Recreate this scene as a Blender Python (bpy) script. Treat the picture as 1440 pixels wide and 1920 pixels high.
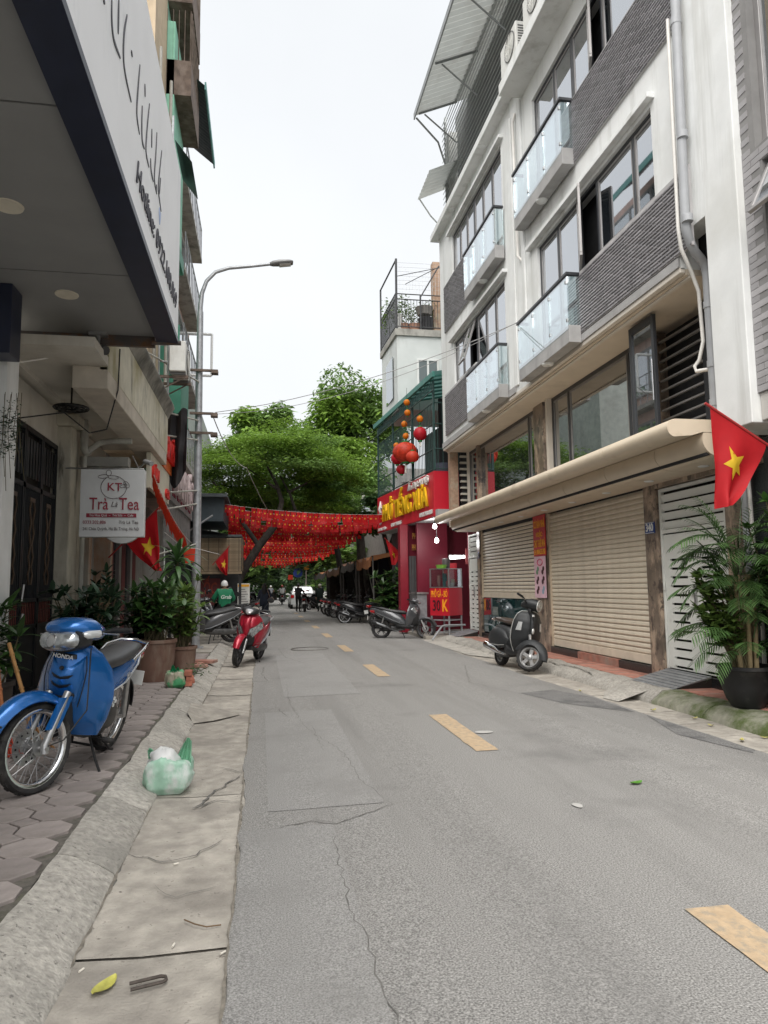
import bpy, bmesh, math, random
from mathutils import Vector, Matrix, noise
R_ = math.radians
scene = bpy.context.scene
for o in list(bpy.data.objects): bpy.data.objects.remove(o)
COL = scene.collection

# ------------------------------------------------------------- camera
cam_d = bpy.data.cameras.new('camera'); cam = bpy.data.objects.new('camera', cam_d); COL.objects.link(cam)
cam_d.sensor_fit = 'HORIZONTAL'; cam_d.sensor_width = 36; cam_d.lens = 36*1332/1440
cam_d.clip_start = .05; cam_d.clip_end = 900
_y, _p, _r = .171297, .104891, -.012
_f = Vector((math.sin(_y)*math.cos(_p), math.cos(_y)*math.cos(_p), math.sin(_p)))
_x = Vector((math.cos(_y), -math.sin(_y), 0)); _u = _x.cross(_f)
_X = math.cos(_r)*_x + math.sin(_r)*_u; _U = math.cos(_r)*_u - math.sin(_r)*_x
cam.matrix_world = Matrix(((_X.x,_U.x,-_f.x,0),(_X.y,_U.y,-_f.y,0),(_X.z,_U.z,-_f.z,1.42),(0,0,0,1)))
scene.camera = cam

# ------------------------------------------------------------- sky and sun (bright overcast)
SUN_EL, SUN_AZ = 56, 203          # azimuth clockwise from +Y
w = bpy.data.worlds.new('World'); scene.world = w; w.use_nodes = True
nt = w.node_tree; nt.nodes.clear()
sky = nt.nodes.new('ShaderNodeTexSky'); sky.sky_type = 'NISHITA'; sky.sun_disc = False
sky.sun_elevation = R_(SUN_EL); sky.sun_rotation = R_(SUN_AZ); sky.dust_density = 4; sky.ozone_density = 1
hs = nt.nodes.new('ShaderNodeHueSaturation'); hs.inputs['Saturation'].default_value = .12
mx = nt.nodes.new('ShaderNodeMix'); mx.data_type = 'RGBA'; mx.inputs[0].default_value = .88
mx.inputs[7].default_value = (3.55, 3.66, 3.78, 1)        # the even cloud layer
bg = nt.nodes.new('ShaderNodeBackground'); bg.inputs[1].default_value = .07
wo = nt.nodes.new('ShaderNodeOutputWorld')
nt.links.new(sky.outputs[0], hs.inputs['Color']); nt.links.new(hs.outputs[0], mx.inputs[6])
ctc = nt.nodes.new('ShaderNodeTexCoord'); cn = nt.nodes.new('ShaderNodeTexNoise'); cn.inputs['Scale'].default_value = 1.7; cn.inputs['Detail'].default_value = 5     # faint cloud tone
cr_ = nt.nodes.new('ShaderNodeMapRange'); cr_.inputs[1].default_value = .3; cr_.inputs[2].default_value = .7; cr_.inputs[3].default_value = .93; cr_.inputs[4].default_value = 1.05
cv = nt.nodes.new('ShaderNodeVectorMath'); cv.operation = 'SCALE'
nt.links.new(ctc.outputs['Generated'], cn.inputs['Vector']); nt.links.new(cn.outputs[0], cr_.inputs[0]); nt.links.new(mx.outputs[2], cv.inputs[0]); nt.links.new(cr_.outputs[0], cv.inputs['Scale']); nt.links.new(cv.outputs[0], bg.inputs[0]); nt.links.new(bg.outputs[0], wo.inputs[0])
sd = bpy.data.lights.new('sun', 'SUN'); sd.energy = 1.5; sd.angle = R_(72); sd.color = (1, .965, .92)
sun = bpy.data.objects.new('sun', sd); COL.objects.link(sun)
_a = R_(SUN_AZ); _e = R_(SUN_EL)
sun.rotation_euler = Vector((math.sin(_a)*math.cos(_e), math.cos(_a)*math.cos(_e), math.sin(_e))).to_track_quat('Z', 'Y').to_euler()
vs = scene.view_settings; vs.view_transform = 'Standard'; vs.look = 'None'; vs.gamma = 1; vs.exposure = 1.95
vs.use_curve_mapping = False
scene.cycles.max_bounces = 8; scene.cycles.diffuse_bounces = 5

# ------------------------------------------------------------- materials
def C(r, g, b):
    f = lambda u: (u/255/12.92) if u/255 <= .04045 else ((u/255+.055)/1.055)**2.4
    return (f(r), f(g), f(b))
MATS = {}
def M(name, col=None, rough=.6, metal=0, var=.12, vsc=5, bump=0, bsc=60, spec=.4, coat=0, emit=None, es=1,
      orand=0, irand=0, stain=None, trl=0, detail=4, stain2=None):
    if name in MATS: return MATS[name]
    m = bpy.data.materials.new(name); m.use_nodes = True; MATS[name] = m
    n = m.node_tree.nodes; L = m.node_tree.links; b = n['Principled BSDF']
    tc = n.new('ShaderNodeTexCoord')
    nz = n.new('ShaderNodeTexNoise'); nz.inputs['Scale'].default_value = vsc; nz.inputs['Detail'].default_value = detail
    L.new(tc.outputs['Object'], nz.inputs['Vector'])
    mr = n.new('ShaderNodeMapRange'); mr.inputs[1].default_value = .3; mr.inputs[2].default_value = .7
    mr.inputs[3].default_value = 1-var; mr.inputs[4].default_value = 1+var
    L.new(nz.outputs[0], mr.inputs[0])
    val = mr.outputs[0]
    def mul(a, bsock):
        q = n.new('ShaderNodeMath'); q.operation = 'MULTIPLY'; L.new(a, q.inputs[0]); L.new(bsock, q.inputs[1]); return q.outputs[0]
    def rng(sock, amt):
        q = n.new('ShaderNodeMapRange'); q.inputs[3].default_value = 1-amt; q.inputs[4].default_value = 1+amt
        L.new(sock, q.inputs[0]); return q.outputs[0]
    if orand:
        oi = n.new('ShaderNodeObjectInfo'); val = mul(val, rng(oi.outputs['Random'], orand))
    if irand:
        ge = n.new('ShaderNodeNewGeometry'); val = mul(val, rng(ge.outputs['Random Per Island'], irand))
    vm = n.new('ShaderNodeVectorMath'); vm.operation = 'SCALE'; vm.inputs[0].default_value = col; L.new(val, vm.inputs['Scale'])
    cs = vm.outputs[0]
    for st in (stain, stain2):
        if not st: continue
        sc, ssc, lo, hi, zs = st          # colour, scale, threshold lo..hi, z stretch
        mp = n.new('ShaderNodeMapping'); mp.inputs['Scale'].default_value = zs if isinstance(zs, tuple) else (1, 1, zs); L.new(tc.outputs['Object'], mp.inputs[0])
        n2 = n.new('ShaderNodeTexNoise'); n2.inputs['Scale'].default_value = ssc; n2.inputs['Detail'].default_value = 6
        n2.inputs['Roughness'].default_value = .65
        L.new(mp.outputs[0], n2.inputs['Vector'])
        r2 = n.new('ShaderNodeMapRange'); r2.inputs[1].default_value = lo; r2.inputs[2].default_value = hi; L.new(n2.outputs[0], r2.inputs[0])
        mxn = n.new('ShaderNodeMix'); mxn.data_type = 'RGBA'; L.new(r2.outputs[0], mxn.inputs[0]); L.new(cs, mxn.inputs[6])
        mxn.inputs[7].default_value = (*sc, 1); cs = mxn.outputs[2]
    L.new(cs, b.inputs['Base Color'])
    b.inputs['Roughness'].default_value = rough; b.inputs['Metallic'].default_value = metal
    b.inputs['Specular IOR Level'].default_value = spec
    if coat: b.inputs['Coat Weight'].default_value = coat; b.inputs['Coat Roughness'].default_value = .06
    if emit: b.inputs['Emission Color'].default_value = (*emit, 1); b.inputs['Emission Strength'].default_value = es
    if bump:
        nb = n.new('ShaderNodeTexNoise'); nb.inputs['Scale'].default_value = bsc; nb.inputs['Detail'].default_value = 3
        L.new(tc.outputs['Object'], nb.inputs['Vector'])
        bp = n.new('ShaderNodeBump'); bp.inputs['Strength'].default_value = bump; bp.inputs['Distance'].default_value = .01
        L.new(nb.outputs[0], bp.inputs['Height']); L.new(bp.outputs[0], b.inputs['Normal'])
    if trl:
        t = n.new('ShaderNodeBsdfTranslucent'); L.new(cs, t.inputs[0]); s = n.new('ShaderNodeMixShader'); s.inputs[0].default_value = trl
        L.new(b.outputs[0], s.inputs[1]); L.new(t.outputs[0], s.inputs[2]); L.new(s.outputs[0], n['Material Output'].inputs[0])
    return m
def MGLASS(name, tint, refl, base=None, rough=.02):
    """window glass: tinted see-through (or a dark body when base is given) under a reflecting skin"""
    if name in MATS: return MATS[name]
    m = bpy.data.materials.new(name); m.use_nodes = True; MATS[name] = m
    n = m.node_tree.nodes; L = m.node_tree.links; n.remove(n['Principled BSDF'])
    g = n.new('ShaderNodeBsdfGlossy'); g.inputs[0].default_value = (.95, .97, 1, 1); g.inputs[1].default_value = rough
    if base: t = n.new('ShaderNodeBsdfDiffuse'); t.inputs[0].default_value = (*base, 1)
    else: t = n.new('ShaderNodeBsdfTransparent'); t.inputs[0].default_value = (*tint, 1)
    lw = n.new('ShaderNodeLayerWeight'); lw.inputs[0].default_value = .35
    mr = n.new('ShaderNodeMapRange'); mr.inputs[3].default_value = refl; mr.inputs[4].default_value = min(1, refl+.45)
    L.new(lw.outputs['Facing'], mr.inputs[0])
    s = n.new('ShaderNodeMixShader'); L.new(mr.outputs[0], s.inputs[0]); L.new(t.outputs[0], s.inputs[1]); L.new(g.outputs[0], s.inputs[2])
    L.new(s.outputs[0], n['Material Output'].inputs[0]); return m

# ------------------------------------------------------------- mesh helpers
OFF = {}
def woff(p):
    return OFF.get(p.name, Vector((0, 0, 0))) if p else Vector((0, 0, 0))
class MB:
    def __init__(s): s.v = []; s.f = []; s.m = []; s.sm = []
    def add(s, vs, fs, m=0, sm=False):
        o = len(s.v); s.v += [tuple(v) for v in vs]
        for f in fs: s.f.append([i+o for i in f]); s.m.append(m); s.sm.append(sm)
        return s
    def box(s, x0, x1, y0, y1, z0, z1, m=0):
        v = [(x, y, z) for x in (x0, x1) for y in (y0, y1) for z in (z0, z1)]
        return s.add(v, [(0,1,3,2),(4,6,7,5),(0,4,5,1),(2,3,7,6),(0,2,6,4),(1,5,7,3)], m)
    def obox(s, c, sz, mat=None, m=0):
        mat = mat or Matrix(); a, b, d = sz[0]/2, sz[1]/2, sz[2]/2
        v = [Vector(c) + mat.to_3x3() @ Vector((x, y, z)) for x in (-a, a) for y in (-b, b) for z in (-d, d)]
        return s.add(v, [(0,1,3,2),(4,6,7,5),(0,4,5,1),(2,3,7,6),(0,2,6,4),(1,5,7,3)], m)
    def quad(s, a, b, c, d, m=0, sm=False): return s.add([a, b, c, d], [(0,1,2,3)], m, sm)
    def tube(s, pts, r, n=8, m=0, caps=True, closed=False, flat=1, sm=True):
        P = [Vector(p) for p in pts]; k = len(P)
        rs = r if isinstance(r, (list, tuple)) else [r]*k
        t0 = (P[1]-P[0]).normalized(); ref = Vector((0,0,1)) if abs(t0.z) < .9 else Vector((1,0,0))
        nv = t0.cross(ref).normalized(); vs = []
        for i in range(k):
            if closed: t = (P[(i+1) % k]-P[i-1]).normalized()
            else: t = (P[min(i+1,k-1)]-P[max(i-1,0)]).normalized()
            nv = (nv - t*nv.dot(t)); nv = nv.normalized() if nv.length > 1e-6 else t.orthogonal().normalized()
            bv = t.cross(nv)
            for j in range(n):
                a = 2*math.pi*j/n; vs.append(P[i] + (nv*math.cos(a) + bv*math.sin(a)*flat)*rs[i])
        fs = []
        for i in range(k if closed else k-1):
            for j in range(n):
                a = i*n+j; b = i*n+(j+1) % n; i2 = (i+1) % k
                fs.append((a, b, i2*n+(j+1) % n, i2*n+j))
        s.add(vs, fs, m, sm)
        if caps and not closed:
            o = len(s.v)-len(vs)
            for ring in (list(range(n))[::-1], [(k-1)*n+j for j in range(n)]):
                s.f.append([o+i for i in ring]); s.m.append(m); s.sm.append(False)
        return s
    def lathe(s, prof, n=20, mat=None, m=0, sm=True):
        mat = mat or Matrix(); vs = []; k = len(prof)
        for r, z in prof:
            for j in range(n):
                a = 2*math.pi*j/n; vs.append(mat @ Vector((r*math.cos(a), r*math.sin(a), z)))
        fs = [(i*n+j, i*n+(j+1) % n, (i+1)*n+(j+1) % n, (i+1)*n+j) for i in range(k-1) for j in range(n)]
        return s.add(vs, fs, m, sm)
    def prism(s, poly, mat, d, m=0, sm=False, m2=None):
        """poly in (u,v), extruded d along w; mat maps (u,v,w) to space"""
        k = len(poly); vs = [mat @ Vector((u, v, 0)) for u, v in poly] + [mat @ Vector((u, v, d)) for u, v in poly]
        s.add(vs, [list(range(k))[::-1], list(range(k, 2*k))], m)
        o = len(s.v)-2*k
        for i in range(k):
            s.f.append([o+i, o+(i+1) % k, o+k+(i+1) % k, o+k+i]); s.m.append(m if m2 is None else m2); s.sm.append(sm)
        return s
    def loft(s, rings, m=0, caps=True, sm=True):
        n = len(rings[0]); vs = [p for r in rings for p in r]
        fs = [(i*n+j, i*n+(j+1) % n, (i+1)*n+(j+1) % n, (i+1)*n+j) for i in range(len(rings)-1) for j in range(n)]
        s.add(vs, fs, m, sm)
        if caps:
            o = len(s.v)-len(vs); k = len(rings)
            for ring in (list(range(n))[::-1], [(k-1)*n+j for j in range(n)]):
                s.f.append([o+i for i in ring]); s.m.append(m); s.sm.append(sm)
        return s
    def sl(s, secs, m=0, n=14, e=2.6, caps=True):
        """super-ellipse loft along x: sections (x, z, half width, half height[, tilt])"""
        rings = []
        for sec in secs:
            x, z, hw, hh = sec[:4]; ti = sec[4] if len(sec) > 4 else 0
            ring = []
            for j in range(n):
                a = 2*math.pi*j/n; c, q = math.cos(a), math.sin(a)
                y = hw*math.copysign(abs(c)**(2/e), c); h = hh*math.copysign(abs(q)**(2/e), q)
                ring.append(Vector((x - h*math.sin(ti), y, z + h*math.cos(ti))))
            rings.append(ring)
        return s.loft(rings, m, caps)
    def mesh(s, name, mats, xf=None, off=None):
        me = bpy.data.meshes.new(name); v = s.v
        if xf is not None: v = [tuple(xf @ Vector(p)) for p in v]
        if off is not None: v = [(p[0]-off[0], p[1]-off[1], p[2]-off[2]) for p in v]
        me.from_pydata(v, [], s.f)
        for mm in (mats if isinstance(mats, (list, tuple)) else [mats]): me.materials.append(mm)
        me.polygons.foreach_set('material_index', s.m); me.polygons.foreach_set('use_smooth', s.sm)
        if any(s.sm):
            try: me.set_sharp_from_angle(angle=.9)
            except Exception: pass
        me.update(); return me
    def build(s, name, mats, parent=None, world=True, bev=0, xf=None, seg=2):
        off = woff(parent) if world else None
        return place(name, s.mesh(name, mats, xf, off), parent, bev=bev, seg=seg)
def place(name, me, parent=None, loc=None, rot=None, bev=0, seg=2, scale=None):
    o = bpy.data.objects.new(name, me); COL.objects.link(o)
    if parent: o.parent = parent; OFF[o.name] = OFF.get(parent.name, Vector((0,0,0))).copy()
    if loc is not None:
        o.location = loc
        if parent: OFF[o.name] = OFF[o.name] + Vector(loc)
        else: OFF[o.name] = Vector(loc)
    if rot is not None: o.rotation_euler = rot
    if scale is not None: o.scale = scale
    if bev:
        b = o.modifiers.new('bevel', 'BEVEL'); b.width = bev; b.segments = seg; b.limit_method = 'ANGLE'; b.angle_limit = R_(40)
    return o
def tag(o, label=None, cat=None, group=None, kind=None):
    for k, v in (('label', label), ('category', cat), ('group', group), ('kind', kind)):
        if v: o[k] = v
    return o
def thing(name, label, cat, loc=(0,0,0), rz=0, group=None):
    o = bpy.data.objects.new(name, None); COL.objects.link(o); o.empty_display_size = .2
    o.location = loc; o.rotation_euler = (0, 0, rz); OFF[o.name] = Vector(loc)
    return tag(o, label, cat, group)
def struct(name, mb, mat, parent=None):
    o = mb.build(name, mat, parent)
    if not parent: o['kind'] = 'structure'
    return o
def copy_tree(o, parent=None, mats=None):
    c = o.copy(); COL.objects.link(c); c.parent = parent
    for ch in o.children: copy_tree(ch, c)
    return c
FR = Matrix(((0,1,0,0),(0,0,1,0),(1,0,0,0),(0,0,0,1)))
def frame(o, u, v):
    """matrix whose columns are u, v and u x v, at point o"""
    u = Vector(u).normalized(); v = Vector(v).normalized(); w_ = u.cross(v).normalized(); v = w_.cross(u)
    return Matrix(((u.x,v.x,w_.x,o[0]),(u.y,v.y,w_.y,o[1]),(u.z,v.z,w_.z,o[2]),(0,0,0,1)))
def text_mesh(txt, size, depth=.01, bold=0, align='CENTER', shear=0, sx=1):
    cu = bpy.data.curves.new('text', 'FONT'); cu.body = txt; cu.size = size; cu.extrude = depth/2; cu.align_x = align; cu.align_y = 'CENTER'
    cu.offset = bold; cu.shear = shear; cu.resolution_u = 3
    ob = bpy.data.objects.new('text', cu); COL.objects.link(ob)
    dg = bpy.context.evaluated_depsgraph_get()
    me = bpy.data.meshes.new_from_object(ob.evaluated_get(dg)); bpy.data.objects.remove(ob); bpy.data.curves.remove(cu)
    if sx != 1: me.transform(Matrix.Diagonal((sx, 1, 1, 1)))
    return me
def lettering(name, txt, size, o, u, v, mat, parent, depth=.01, bold=0, align='CENTER', shear=0, width=None):
    """raised letters; width fits the line to that length"""
    me = text_mesh(txt, size, depth, bold, align, shear)
    if width and len(me.vertices):
        xs = [q.co.x for q in me.vertices]; wd = max(xs)-min(xs)
        if wd > 1e-6: me.transform(Matrix.Diagonal((width/wd, 1, 1, 1)))
    off = woff(parent); m = frame(Vector(o)-off, u, v)
    me.transform(m); me.materials.clear(); me.materials.append(mat)
    return place(name, me, parent)
def star_poly(r, ri=.4):
    return [((r if i % 2 == 0 else r*ri)*math.sin(i*math.pi/5), (r if i % 2 == 0 else r*ri)*math.cos(i*math.pi/5)) for i in range(10)]
def lerp(a, b, t): return a + (b-a)*t

# shared materials
white_paint = M('white_paint', (.74,.75,.74), .7, var=.05, vsc=3, stain=((.46,.46,.43), 3.5, .52, .82, .07), bump=.1, bsc=30, stain2=((.6,.6,.57), .7, .5, .8, 1))
dark_frame = M('dark_frame', (.035,.037,.042), .4, var=.1, spec=.5)
grey_frame = M('grey_frame', (.28,.27,.265), .4, .3, var=.08)
black_plastic = M('black_plastic', (.018,.018,.019), .45, var=.2, vsc=12)
rubber = M('rubber', (.022,.021,.021), .8, var=.3, vsc=20, stain=((.09,.085,.075), 9, .5, .8, 1))
chrome = M('chrome', (.75,.75,.76), .18, 1, var=.05)
steel = M('steel', (.42,.42,.42), .38, .85, var=.15, vsc=20)
galv = M('galvanised_steel', (.36,.37,.385), .5, .55, var=.18, vsc=9, bump=.05)
dark_glass = MGLASS('dark_glass', None, .38, (.02,.024,.028))
# ============================================================= ground, road, kerbs, pavements
rnd = random.Random(5)
asphalt = M('asphalt', (.265,.258,.246), .9, var=.5, vsc=125, detail=2, bump=.9, bsc=120, spec=.25,
            stain=((.185,.18,.172), 1.3, .46, .82, (1,.07,1)), stain2=((.17,.165,.16), .55, .55, .75, 1))
asphalt_old = M('asphalt_patch', (.17,.167,.163), .92, var=.4, vsc=80, detail=2, bump=.8, bsc=110, stain=((.09,.09,.09), 2.5, .5, .7, 1))
concrete = M('gutter_concrete', (.39,.36,.315), .9, var=.2, vsc=11, bump=.6, bsc=70, orand=.09,
             stain=((.23,.21,.185), 1.9, .42, .7, 1), stain2=((.19,.17,.15), 22, .62, .68, 1))
kerb_mat = M('kerb_concrete', (.39,.368,.33), .92, var=.25, vsc=30, bump=1.0, bsc=60, orand=.12,
             stain=((.25,.24,.215), 2.4, .46, .75, 1), stain2=((.17,.16,.145), 38, .6, .67, 1))
moss_mat = M('mossy_concrete', (.27,.265,.21), .95, var=.2, vsc=12, bump=.7, bsc=35, stain=((.075,.1,.03), 3.2, .42, .62, 1))
paver_mat = M('paver', (.28,.245,.23), .85, var=.16, vsc=9, bump=.3, bsc=60, orand=.16, stain=((.16,.14,.125), 3, .5, .8, 1))
grit = M('joint_grit', (.12,.11,.095), .95, var=.3, vsc=30, bump=.5, bsc=90, stain=((.09,.1,.05), 2, .5, .7, 1))
red_tile = M('red_tile', (.44,.2,.15), .75, var=.2, vsc=10, orand=.18, bump=.15, stain=((.3,.26,.22), 2.2, .48, .75, 1))
crack_mat = M('crack_dirt', (.14,.134,.125), .95, var=.3, vsc=30)
paint = M('road_paint', (.45,.335,.215), .8, var=.12, vsc=25, stain=((.3,.26,.2), 22, .5, .68, 1), bump=.3, bsc=120)

g = MB(); g.quad((-200,-60,-.06), (200,-60,-.06), (200,260,-.06), (-200,260,-.06)); struct('ground', g, M('earth', (.16,.145,.12), .95, vsc=2, var=.2))
# asphalt sheet with a ragged left edge
def edge_l(y): return -.115 + .035*noise.noise((y*.9, 3.1, 0)) + .02*noise.noise((y*4.7, 8.2, 0)) + .012*noise.noise((y*19, 1.2, 0))
def edge_r(y): return 4.16 + .05*noise.noise((y*.5, 7.1, 0)) + .02*noise.noise((y*5, 2.2, 0)) + (.35*max(0, min(1, (y-15)/4)))
r = MB(); ys = [-8 + i*.12 for i in range(int(33/.12))] + [25.6 + i*2 for i in range(70)]
L_ = []; Rr = []
for y in ys:
    L_.append((edge_l(y), y, 0)); Rr.append((edge_r(y), y, 0))
n = len(ys); xs_n = 8; vs_ = []
for i, y in enumerate(ys):
    for k in range(xs_n+1):
        t = k/xs_n; x = lerp(L_[i][0], Rr[i][0], t)
        vs_.append((x, y, .025*math.sin(math.pi*t)*1.0))
    # thickness at the ragged edge
fs_ = [(i*(xs_n+1)+k, i*(xs_n+1)+k+1, (i+1)*(xs_n+1)+k+1, (i+1)*(xs_n+1)+k) for i in range(n-1) for k in range(xs_n)]
r.add(vs_, fs_, 0, True)
r.add([p for q in L_ for p in (q, (q[0]-.004, q[1], -.03))], [(2*i, 2*i+2, 2*i+3, 2*i+1) for i in range(n-1)])
road = struct('road', r, asphalt)
def road_z(x): return .025*math.sin(math.pi*max(0, min(1, (x+.115)/4.275)))
def strip(mb, pts, w, z, jit=.3, m=0):
    P = [Vector((p[0], p[1], 0)) for p in pts]; Q = [P[0]]
    for a, b in zip(P, P[1:]):
        k = max(1, int((b-a).length/.06))
        for i in range(1, k+1):
            q = a.lerp(b, i/k); q += Vector((rnd.uniform(-1,1), rnd.uniform(-1,1), 0))*.017*jit/.3; Q.append(q)
    vs = []
    for i, q in enumerate(Q):
        t = (Q[min(i+1,len(Q)-1)]-Q[max(i-1,0)]).normalized(); nn = Vector((-t.y, t.x, 0))
        e = w*rnd.uniform(.35, 1)*min(1, .25+min(i, len(Q)-1-i)*.25)
        for s_ in (1, -1):
            p = q + nn*e*.5*s_; vs.append((p.x, p.y, (z(p.x) if callable(z) else z)))
    mb.add(vs, [(2*i, 2*i+1, 2*i+3, 2*i+2) for i in range(len(Q)-1)], m)
# lane dashes
for i, ya in enumerate((1.2, 5.97, 11.15, 15.6, 20.15, 24.7, 29.4, 34.2, 39)):
    d = MB(); k = 14
    vs_ = []
    for j in range(k+1):
        y = ya + 1.75*j/k
        for x in (1.8+.012*noise.noise((y*7, i, 0)), 1.9, 2.0+.012*noise.noise((y*7, i+9, 3))): vs_.append((x, y, road_z(x)+.005))
    d.add(vs_, [(3*j+q, 3*j+q+1, 3*j+q+4, 3*j+q+3) for j in range(k) for q in (0, 1)])
    d.build('lane_marking', paint, road)
# patches, manhole, cracks
patch_lt = M('asphalt_strip', (.272,.266,.256), .92, var=.42, vsc=140, detail=2, bump=.7, bsc=150, stain=((.22,.215,.205), 1.1, .48, .8, 1))
def sheet(pts, mat, dz=.003, name='asphalt_strip'):
    b = MB(); n_ = 26; (xa0, xb0, ya0, yb0) = pts; vs2 = []
    for i in range(n_+1):
        y_ = lerp(ya0, yb0, i/n_)
        for j in range(5):
            x_ = lerp(xa0 if xa0 > -.05 else edge_l(y_)+.004, xb0+.012*noise.noise((y_*6, 1, 2)), j/4); vs2.append((x_, y_+.02*noise.noise((x_*5, i, 0))*(i in (0, n_)), road_z(x_)+dz))
    b.add(vs2, [(i*5+j, i*5+j+1, (i+1)*5+j+1, (i+1)*5+j) for i in range(n_) for j in range(4)], 0, True); return b.build(name, mat, road)
sheet((-.1,.43,.6,4.42), patch_lt); sheet((.05,.8,4.75,8.4), patch_lt); sheet((.3,1.3,9.5,15.5), patch_lt); 
pt = MB(); pt.add([(x, y, road_z(x)+.004) for x, y in ((3.35,9.05),(3.9,9.3),(4.12,8.6),(4.1,7.5),(3.75,7.9),(3.55,8.2))], [list(range(6))]); pt.build('asphalt_patch', asphalt_old, road)
pt = MB(); pt.add([(x, y, road_z(x)+.004) for x, y in ((4.02,6.9),(4.12,7.3),(4.15,5.6),(4.05,5.5),(3.86,6.3))], [list(range(5))]); pt.build('asphalt_patch', asphalt_old, road)
mh = MB(); mh.tube([(1.1+.42*math.cos(a), 16.6+.42*math.sin(a), road_z(1.1)+.002) for a in [i*math.pi/14 for i in range(28)]], .016, 5, closed=True); mh.build('manhole_rim', crack_mat, road)
ck = [([(.45,1.2),(.44,2.6),(.4,3.4),(.42,4.25)], .012), ([(.02,4.4),(.3,4.5),(.45,4.42),(.85,4.7)], .016), ([(.45,4.42),(.32,4.56)], .012),
      ([(.85,4.7),(.72,5.4),(.7,6.2),(.45,7.4),(.35,9),(.38,11)], .009), ([(.3,8.1),(.18,8.8)], .02), ([(.06,13.3),(.02,12.2),(.1,11.2)], .025),
      ([(3.3,9.1),(3.0,10.2),(3.6,12.5)], .014), ([(.12,5.2),(.5,5.35)], .008), ([(.55,6.3),(.5,7.6)], .01), ([(.9,13.2),(.5,14.8),(.4,17)], .02)]
for pts, w_ in ck:
    c_ = MB(); strip(c_, pts, w_*.6, lambda x: road_z(x)+.004); c_.build('crack', crack_mat, road)

# ---- left gutter: cast slabs
g = MB(); g.quad((-.9,-8,-.05), (.1,-8,-.05), (.1,90,-.05), (-.9,90,-.05)); gutter = struct('left_gutter', g, grit)
cuts = [-3, -.5, 1.35, 3.08, 5.25, 7.3, 9.0, 10.0, 10.9, 11.8, 12.7, 13.7, 15, 17, 20, 24, 30, 40, 60]
for a, b in zip(cuts, cuts[1:]):
    s = MB(); k = 10; zz = rnd.uniform(-.004, .004); vs_ = []
    a2, b2 = a+.006, b-.006
    for i in range(k+1):
        y = lerp(a2, b2, i/k); j0 = .02*noise.noise((y*2, .5, 1))
        for x, z in ((-.79, .006), (-.735+j0*.4, -.006), (-.45, -.02), (-.02, -.014)): vs_.append((x, y, z+zz+.006*noise.noise((x*5, y*3, 2))))
    s.add(vs_, [(4*i+q, 4*i+q+1, 4*i+q+5, 4*i+q+4) for i in range(k) for q in range(3)], 0, True)
    s.box(-.79, -.02, a2, b2, -.049, -.03)
    s.build('gutter_slab', concrete, gutter)
for pts, w_ in (([(-.12,5.05),(-.3,5.1),(-.42,4.95),(-.33,5.3),(-.15,5.75)], .02), ([(-.12,5.8),(-.35,6.05)], .014), ([(-.7,4.2),(-.5,4.05),(-.35,4.1),(-.2,4.35)], .012),
                ([(-.72,4.4),(-.7,3.9),(-.74,3.4)], .014), ([(-.15,7.6),(-.42,7.2)], .01), ([(-.5,3.75),(-.38,3.6),(-.2,3.66)], .01)):
    c_ = MB(); strip(c_, pts, w_, -.003); c_.build('crack', crack_mat, gutter)

dirt = M('gutter_dirt', (.2,.18,.15), .95, var=.3, vsc=25)
for x_, w_, y0_, y1_ in ((-.712,.03,1.5,8.0),(-.715,.035,8.9,16),(-.12,.02,1.5,14)):
    c_ = MB(); strip(c_, [(x_+.012*noise.noise((y_,4,1)), y_) for y_ in [lerp(y0_,y1_,i/24) for i in range(25)]], w_, .0, .08); c_.build('dirt_line', dirt, gutter)
# ---- left kerb
kb = MB(); kb.box(-1.02, -.76, -6, 60, -.055, .02); kerb = struct('left_kerb', kb, kerb_mat)
def kerbstone(y0, y1, prof, par, mat, rr):
    m_ = MB(); k = 16; vs_ = []; P = len(prof)
    for i in range(k+1):
        y = lerp(y0, y1, i/k)
        for q, (x, z) in enumerate(prof):
            e_ = .012*max(0, 1-min(i, k-i)/1.2)*(.4+abs(noise.noise((y*9, q, 2)))); vs_.append((x + rr*noise.noise((y*3, q*.7, 1)) + .3*rr*noise.noise((y*17, q*1.3, 4)), y, z + (rr*noise.noise((y*2.3, q, 5)) + .35*rr*noise.noise((y*15, q*2, 7)) - e_ if q not in (0, P-1) else 0)))
    m_.add(vs_, [(i*P+q, (i+1)*P+q, (i+1)*P+q+1, i*P+q+1) for i in range(k) for q in range(P-1)], 0, True)
    m_.f.append([i for i in range(P)][::-1]); m_.m.append(0); m_.sm.append(False)
    m_.f.append([k*P+i for i in range(P)]); m_.m.append(0); m_.sm.append(False)
    return m_.build('kerbstone', mat, par)
PROF_L = [(-.70,-.04), (-.702,-.006), (-.716,.014), (-.8,.064), (-.88,.1), (-.94,.122), (-.99,.13), (-1.005,-.04)]
y = -4.0
for ln in [2.2, 2.0, 2.35, 1.35, 1.0, 1.9, 1.5, 1.0, 1.0, 1.0, 1.0, 1.0, 1.0, 1.0, 1.0, 1.0, 1.0, 1.0, 1.0] + [2]*16:
    kerbstone(y+.007, y+ln-.007, PROF_L, kerb, kerb_mat, .017); y += ln
rp = MB()   # broken mortar ramp where the kerb meets the gutter
rp.add([(-.78,8.1,.1), (-.8,8.75,.1), (-.55,8.8,.035), (-.22,8.45,-.006), (-.5,8.1,.0), (-.7,7.95,.005), (-.62,8.45,.055)],
       [(0,6,1),(1,6,2),(2,6,3),(3,6,4),(4,6,5),(5,6,0)], 0, True)
rp.build('mortar_ramp', concrete, kerb)
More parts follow.
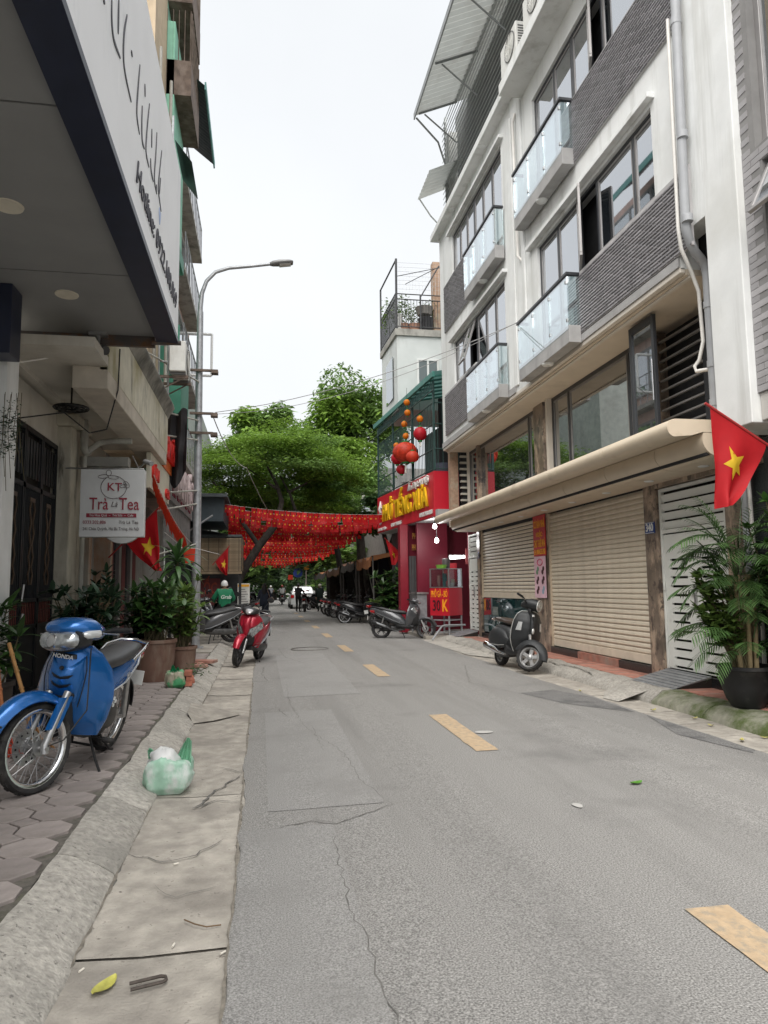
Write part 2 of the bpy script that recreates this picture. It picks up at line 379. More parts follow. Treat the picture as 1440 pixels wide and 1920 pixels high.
# ---- left pavement: octagon pavers with square dots
pv = MB(); pv.box(-6, -1.0, -6, 60, -.055, .112); pavement = struct('left_pavement', pv, grit)
pit = .285; ch = .085; half = pit/2-.006
def chamfered(poly, h, name, mat, ins=.006):
    m_ = MB(); k = len(poly); top = [(x*(1-ins/pit*2.2), y*(1-ins/pit*2.2)) for x, y in poly]
    m_.add([(x, y, 0) for x, y in poly] + [(x, y, h-.004) for x, y in poly] + [(x, y, h) for x, y in top],
           [(i, (i+1) % k, k+(i+1) % k, k+i) for i in range(k)] + [(k+i, k+(i+1) % k, 2*k+(i+1) % k, 2*k+i) for i in range(k)] + [list(range(2*k, 3*k))])
    return m_.mesh(name, mat)
octo = chamfered([(half,-half+ch),(half,half-ch),(half-ch,half),(-half+ch,half),(-half,half-ch),(-half,-half+ch),(-half+ch,-half),(half-ch,-half)], .022, 'paver', paver_mat)
q_ = ch-.008; dia = chamfered([(q_,0),(0,q_),(-q_,0),(0,-q_)], .022, 'paver', paver_mat)
for i in range(60):
    for j in range(7):
        x = -1.16 - j*pit; y = 2.3 + i*pit
        if x < -.36*y - .2 or y > 15 or x < -2.8: continue
        place('paver', octo, pavement, (x, y, .108+rnd.uniform(-.002,.003)), (rnd.uniform(-.012,.012), rnd.uniform(-.012,.012), rnd.uniform(-.01,.01)))
        if x-pit/2 > -2.8: place('paver', dia, pavement, (x-pit/2, y+pit/2, .108+rnd.uniform(-.003,.003)), (rnd.uniform(-.015,.015), rnd.uniform(-.015,.015), rnd.uniform(-.03,.03)))
pv = MB(); pv.box(-3.2, -1.005, 15.2, 60, .1, .13); pv.build('worn_paving', concrete, pavement)

# ---- right gutter, kerb and red tiled pavement
g = MB(); g.quad((4.0,-8,-.05), (5.2,-8,-.05), (5.2,90,-.05), (4.0,90,-.05)); rgut = struct('right_gutter', g, grit)
y = 1.0
while y < 17:
    ln = rnd.uniform(.55, .75); s = MB(); sk = rnd.uniform(-.03, .03); zz = rnd.uniform(-.006, .004)
    s.add([(4.1, y+.01, -.012+zz), (4.66, y+.01+sk, -.004+zz), (4.66, y+ln-.01+sk, -.004+zz), (4.1, y+ln-.01, -.012+zz),
           (4.1, y+.01, -.05), (4.66, y+.01+sk, -.05), (4.66, y+ln-.01+sk, -.05), (4.1, y+ln-.01, -.05)],
          [(0,1,2,3),(0,3,7,4),(1,5,6,2),(0,4,5,1),(3,2,6,7)])
    s.build('gutter_slab', concrete, rgut); y += ln
kb = MB(); kb.box(4.72, 4.95, -6, 17.5, -.055, .02); rkerb = struct('right_kerb', kb, kerb_mat)
PROF_R = [(4.98,-.04), (4.96,.148), (4.86,.15), (4.74,.135), (4.66,.1), (4.6,.045), (4.585,-.04)]
y = 1.0
for i in range(17):
    ln = 1.0; dx = .05*min(1, max(0, (y-9)/4))
    kerbstone(y+.008, y+ln-.008, [(x+dx, z) for x, z in PROF_R], rkerb, moss_mat if y < 7.4 else kerb_mat, .028); y += ln
rb = MB()
rb.add([(4.25,8.55,-.004),(4.72,9.15,.12),(4.72,8.25,.12),(4.3,8.25,-.004),(4.5,8.6,.075),(4.5,8.95,.03)], [(0,4,3),(3,4,2),(2,4,1),(1,4,5),(5,4,0)], 0, True); rb.build('mortar_ramp', kerb_mat, rkerb)
for pts, w_ in (([(4.8,11.6),(4.72,11.1),(4.82,10.6),(4.75,10.1),(4.68,9.7)], .03),):
    c_ = MB(); strip(c_, pts, w_, .149); c_.build('crack', crack_mat, rkerb)
pv = MB(); pv.box(4.95, 12, -6, 17.6, -.055, .128); rpav = struct('right_pavement', pv, grit)
tl = MB(); tl.box(-.146, .146, -.146, .146, 0, .02); tme = tl.mesh('tile', red_tile)
for i in range(44):
    for j in range(2):
        place('tile', tme, rpav, (5.115 + j*.3, 4.4 + i*.3, .13+rnd.uniform(-.002,.002)), (rnd.uniform(-.008,.008), rnd.uniform(-.008,.008), 0))
# rough concrete apron beyond the red tiles
ap = MB(); vs_ = []; k1, k2 = 30, 10
for i in range(k1+1):
    for j in range(k2+1):
        x = lerp(4.2, 5.6, j/k2); y = lerp(13.2, 18.8, i/k1)
        h = max(0, min(1, (x-4.45)/.7)); h = h*h*(3-2*h)*.14; e = min(1, (y-13.2)/1.2)
        x2 = x + .5*(1-e)*(1-j/k2)
        vs_.append((x2, y, .004 + h + .02*noise.noise((x*3, y*2, 4))*min(1, j/2)))
ap.add(vs_, [(i*(k2+1)+j, i*(k2+1)+j+1, (i+1)*(k2+1)+j+1, (i+1)*(k2+1)+j) for i in range(k1) for j in range(k2)], 0, True)
ap.build('concrete_apron', kerb_mat, rpav)
pv = MB(); pv.box(4.35, 14, 18.8, 90, -.055, .09); pv.build('far_pavement', concrete, rpav)

# ---- litter
def leaf_obj(name, label, loc, L, W, col, rz, curl=.3, cat='leaf', group=None):
    m_ = MB(); k = 6; vs_ = []
    for i in range(k+1):
        t = i/k; wd = W*math.sin(math.pi*min(1, t*.93+.05))**.8; zc = curl*L*(t-.5)**2*1.4
        for s_ in (-1, 0, 1): vs_.append((L*(t-.5), s_*wd*.5, .004 + zc + abs(s_)*W*.12))
    m_.add(vs_, [(3*i+q, 3*i+q+1, 3*i+q+4, 3*i+q+3) for i in range(k) for q in (0,1)], 0, True)
    o = m_.build(name, M('leaf_'+label[:10], col, .6, var=.25, vsc=30), None); o.location = loc; o.rotation_euler = (0,0,rz)
    return tag(o, label, cat, group)
leaf_obj('fallen_leaf', 'yellow green fallen leaf lying on the bottom gutter slab', (-.55,2.87,-.012), .13, .06, (.42,.4,.09), 1.1, .2)
leaf_obj('fallen_leaf', 'green fallen leaf alone in the middle of the asphalt', (2.6,4.78,.026), .11, .055, (.07,.2,.02), .3, .2)
for x, y, rz in ((4.35,7.55,.4),(4.43,6.62,1.9),(4.55,6.0,2.6),(4.28,5.95,.9),(4.4,5.35,2.2),(4.2,9.1,1.2),(4.5,7.0,.2)):
    leaf_obj('fallen_leaf', 'dry yellowish leaf fallen along the right gutter slabs', (x,y,.0), rnd.uniform(.07,.11), .04, (.4,.36,.12), rz, .4, group='dry leaves in the right gutter')
m_ = MB(); m_.tube([(-.06,.022,.01),(.05,.022,.012),(.065,.012,.012),(.065,-.012,.012),(.05,-.022,.012),(-.06,-.022,.01)], .006, 6)
o = m_.build('lifting_loop', M('rusty_iron', (.09,.075,.065), .75, .4, var=.3, vsc=40)); o.location = (-.4,2.86,-.013); o.rotation_euler = (0,0,.25)
tag(o, 'rusty U-shaped iron lifting loop set in the concrete gutter slab', 'iron loop')
butt = MB(); butt.tube([(-.013,0,0),(.013,0,0)], .004, 6); bme = butt.mesh('cigarette_butt', M('butt_paper', (.7,.66,.58), .8))
for x, y, a in ((-.43,4.01,.5),(-.34,3.13,1.4),(-.14,3.03,.8),(-.66,3.0,1.1)):
    o = place('cigarette_butt', bme, None, (x,y,-.004), (0,0,a)); tag(o, 'small pale cigarette butt dropped on the concrete gutter', 'cigarette butt', 'cigarette butts in the left gutter')
m_ = MB(); m_.tube([(-.32,3.34,0),(-.27,3.28,.004),(-.22,3.25,.002),(-.16,3.26,0)], .003, 5)
tag(m_.build('twig', M('twig', (.14,.09,.05), .9)), 'thin bent brown twig on the concrete gutter', 'twig')
m_ = MB(); m_.add([(.03*math.cos(a)*(1+.2*math.sin(3*a))+1.98, 4.39+.05*math.sin(a), road_z(1.98)+.007) for a in [i*math.pi/5 for i in range(10)]], [list(range(10))])
m_.build('pale_stain', M('pale_stain', (.4,.39,.37), .9), road)
m_ = MB(); m_.add([(.09*math.cos(a)+2.1, 6.7+.06*math.sin(a), road_z(2)+.008) for a in [i*math.pi/6 for i in range(12)]], [list(range(12))]); m_.build('pale_stain', M('pale_stain'), road)
# ============================================================= white apartment building on the right
rnd = random.Random(11)
def wall_x(mb, x0, x1, y0, y1, z0, z1, ops=(), m=0):
    """solid wall between x0 and x1 with rectangular openings (ya,yb,za,zb)"""
    ys = sorted({y0, y1, *[max(y0, min(y1, q)) for o in ops for q in o[:2]]})
    for a, b in zip(ys, ys[1:]):
        iv = sorted([(o[2], o[3]) for o in ops if o[0] <= a+1e-6 and o[1] >= b-1e-6]); z = z0
        for p, q in iv:
            if p > z+1e-5: mb.box(x0, x1, a, b, z, min(p, z1), m)
            z = max(z, q)
        if z < z1-1e-5: mb.box(x0, x1, a, b, z, z1, m)
beige = M('beige_soffit', (.6,.52,.42), .7, var=.06, vsc=2, stain=((.4,.34,.27), 1.1, .55, .8, 1))
grey_render = M('grey_render', (.36,.355,.35), .85, var=.12, vsc=4, bump=.2, bsc=40, stain=((.24,.235,.23), 2, .5, .75, .4))
marble = M('brown_marble', (.2,.155,.12), .28, var=.3, vsc=4, spec=.6, stain=((.46,.35,.26), 5, .5, .62, .5), stain2=((.08,.06,.05), 8, .54, .6, .6))
canopy_tan = M('canopy_tan', (.62,.525,.4), .42, .1, var=.05, vsc=3, spec=.5, stain=((.36,.29,.2), 1.8, .58, .8, 1))
slat_beige = M('shutter_beige', (.68,.605,.49), .5, 0, var=.07, vsc=4, orand=.05, stain=((.5,.43,.33), 3, .55, .8, 1))
gate_grey = M('gate_grey', (.74,.75,.71), .5, var=.05, vsc=4, stain=((.45,.45,.42), 2.4, .58, .8, 1))
granite = M('black_granite', (.022,.023,.024), .25, var=.3, vsc=60, spec=.6)
pvc_grey = M('pvc_grey', (.36,.37,.385), .45, var=.08)
pvc_white = M('pvc_white', (.72,.7,.66), .5, var=.08)
clad = M('cladding_tile', (.2,.192,.2), .5, var=.15, vsc=20, irand=.22, spec=.4)
clad_back = M('cladding_grout', (.42,.41,.41), .9)
balc_glass = MGLASS('balcony_glass', (.86,.94,.93), .3)
shop_glass = MGLASS('shop_glass', None, .28, (.03,.036,.035))

AB = thing('apartment_building', 'white multi storey apartment building with glass balconies and beige roller shutters', 'building', (5.4, 12.2, 0))
w_ = MB()
NO = [(7.68,9.9,6.2,7.4), (9.9,11.45,5.36,7.4), (7.1,9.9,9.05,10.2), (9.9,11.45,8.22,10.2)]
FO = [(15.2,17.0,6.5,7.58), (13.15,15.2,5.36,7.58), (15.2,17.0,9.4,10.45), (13.15,15.2,8.22,10.45)]
wall_x(w_, 4.8, 5.05, 6.74, 18.25, 5.07, 10.6, NO + FO + [(6.74,7.24,5.07,5.45)])
w_.box(4.8, 5.05, 11.95, 18.25, 10.6, 10.95)
w_.build('wall', white_paint, AB)
p = MB(); p.box(4.795, 11, 6.2, 6.74, 3.0, 14); p.build('party_wall', white_paint, AB, bev=.01)
p = MB(); p.box(5.06, 11, 17.95, 18.25, 5.1, 14); p.build('end_wall', white_paint, AB)
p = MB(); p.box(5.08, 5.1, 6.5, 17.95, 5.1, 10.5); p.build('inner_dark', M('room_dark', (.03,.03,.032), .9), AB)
p = MB(); p.box(4.755, 4.797, 11.96, 12.1, 5.2, 10.6); p.box(4.765, 4.797, 12.5, 12.62, 5.2, 10.6); p.build('pilaster_strip', white_paint, AB, bev=.008)
# overhang soffit with mouldings
p = MB(); p.box(4.86, 5.85, 7.24, 18.25, 5.0, 5.07); p.build('soffit', beige, AB)
p = MB(); p.box(4.79, 4.86, 7.24, 18.25, 5.02, 5.09); p.box(4.9, 4.96, 7.24, 18.25, 4.97, 5.002); p.build('soffit_moulding', M('cream_trim', (.62,.57,.5), .7, var=.05), AB, bev=.01)
p = MB(); p.box(4.77, 4.8, 7.24, 11.95, 5.09, 5.2); p.box(4.77, 4.8, 12.65, 18.25, 5.09, 5.22); p.build('base_band', grey_render, AB)
# cladding of small slanted tiles
def cladding(y0, y1, z0, z1):
    b = MB(); b.box(4.768, 4.8, y0, y1, z0, z1, 1)
    bl, bh = .17, .048; row = 0; z = z0+.004
    while z + bh < z1:
        y = y0 + (-.5*bl if row % 2 else 0)
        while y < y1:
            a, c = max(y+.006, y0+.002), min(y+bl-.006, y1-.002)
            if c-a > .02:
                t, d1, d2 = rnd.uniform(.01, .014), rnd.uniform(.003,.01), rnd.uniform(.003,.01)
                b.add([(4.767,a,z),(4.767,c,z),(4.767-t,a,z+bh*.25),(4.767-t,c,z+bh*.25+rnd.uniform(0,.006)),(4.767-d1,a,z+bh-.009),(4.767-d2,c,z+bh-.009)],
                      [(0,1,3,2),(2,3,5,4),(0,2,4),(1,5,3)])
            y += bl
        z += bh; row += 1
    o = b.build('tile_cladding', [clad, clad_back], AB); o['kind'] = 'stuff'
cladding(6.95, 9.88, 5.22, 6.18); cladding(6.95, 9.88, 7.95, 9.02); cladding(15.25, 17.85, 5.35, 6.45); cladding(15.25, 17.75, 8.1, 9.36)
# windows: frame (outer bars + mullions) with panes as sub-parts
def window(y0, y1, z0, z1, splits, x=4.85, fm=None, gm=None, skip=(), fw=.05, par=None, name='window'):
    par = par or AB; fm = fm or dark_frame; gm = gm or dark_glass
    f = MB(); f.box(x, x+.06, y0, y1, z0, z0+fw); f.box(x, x+.06, y0, y1, z1-fw, z1)
    cut = [y0] + list(splits) + [y1]
    for c in cut:
        a = max(y0, c-fw/2) if c not in (y0, y1) else (y0 if c == y0 else y1-fw)
        f.box(x+.002, x+.058, a, a+fw, z0+fw, z1-fw)
    o = f.build(name, fm, par, bev=.004, seg=1)
    for i, (a, b) in enumerate(zip(cut, cut[1:])):
        if i in skip: continue
        g_ = MB(); g_.box(x+.025, x+.035, a+fw*.5, b-fw*.5, z0+fw*.8, z1-fw*.8); g_.build('pane', gm, o)
        if b-a > .35:    # sash
            s = MB(); q = fw*.55; e = .035
            for (ya, yb, za, zb) in ((a+q, b-q, z0+fw, z0+fw+e), (a+q, b-q, z1-fw-e, z1-fw), (a+q, a+q+e, z0+fw+e, z1-fw-e), (b-q-e, b-q, z0+fw+e, z1-fw-e)):
                s.box(x+.012, x+.05, ya, yb, za, zb)
            s.build('sash', grey_frame, o)
    return o
def open_sash(par, y0, y1, z0, z1, ang, top=False, x=4.84):
    """a casement swung out: hinged at y1 (or at its top edge)"""
    s = MB(); e = .05
    for (ya, yb, za, zb) in ((y0, y1, z0, z0+e), (y0, y1, z1-e, z1), (y0, y0+e, z0+e, z1-e), (y1-e, y1, z0+e, z1-e)): s.box(-.02, .02, ya, yb, za, zb)
    g_ = MB(); g_.box(-.006, .006, y0+e*.7, y1-e*.7, z0+e*.7, z1-e*.7)
    if top: X = Matrix.Translation((x, 0, z1)) @ Matrix.Rotation(ang, 4, 'Y') @ Matrix.Translation((0, 0, -z1))
    else: X = Matrix.Translation((x, y1, 0)) @ Matrix.Rotation(-ang, 4, 'Z') @ Matrix.Translation((0, -y1, 0))
    off = Matrix.Translation(-woff(par))
    o = s.build('open_casement', grey_frame, par, world=False, xf=off @ X, bev=.004, seg=1)
    g_.build('pane', dark_glass, o, world=False, xf=off @ X)
o = window(7.68, 9.9, 6.2, 7.4, (8.23, 9.27), skip=(2,)); open_sash(o, 9.3, 9.87, 6.24, 7.36, .42)
window(9.9, 11.45, 5.36, 7.4, (10.67,))
o = window(7.1, 9.9, 9.05, 10.2, (7.9, 8.9, 9.3), skip=(2,)); open_sash(o, 8.93, 9.28, 9.09, 10.16, .42)
window(9.9, 11.45, 8.22, 10.2, (10.6,))
o = window(15.2, 17.0, 6.5, 7.58, (15.75, 16.35), skip=(0,)); open_sash(o, 15.24, 15.73, 6.54, 7.54, .3, True)
window(13.15, 15.2, 5.36, 7.58, (13.9, 14.55))
window(15.2, 17.0, 9.4, 10.45, (15.8, 16.4)); window(13.15, 15.2, 8.22, 10.45, (13.9, 14.55))
for y0, y1, z in ((7.58,11.75,7.46), (12.98,17.2,7.64), (12.98,17.2,10.5)):
    p = MB(); p.box(4.7, 4.8, y0, y1, z, z+.07); p.build('window_ledge', white_paint, AB, bev=.006)
# balconies
def balcony(y0, y1, z):
    s = MB(); s.box(4.57, 4.767, y0, y1, z-.27, z); o = s.build('balcony', grey_render, AB, bev=.006)
    n = 3; ln = (y1-y0)/n
    for i in range(n):
        g_ = MB(); g_.box(4.565, 4.577, y0+i*ln+.008, y0+(i+1)*ln-.008, z-.06, z+.78); g_.build('glass_panel', balc_glass, o)
    for yy in (y0+.006, y1-.018):
        g_ = MB(); g_.box(4.585, 4.765, yy, yy+.012, z-.02, z+.78); g_.build('glass_panel', balc_glass, o)
    r = MB(); r.box(4.545, 4.6, y0-.02, y1+.02, z+.78, z+.83); r.box(4.6, 4.765, y0-.02, y0+.035, z+.78, z+.83); r.box(4.6, 4.765, y1-.035, y1+.02, z+.78, z+.83)
    r.build('handrail', dark_frame, o, bev=.005)
    for i in range(n+1):
        for zz in (.06, .66):
            c_ = MB(); c_.box(4.556, 4.6, max(y0+.03, min(y1-.07, y0+i*ln-.02)), max(y0+.07, min(y1-.03, y0+i*ln+.02)), z+zz, z+zz+.05); c_.build('clamp', steel, o)
    l = MB(); l.lathe([(0,-.03),(.085,-.028),(.1,-.01),(.1,.002)], 18, Matrix.Translation((4.665, (y0+y1)/2, z-.272))); l.build('ceiling_lamp', white_paint, o)
for y0, y1, z in ((9.78,11.9,5.34), (9.78,11.9,8.2), (13.02,15.2,5.36), (13.02,15.2,8.22)): balcony(y0, y1, z)
# roof slabs and the louvred storey
p = MB(); p.box(4.36, 11, 6.5, 11.95, 10.6, 10.82); p.build('roof_slab', white_paint, AB, bev=.01)
p = MB(); p.box(4.58, 11, 11.96, 18.4, 10.95, 11.12); p.build('roof_slab', white_paint, AB, bev=.01)
for y in (8.6, 14, 16.6):
    l = MB(); l.lathe([(0,-.03),(.085,-.028),(.1,-.01),(.1,.002)], 18, Matrix.Translation((4.6 if y < 12 else 4.69, y, 10.6 if y < 12 else 10.95))); l.build('ceiling_lamp', white_paint, AB)
louv = M('louvre_grey', (.45,.47,.47), .5, 0, var=.1)
ls = MB(); X = Matrix.Rotation(R_(35), 3, 'Y')
ls.obox((0,0,0), (.09, 6.2, .012), Matrix.Rotation(R_(-62), 3, 'Y')); lme = ls.mesh('louvre_slat', louv)
for i in range(21): place('louvre_slat', lme, AB, Vector((4.95, 15.1, 11.22+i*.155))-woff(AB))
ls = MB(); ls.obox((0,0,0), (.09, 5.4, .012), Matrix.Rotation(R_(-62), 3, 'Y')); lme = ls.mesh('louvre_slat', louv)
for i in range(21): place('louvre_slat', lme, AB, Vector((4.95, 9.3, 11.22+i*.155))-woff(AB))
p = MB()
for y in (6.55, 11.95, 18.1): p.box(4.98, 5.04, y-.04, y+.04, 10.9, 14.5)
p.build('louvre_frame', louv, AB)
p = MB(); p.box(5.3, 5.32, 6.5, 18.1, 10.9, 14.5); p.build('louvre_back', M('louvre_back', (.24,.25,.25), .8), AB)
corr = M('corrugated_roof', (.6,.62,.6), .5, 0, var=.05, vsc=2, stain=((.44,.43,.4), .8, .5, .8, 1), trl=.2)
def corrugated(mb, x0, z0, x1, z1, y0, y1, pitch=.09, amp=.015, m=0):
    k = int((y1-y0)/pitch*4); vs_ = []
    for i in range(k+1):
        y = lerp(y0, y1, i/k); h = amp*math.sin(i*math.pi/2)
        vs_ += [(x0, y, z0+h), (x1, y, z1+h)]
    mb.add(vs_, [(2*i, 2*i+1, 2*i+3, 2*i+2) for i in range(k)], m, True)
p = MB(); corrugated(p, 3.86, 13.62, 6.0, 14.6, 6.5, 16.9, .18, .025); p.build('roof_sheet', corr, AB)
p = MB(); p.box(3.84, 3.87, 6.5, 16.95, 13.52, 13.68)
for y in (7, 9, 11, 13, 15, 16.8): p.tube([(3.95,y,13.6),(4.98,y,14.05)], .03, 6); p.tube([(4.1,y,13.6),(4.95,y,12.9)], .02, 6)
p.tube([(3.9,16.9,13.55),(4.5,17.0,13.0),(4.9,17.6,12.6)], .025, 6); p.build('eave_bracket', M('eave_steel', (.28,.29,.29), .5, .5), AB)
p = MB(); corrugated(p, 4.25, 12.2, 5.2, 12.65, 17.0, 18.5, .18, .02); p.tube([(4.3,18.4,12.2),(4.6,18.35,11.7),(4.85,18.3,11.4)], .02, 6); p.build('roof_sheet', corr, AB)
# air conditioners on the slab
def aircon(loc, rz, label, size=(.8,.3,.56), group=None):
    t = thing('air_conditioner', label, 'air conditioner', loc, rz, group)
    a, b, c = size; cr = M('ac_casing', (.66,.66,.63), .5, var=.08, stain=((.45,.43,.39), 3, .55, .8, .4))
    m_ = MB(); m_.box(-b/2, b/2, -a/2, a/2, .05, .05+c); m_.build('casing', cr, t, False, bev=.015)
    m_ = MB()
    F_ = Matrix.Translation((-b/2-.005, -a*.12, .05+c/2)) @ Matrix.Rotation(-math.pi/2, 4, 'Y')
    m_.lathe([(.0,-.02),(c*.41,-.02),(c*.43,.012),(c*.45,.012),(c*.45,0)], 24, F_); m_.build('fan_ring', M('ac_dark', (.12,.12,.12), .6), t, False)
    m_ = MB()
    for k in range(1, 6): m_.tube([F_ @ Vector((c*.43*k/5.5*math.cos(q), c*.43*k/5.5*math.sin(q), .014)) for q in [i*math.pi/10 for i in range(20)]], .004, 4, closed=True)
    for k in range(8): m_.tube([F_ @ Vector((0,0,.014)), F_ @ Vector((c*.43*math.cos(k*math.pi/4), c*.43*math.sin(k*math.pi/4), .014))], .004, 4)
    m_.build('fan_grille', cr, t, False)
    for k in range(9):
        m_ = MB(); m_.box(-b*.36, b*.36, -a/2-.004, -a/2+.004, .1+k*c/11, .1+k*c/11+.025); m_.build('vent_slot', M('ac_dark'), t, False)
    m_ = MB(); m_.box(-b/2, b/2, -a*.42, -a*.36, 0, .05); m_.box(-b/2, b/2, a*.36, a*.42, 0, .05); m_.build('foot', M('ac_dark'), t, False)
    return t
aircon((4.55,11.5,10.84), 0, 'air conditioner unit at the far end of the white roof slab')
aircon((4.55,10.35,10.84), 0, 'air conditioner unit second from the end of the white roof slab')
aircon((4.55,9.2,10.84), 0, 'air conditioner unit third from the end of the white roof slab')
# pipes
p = MB(); p.tube([(4.7,6.86,11.5),(4.7,6.9,8),(4.7,6.95,5.5),(4.71,6.96,5.4),(4.78,7.0,5.27),(4.86,7.04,5.18),(4.97,7.09,5.12),(5.03,7.12,5.06),(5.05,7.12,4.95),(5.05,7.12,3.22)], .052, 12)
for z in (9.5,7.9,6.5,5.5): p.tube([(4.7,6.91,z-.04),(4.7,6.91,z+.04)], .062, 12)
for z in (4.6,3.9,3.45): p.tube([(5.05,7.12,z-.04),(5.05,7.12,z+.04)], .06, 12)
p.build('drain_pipe', pvc_grey, AB)
p = MB(); p.tube([(5.36,7.12,2.8),(5.36,7.12,.13)], .05, 12); p.build('drain_pipe', pvc_grey, AB)
p = MB(); p.tube([(5.33,7.02,2.8),(5.33,7.0,1.6),(5.36,6.98,.9),(5.34,6.98,.14)], .022, 8); p.build('hose_pipe', pvc_white, AB)
p = MB(); p.tube([(4.66,7.0,8),(4.66,7.03,5.45),(4.7,7.06,5.22),(4.88,7.16,5.0),(5.0,7.22,4.8),(5.02,7.22,4.2),(5.0,7.28,4.0),(4.96,7.32,3.93),(4.95,7.28,3.86),(5.04,7.2,3.86),(5.1,7.0,3.85),(5.1,6.98,3.22)], .022, 8)
p.build('hose_pipe', pvc_white, AB); p = MB(); p.tube([(4.78,12.25,10.5),(4.73,12.25,10.3),(4.73,12.2,8.3),(4.73,12.2,7.6),(4.78,12.1,7.45)], .028, 8); p.build('hose_pipe', pvc_white, AB)
# mezzanine storey
for y0, y1, sp in ((13.42,18.2,(13.9,17.55)), (9.34,12.68,(9.78,11.93))):
    o = window(y0, y1, 3.2, 5.0, sp, 5.5, gm=shop_glass, fw=.07, name='mezzanine_window')
for y0, y1 in ((12.9,13.5), (9.04,9.36), (17.2,17.42), (7.24,7.56)):
    p = MB(); p.box(5.4, 5.7, y0, y1, .0, 2.86); p.build('marble_pillar', marble, AB, bev=.006)
    p = MB(); p.box(5.42, 5.7, y0+.04 if y0 > 12 else (y0 if y0 > 8 else 6.76), y1-.06 if y0 > 12 else (y1 if y0 > 8 else 7.0), 3.2, 5.0); p.build('marble_pillar', marble, AB, bev=.006)
for a_, b_, c_, d_ in ((5.41,5.5,12.68,12.78),(5.41,5.5,8.98,9.04),(5.44,5.54,18.2,18.27)):
    p = MB(); p.box(a_, b_, c_, d_, 3.2, 5.0); p.build('trim_strip', M('cream_trim'), AB)
o = window(7.02, 7.95, 3.2, 4.98, (), 5.5, gm=shop_glass, fw=.09, name='mezzanine_window')
d = MB(); d.box(5.05, 5.1, 8.3, 8.36, 3.22, 4.96); d.box(5.05, 5.1, 8.85, 8.92, 3.22, 4.96); d.box(5.05, 5.1, 8.36, 8.85, 3.22, 3.32); d.box(5.05, 5.1, 8.36, 8.85, 4.86, 4.96)
o = d.build('open_door', dark_frame, AB, bev=.004); g_ = MB(); g_.box(5.07, 5.08, 8.36, 8.85, 3.32, 4.86); g_.build('pane', shop_glass, o)
g_ = MB(); g_.tube([(5.03,8.33,3.8),(5.03,8.33,4.35)], .013, 8); g_.build('door_handle', chrome, o)
for i in range(12):
    g_ = MB(); g_.box(5.52, 5.56, 7.95, 8.95, 3.25+i*.14, 3.275+i*.14); g_.build('railing_bar', grey_frame, AB)
p = MB(); p.box(5.12, 5.86, 6.74, 7.24, 5.02, 5.1); p.build('soffit', beige, AB)
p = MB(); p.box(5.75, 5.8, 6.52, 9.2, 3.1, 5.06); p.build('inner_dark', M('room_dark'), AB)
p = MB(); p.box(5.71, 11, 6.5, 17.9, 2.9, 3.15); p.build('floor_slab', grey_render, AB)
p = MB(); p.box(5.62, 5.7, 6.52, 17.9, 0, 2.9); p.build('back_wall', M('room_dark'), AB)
# canopy: rounded nose and curved soffit panels, jointed
def arc(cx, cz, r, a0, a1, n): return [(cx+r*math.cos(lerp(a0,a1,i/n)), cz+r*math.sin(lerp(a0,a1,i/n))) for i in range(n+1)]
nose = [(5.42,3.2), (4.42,3.2)] + arc(4.42,3.1,.1, math.pi/2, math.pi*1.42, 8) + [(4.6,3.02), (4.74,3.06), (5.42,3.06)]
skirt = [(5.42,3.055), (4.75,3.055), (4.735,2.98)] + [(4.95-.215*math.cos(t), 2.98-.19*math.sin(t)) for t in [i*math.pi/14 for i in range(1, 8)]] + [(5.42,2.79)]
js = [6.92, 8.42, 9.9, 11.4, 12.9, 14.4, 15.9, 17.5]
CF = Matrix(((1,0,0,0),(0,0,1,0),(0,1,0,0),(0,0,0,1)))
for k, (a, b) in enumerate(zip(js, js[1:])):
    m_ = MB(); m_.prism([(x, z) for x, z in nose][::-1], Matrix.Translation((0,a+.004,0)) @ CF, b-a-.008, sm=True); m_.build('canopy_nose', canopy_tan, AB)
js2 = [6.92, 7.9, 9.2, 10.6, 12.1, 13.6, 15.1, 16.4, 17.5]
for a, b in zip(js2, js2[1:]):
    m_ = MB(); m_.prism([(x, z) for x, z in skirt][::-1], Matrix.Translation((0,a+.006,0)) @ CF, b-a-.012, sm=True); m_.build('canopy_panel', canopy_tan, AB)
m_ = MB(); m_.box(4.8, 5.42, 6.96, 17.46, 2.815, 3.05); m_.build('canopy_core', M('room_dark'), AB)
for i in range(9):
    y = 7.5+i*1.2; l = MB(); l.lathe([(0,-.012),(.05,-.012),(.065,-.004),(.065,.006)], 16, Matrix.Translation((5.12, y, 2.788))); l.build('downlight', white_paint, AB)
# roller shutters: every slat its own
def shutter(y0, y1, z0, z1, pitch, open_slot):
    h = pitch*.94; k = int((z1-z0-.14)/pitch)
    prof = [(.012,0), (-.004,.004), (-.014,h*.3), (-.008,h*.72), (.004,h), (.014,h)]
    m_ = MB(); m_.prism(prof[::-1], CF, y1-y0, sm=False); me = m_.mesh('shutter_slat', slat_beige)
    b = MB(); b.box(5.45, 5.49, y0, y1, z0, z0+.13); o = b.build('shutter', slat_beige, AB, bev=.008); tag(o, 'beige roller shutter')
    for i in range(k): place('shutter_slat', me, o, Vector((5.47, y0, z0+.132+i*pitch))-woff(o))
    b = MB(); b.box(5.5, 5.51, y0, y1, z0+.1, z1); b.build('shutter_shadow_gap', M('slot_dark', (.03,.026,.022), .9) if open_slot else slat_beige, o)
    for yy in (y0-.03, y1):
        b = MB(); b.box(5.43, 5.52, yy, yy+.03, z0-.02, z1); b.build('guide_rail', canopy_tan, o)
shutter(9.4, 12.87, .28, 2.78, .078, False); shutter(13.54, 17.14, 1.13, 2.78, .078, True)
s = MB(); s.box(5.44, 5.46, 13.52, 17.16, .3, 1.12)
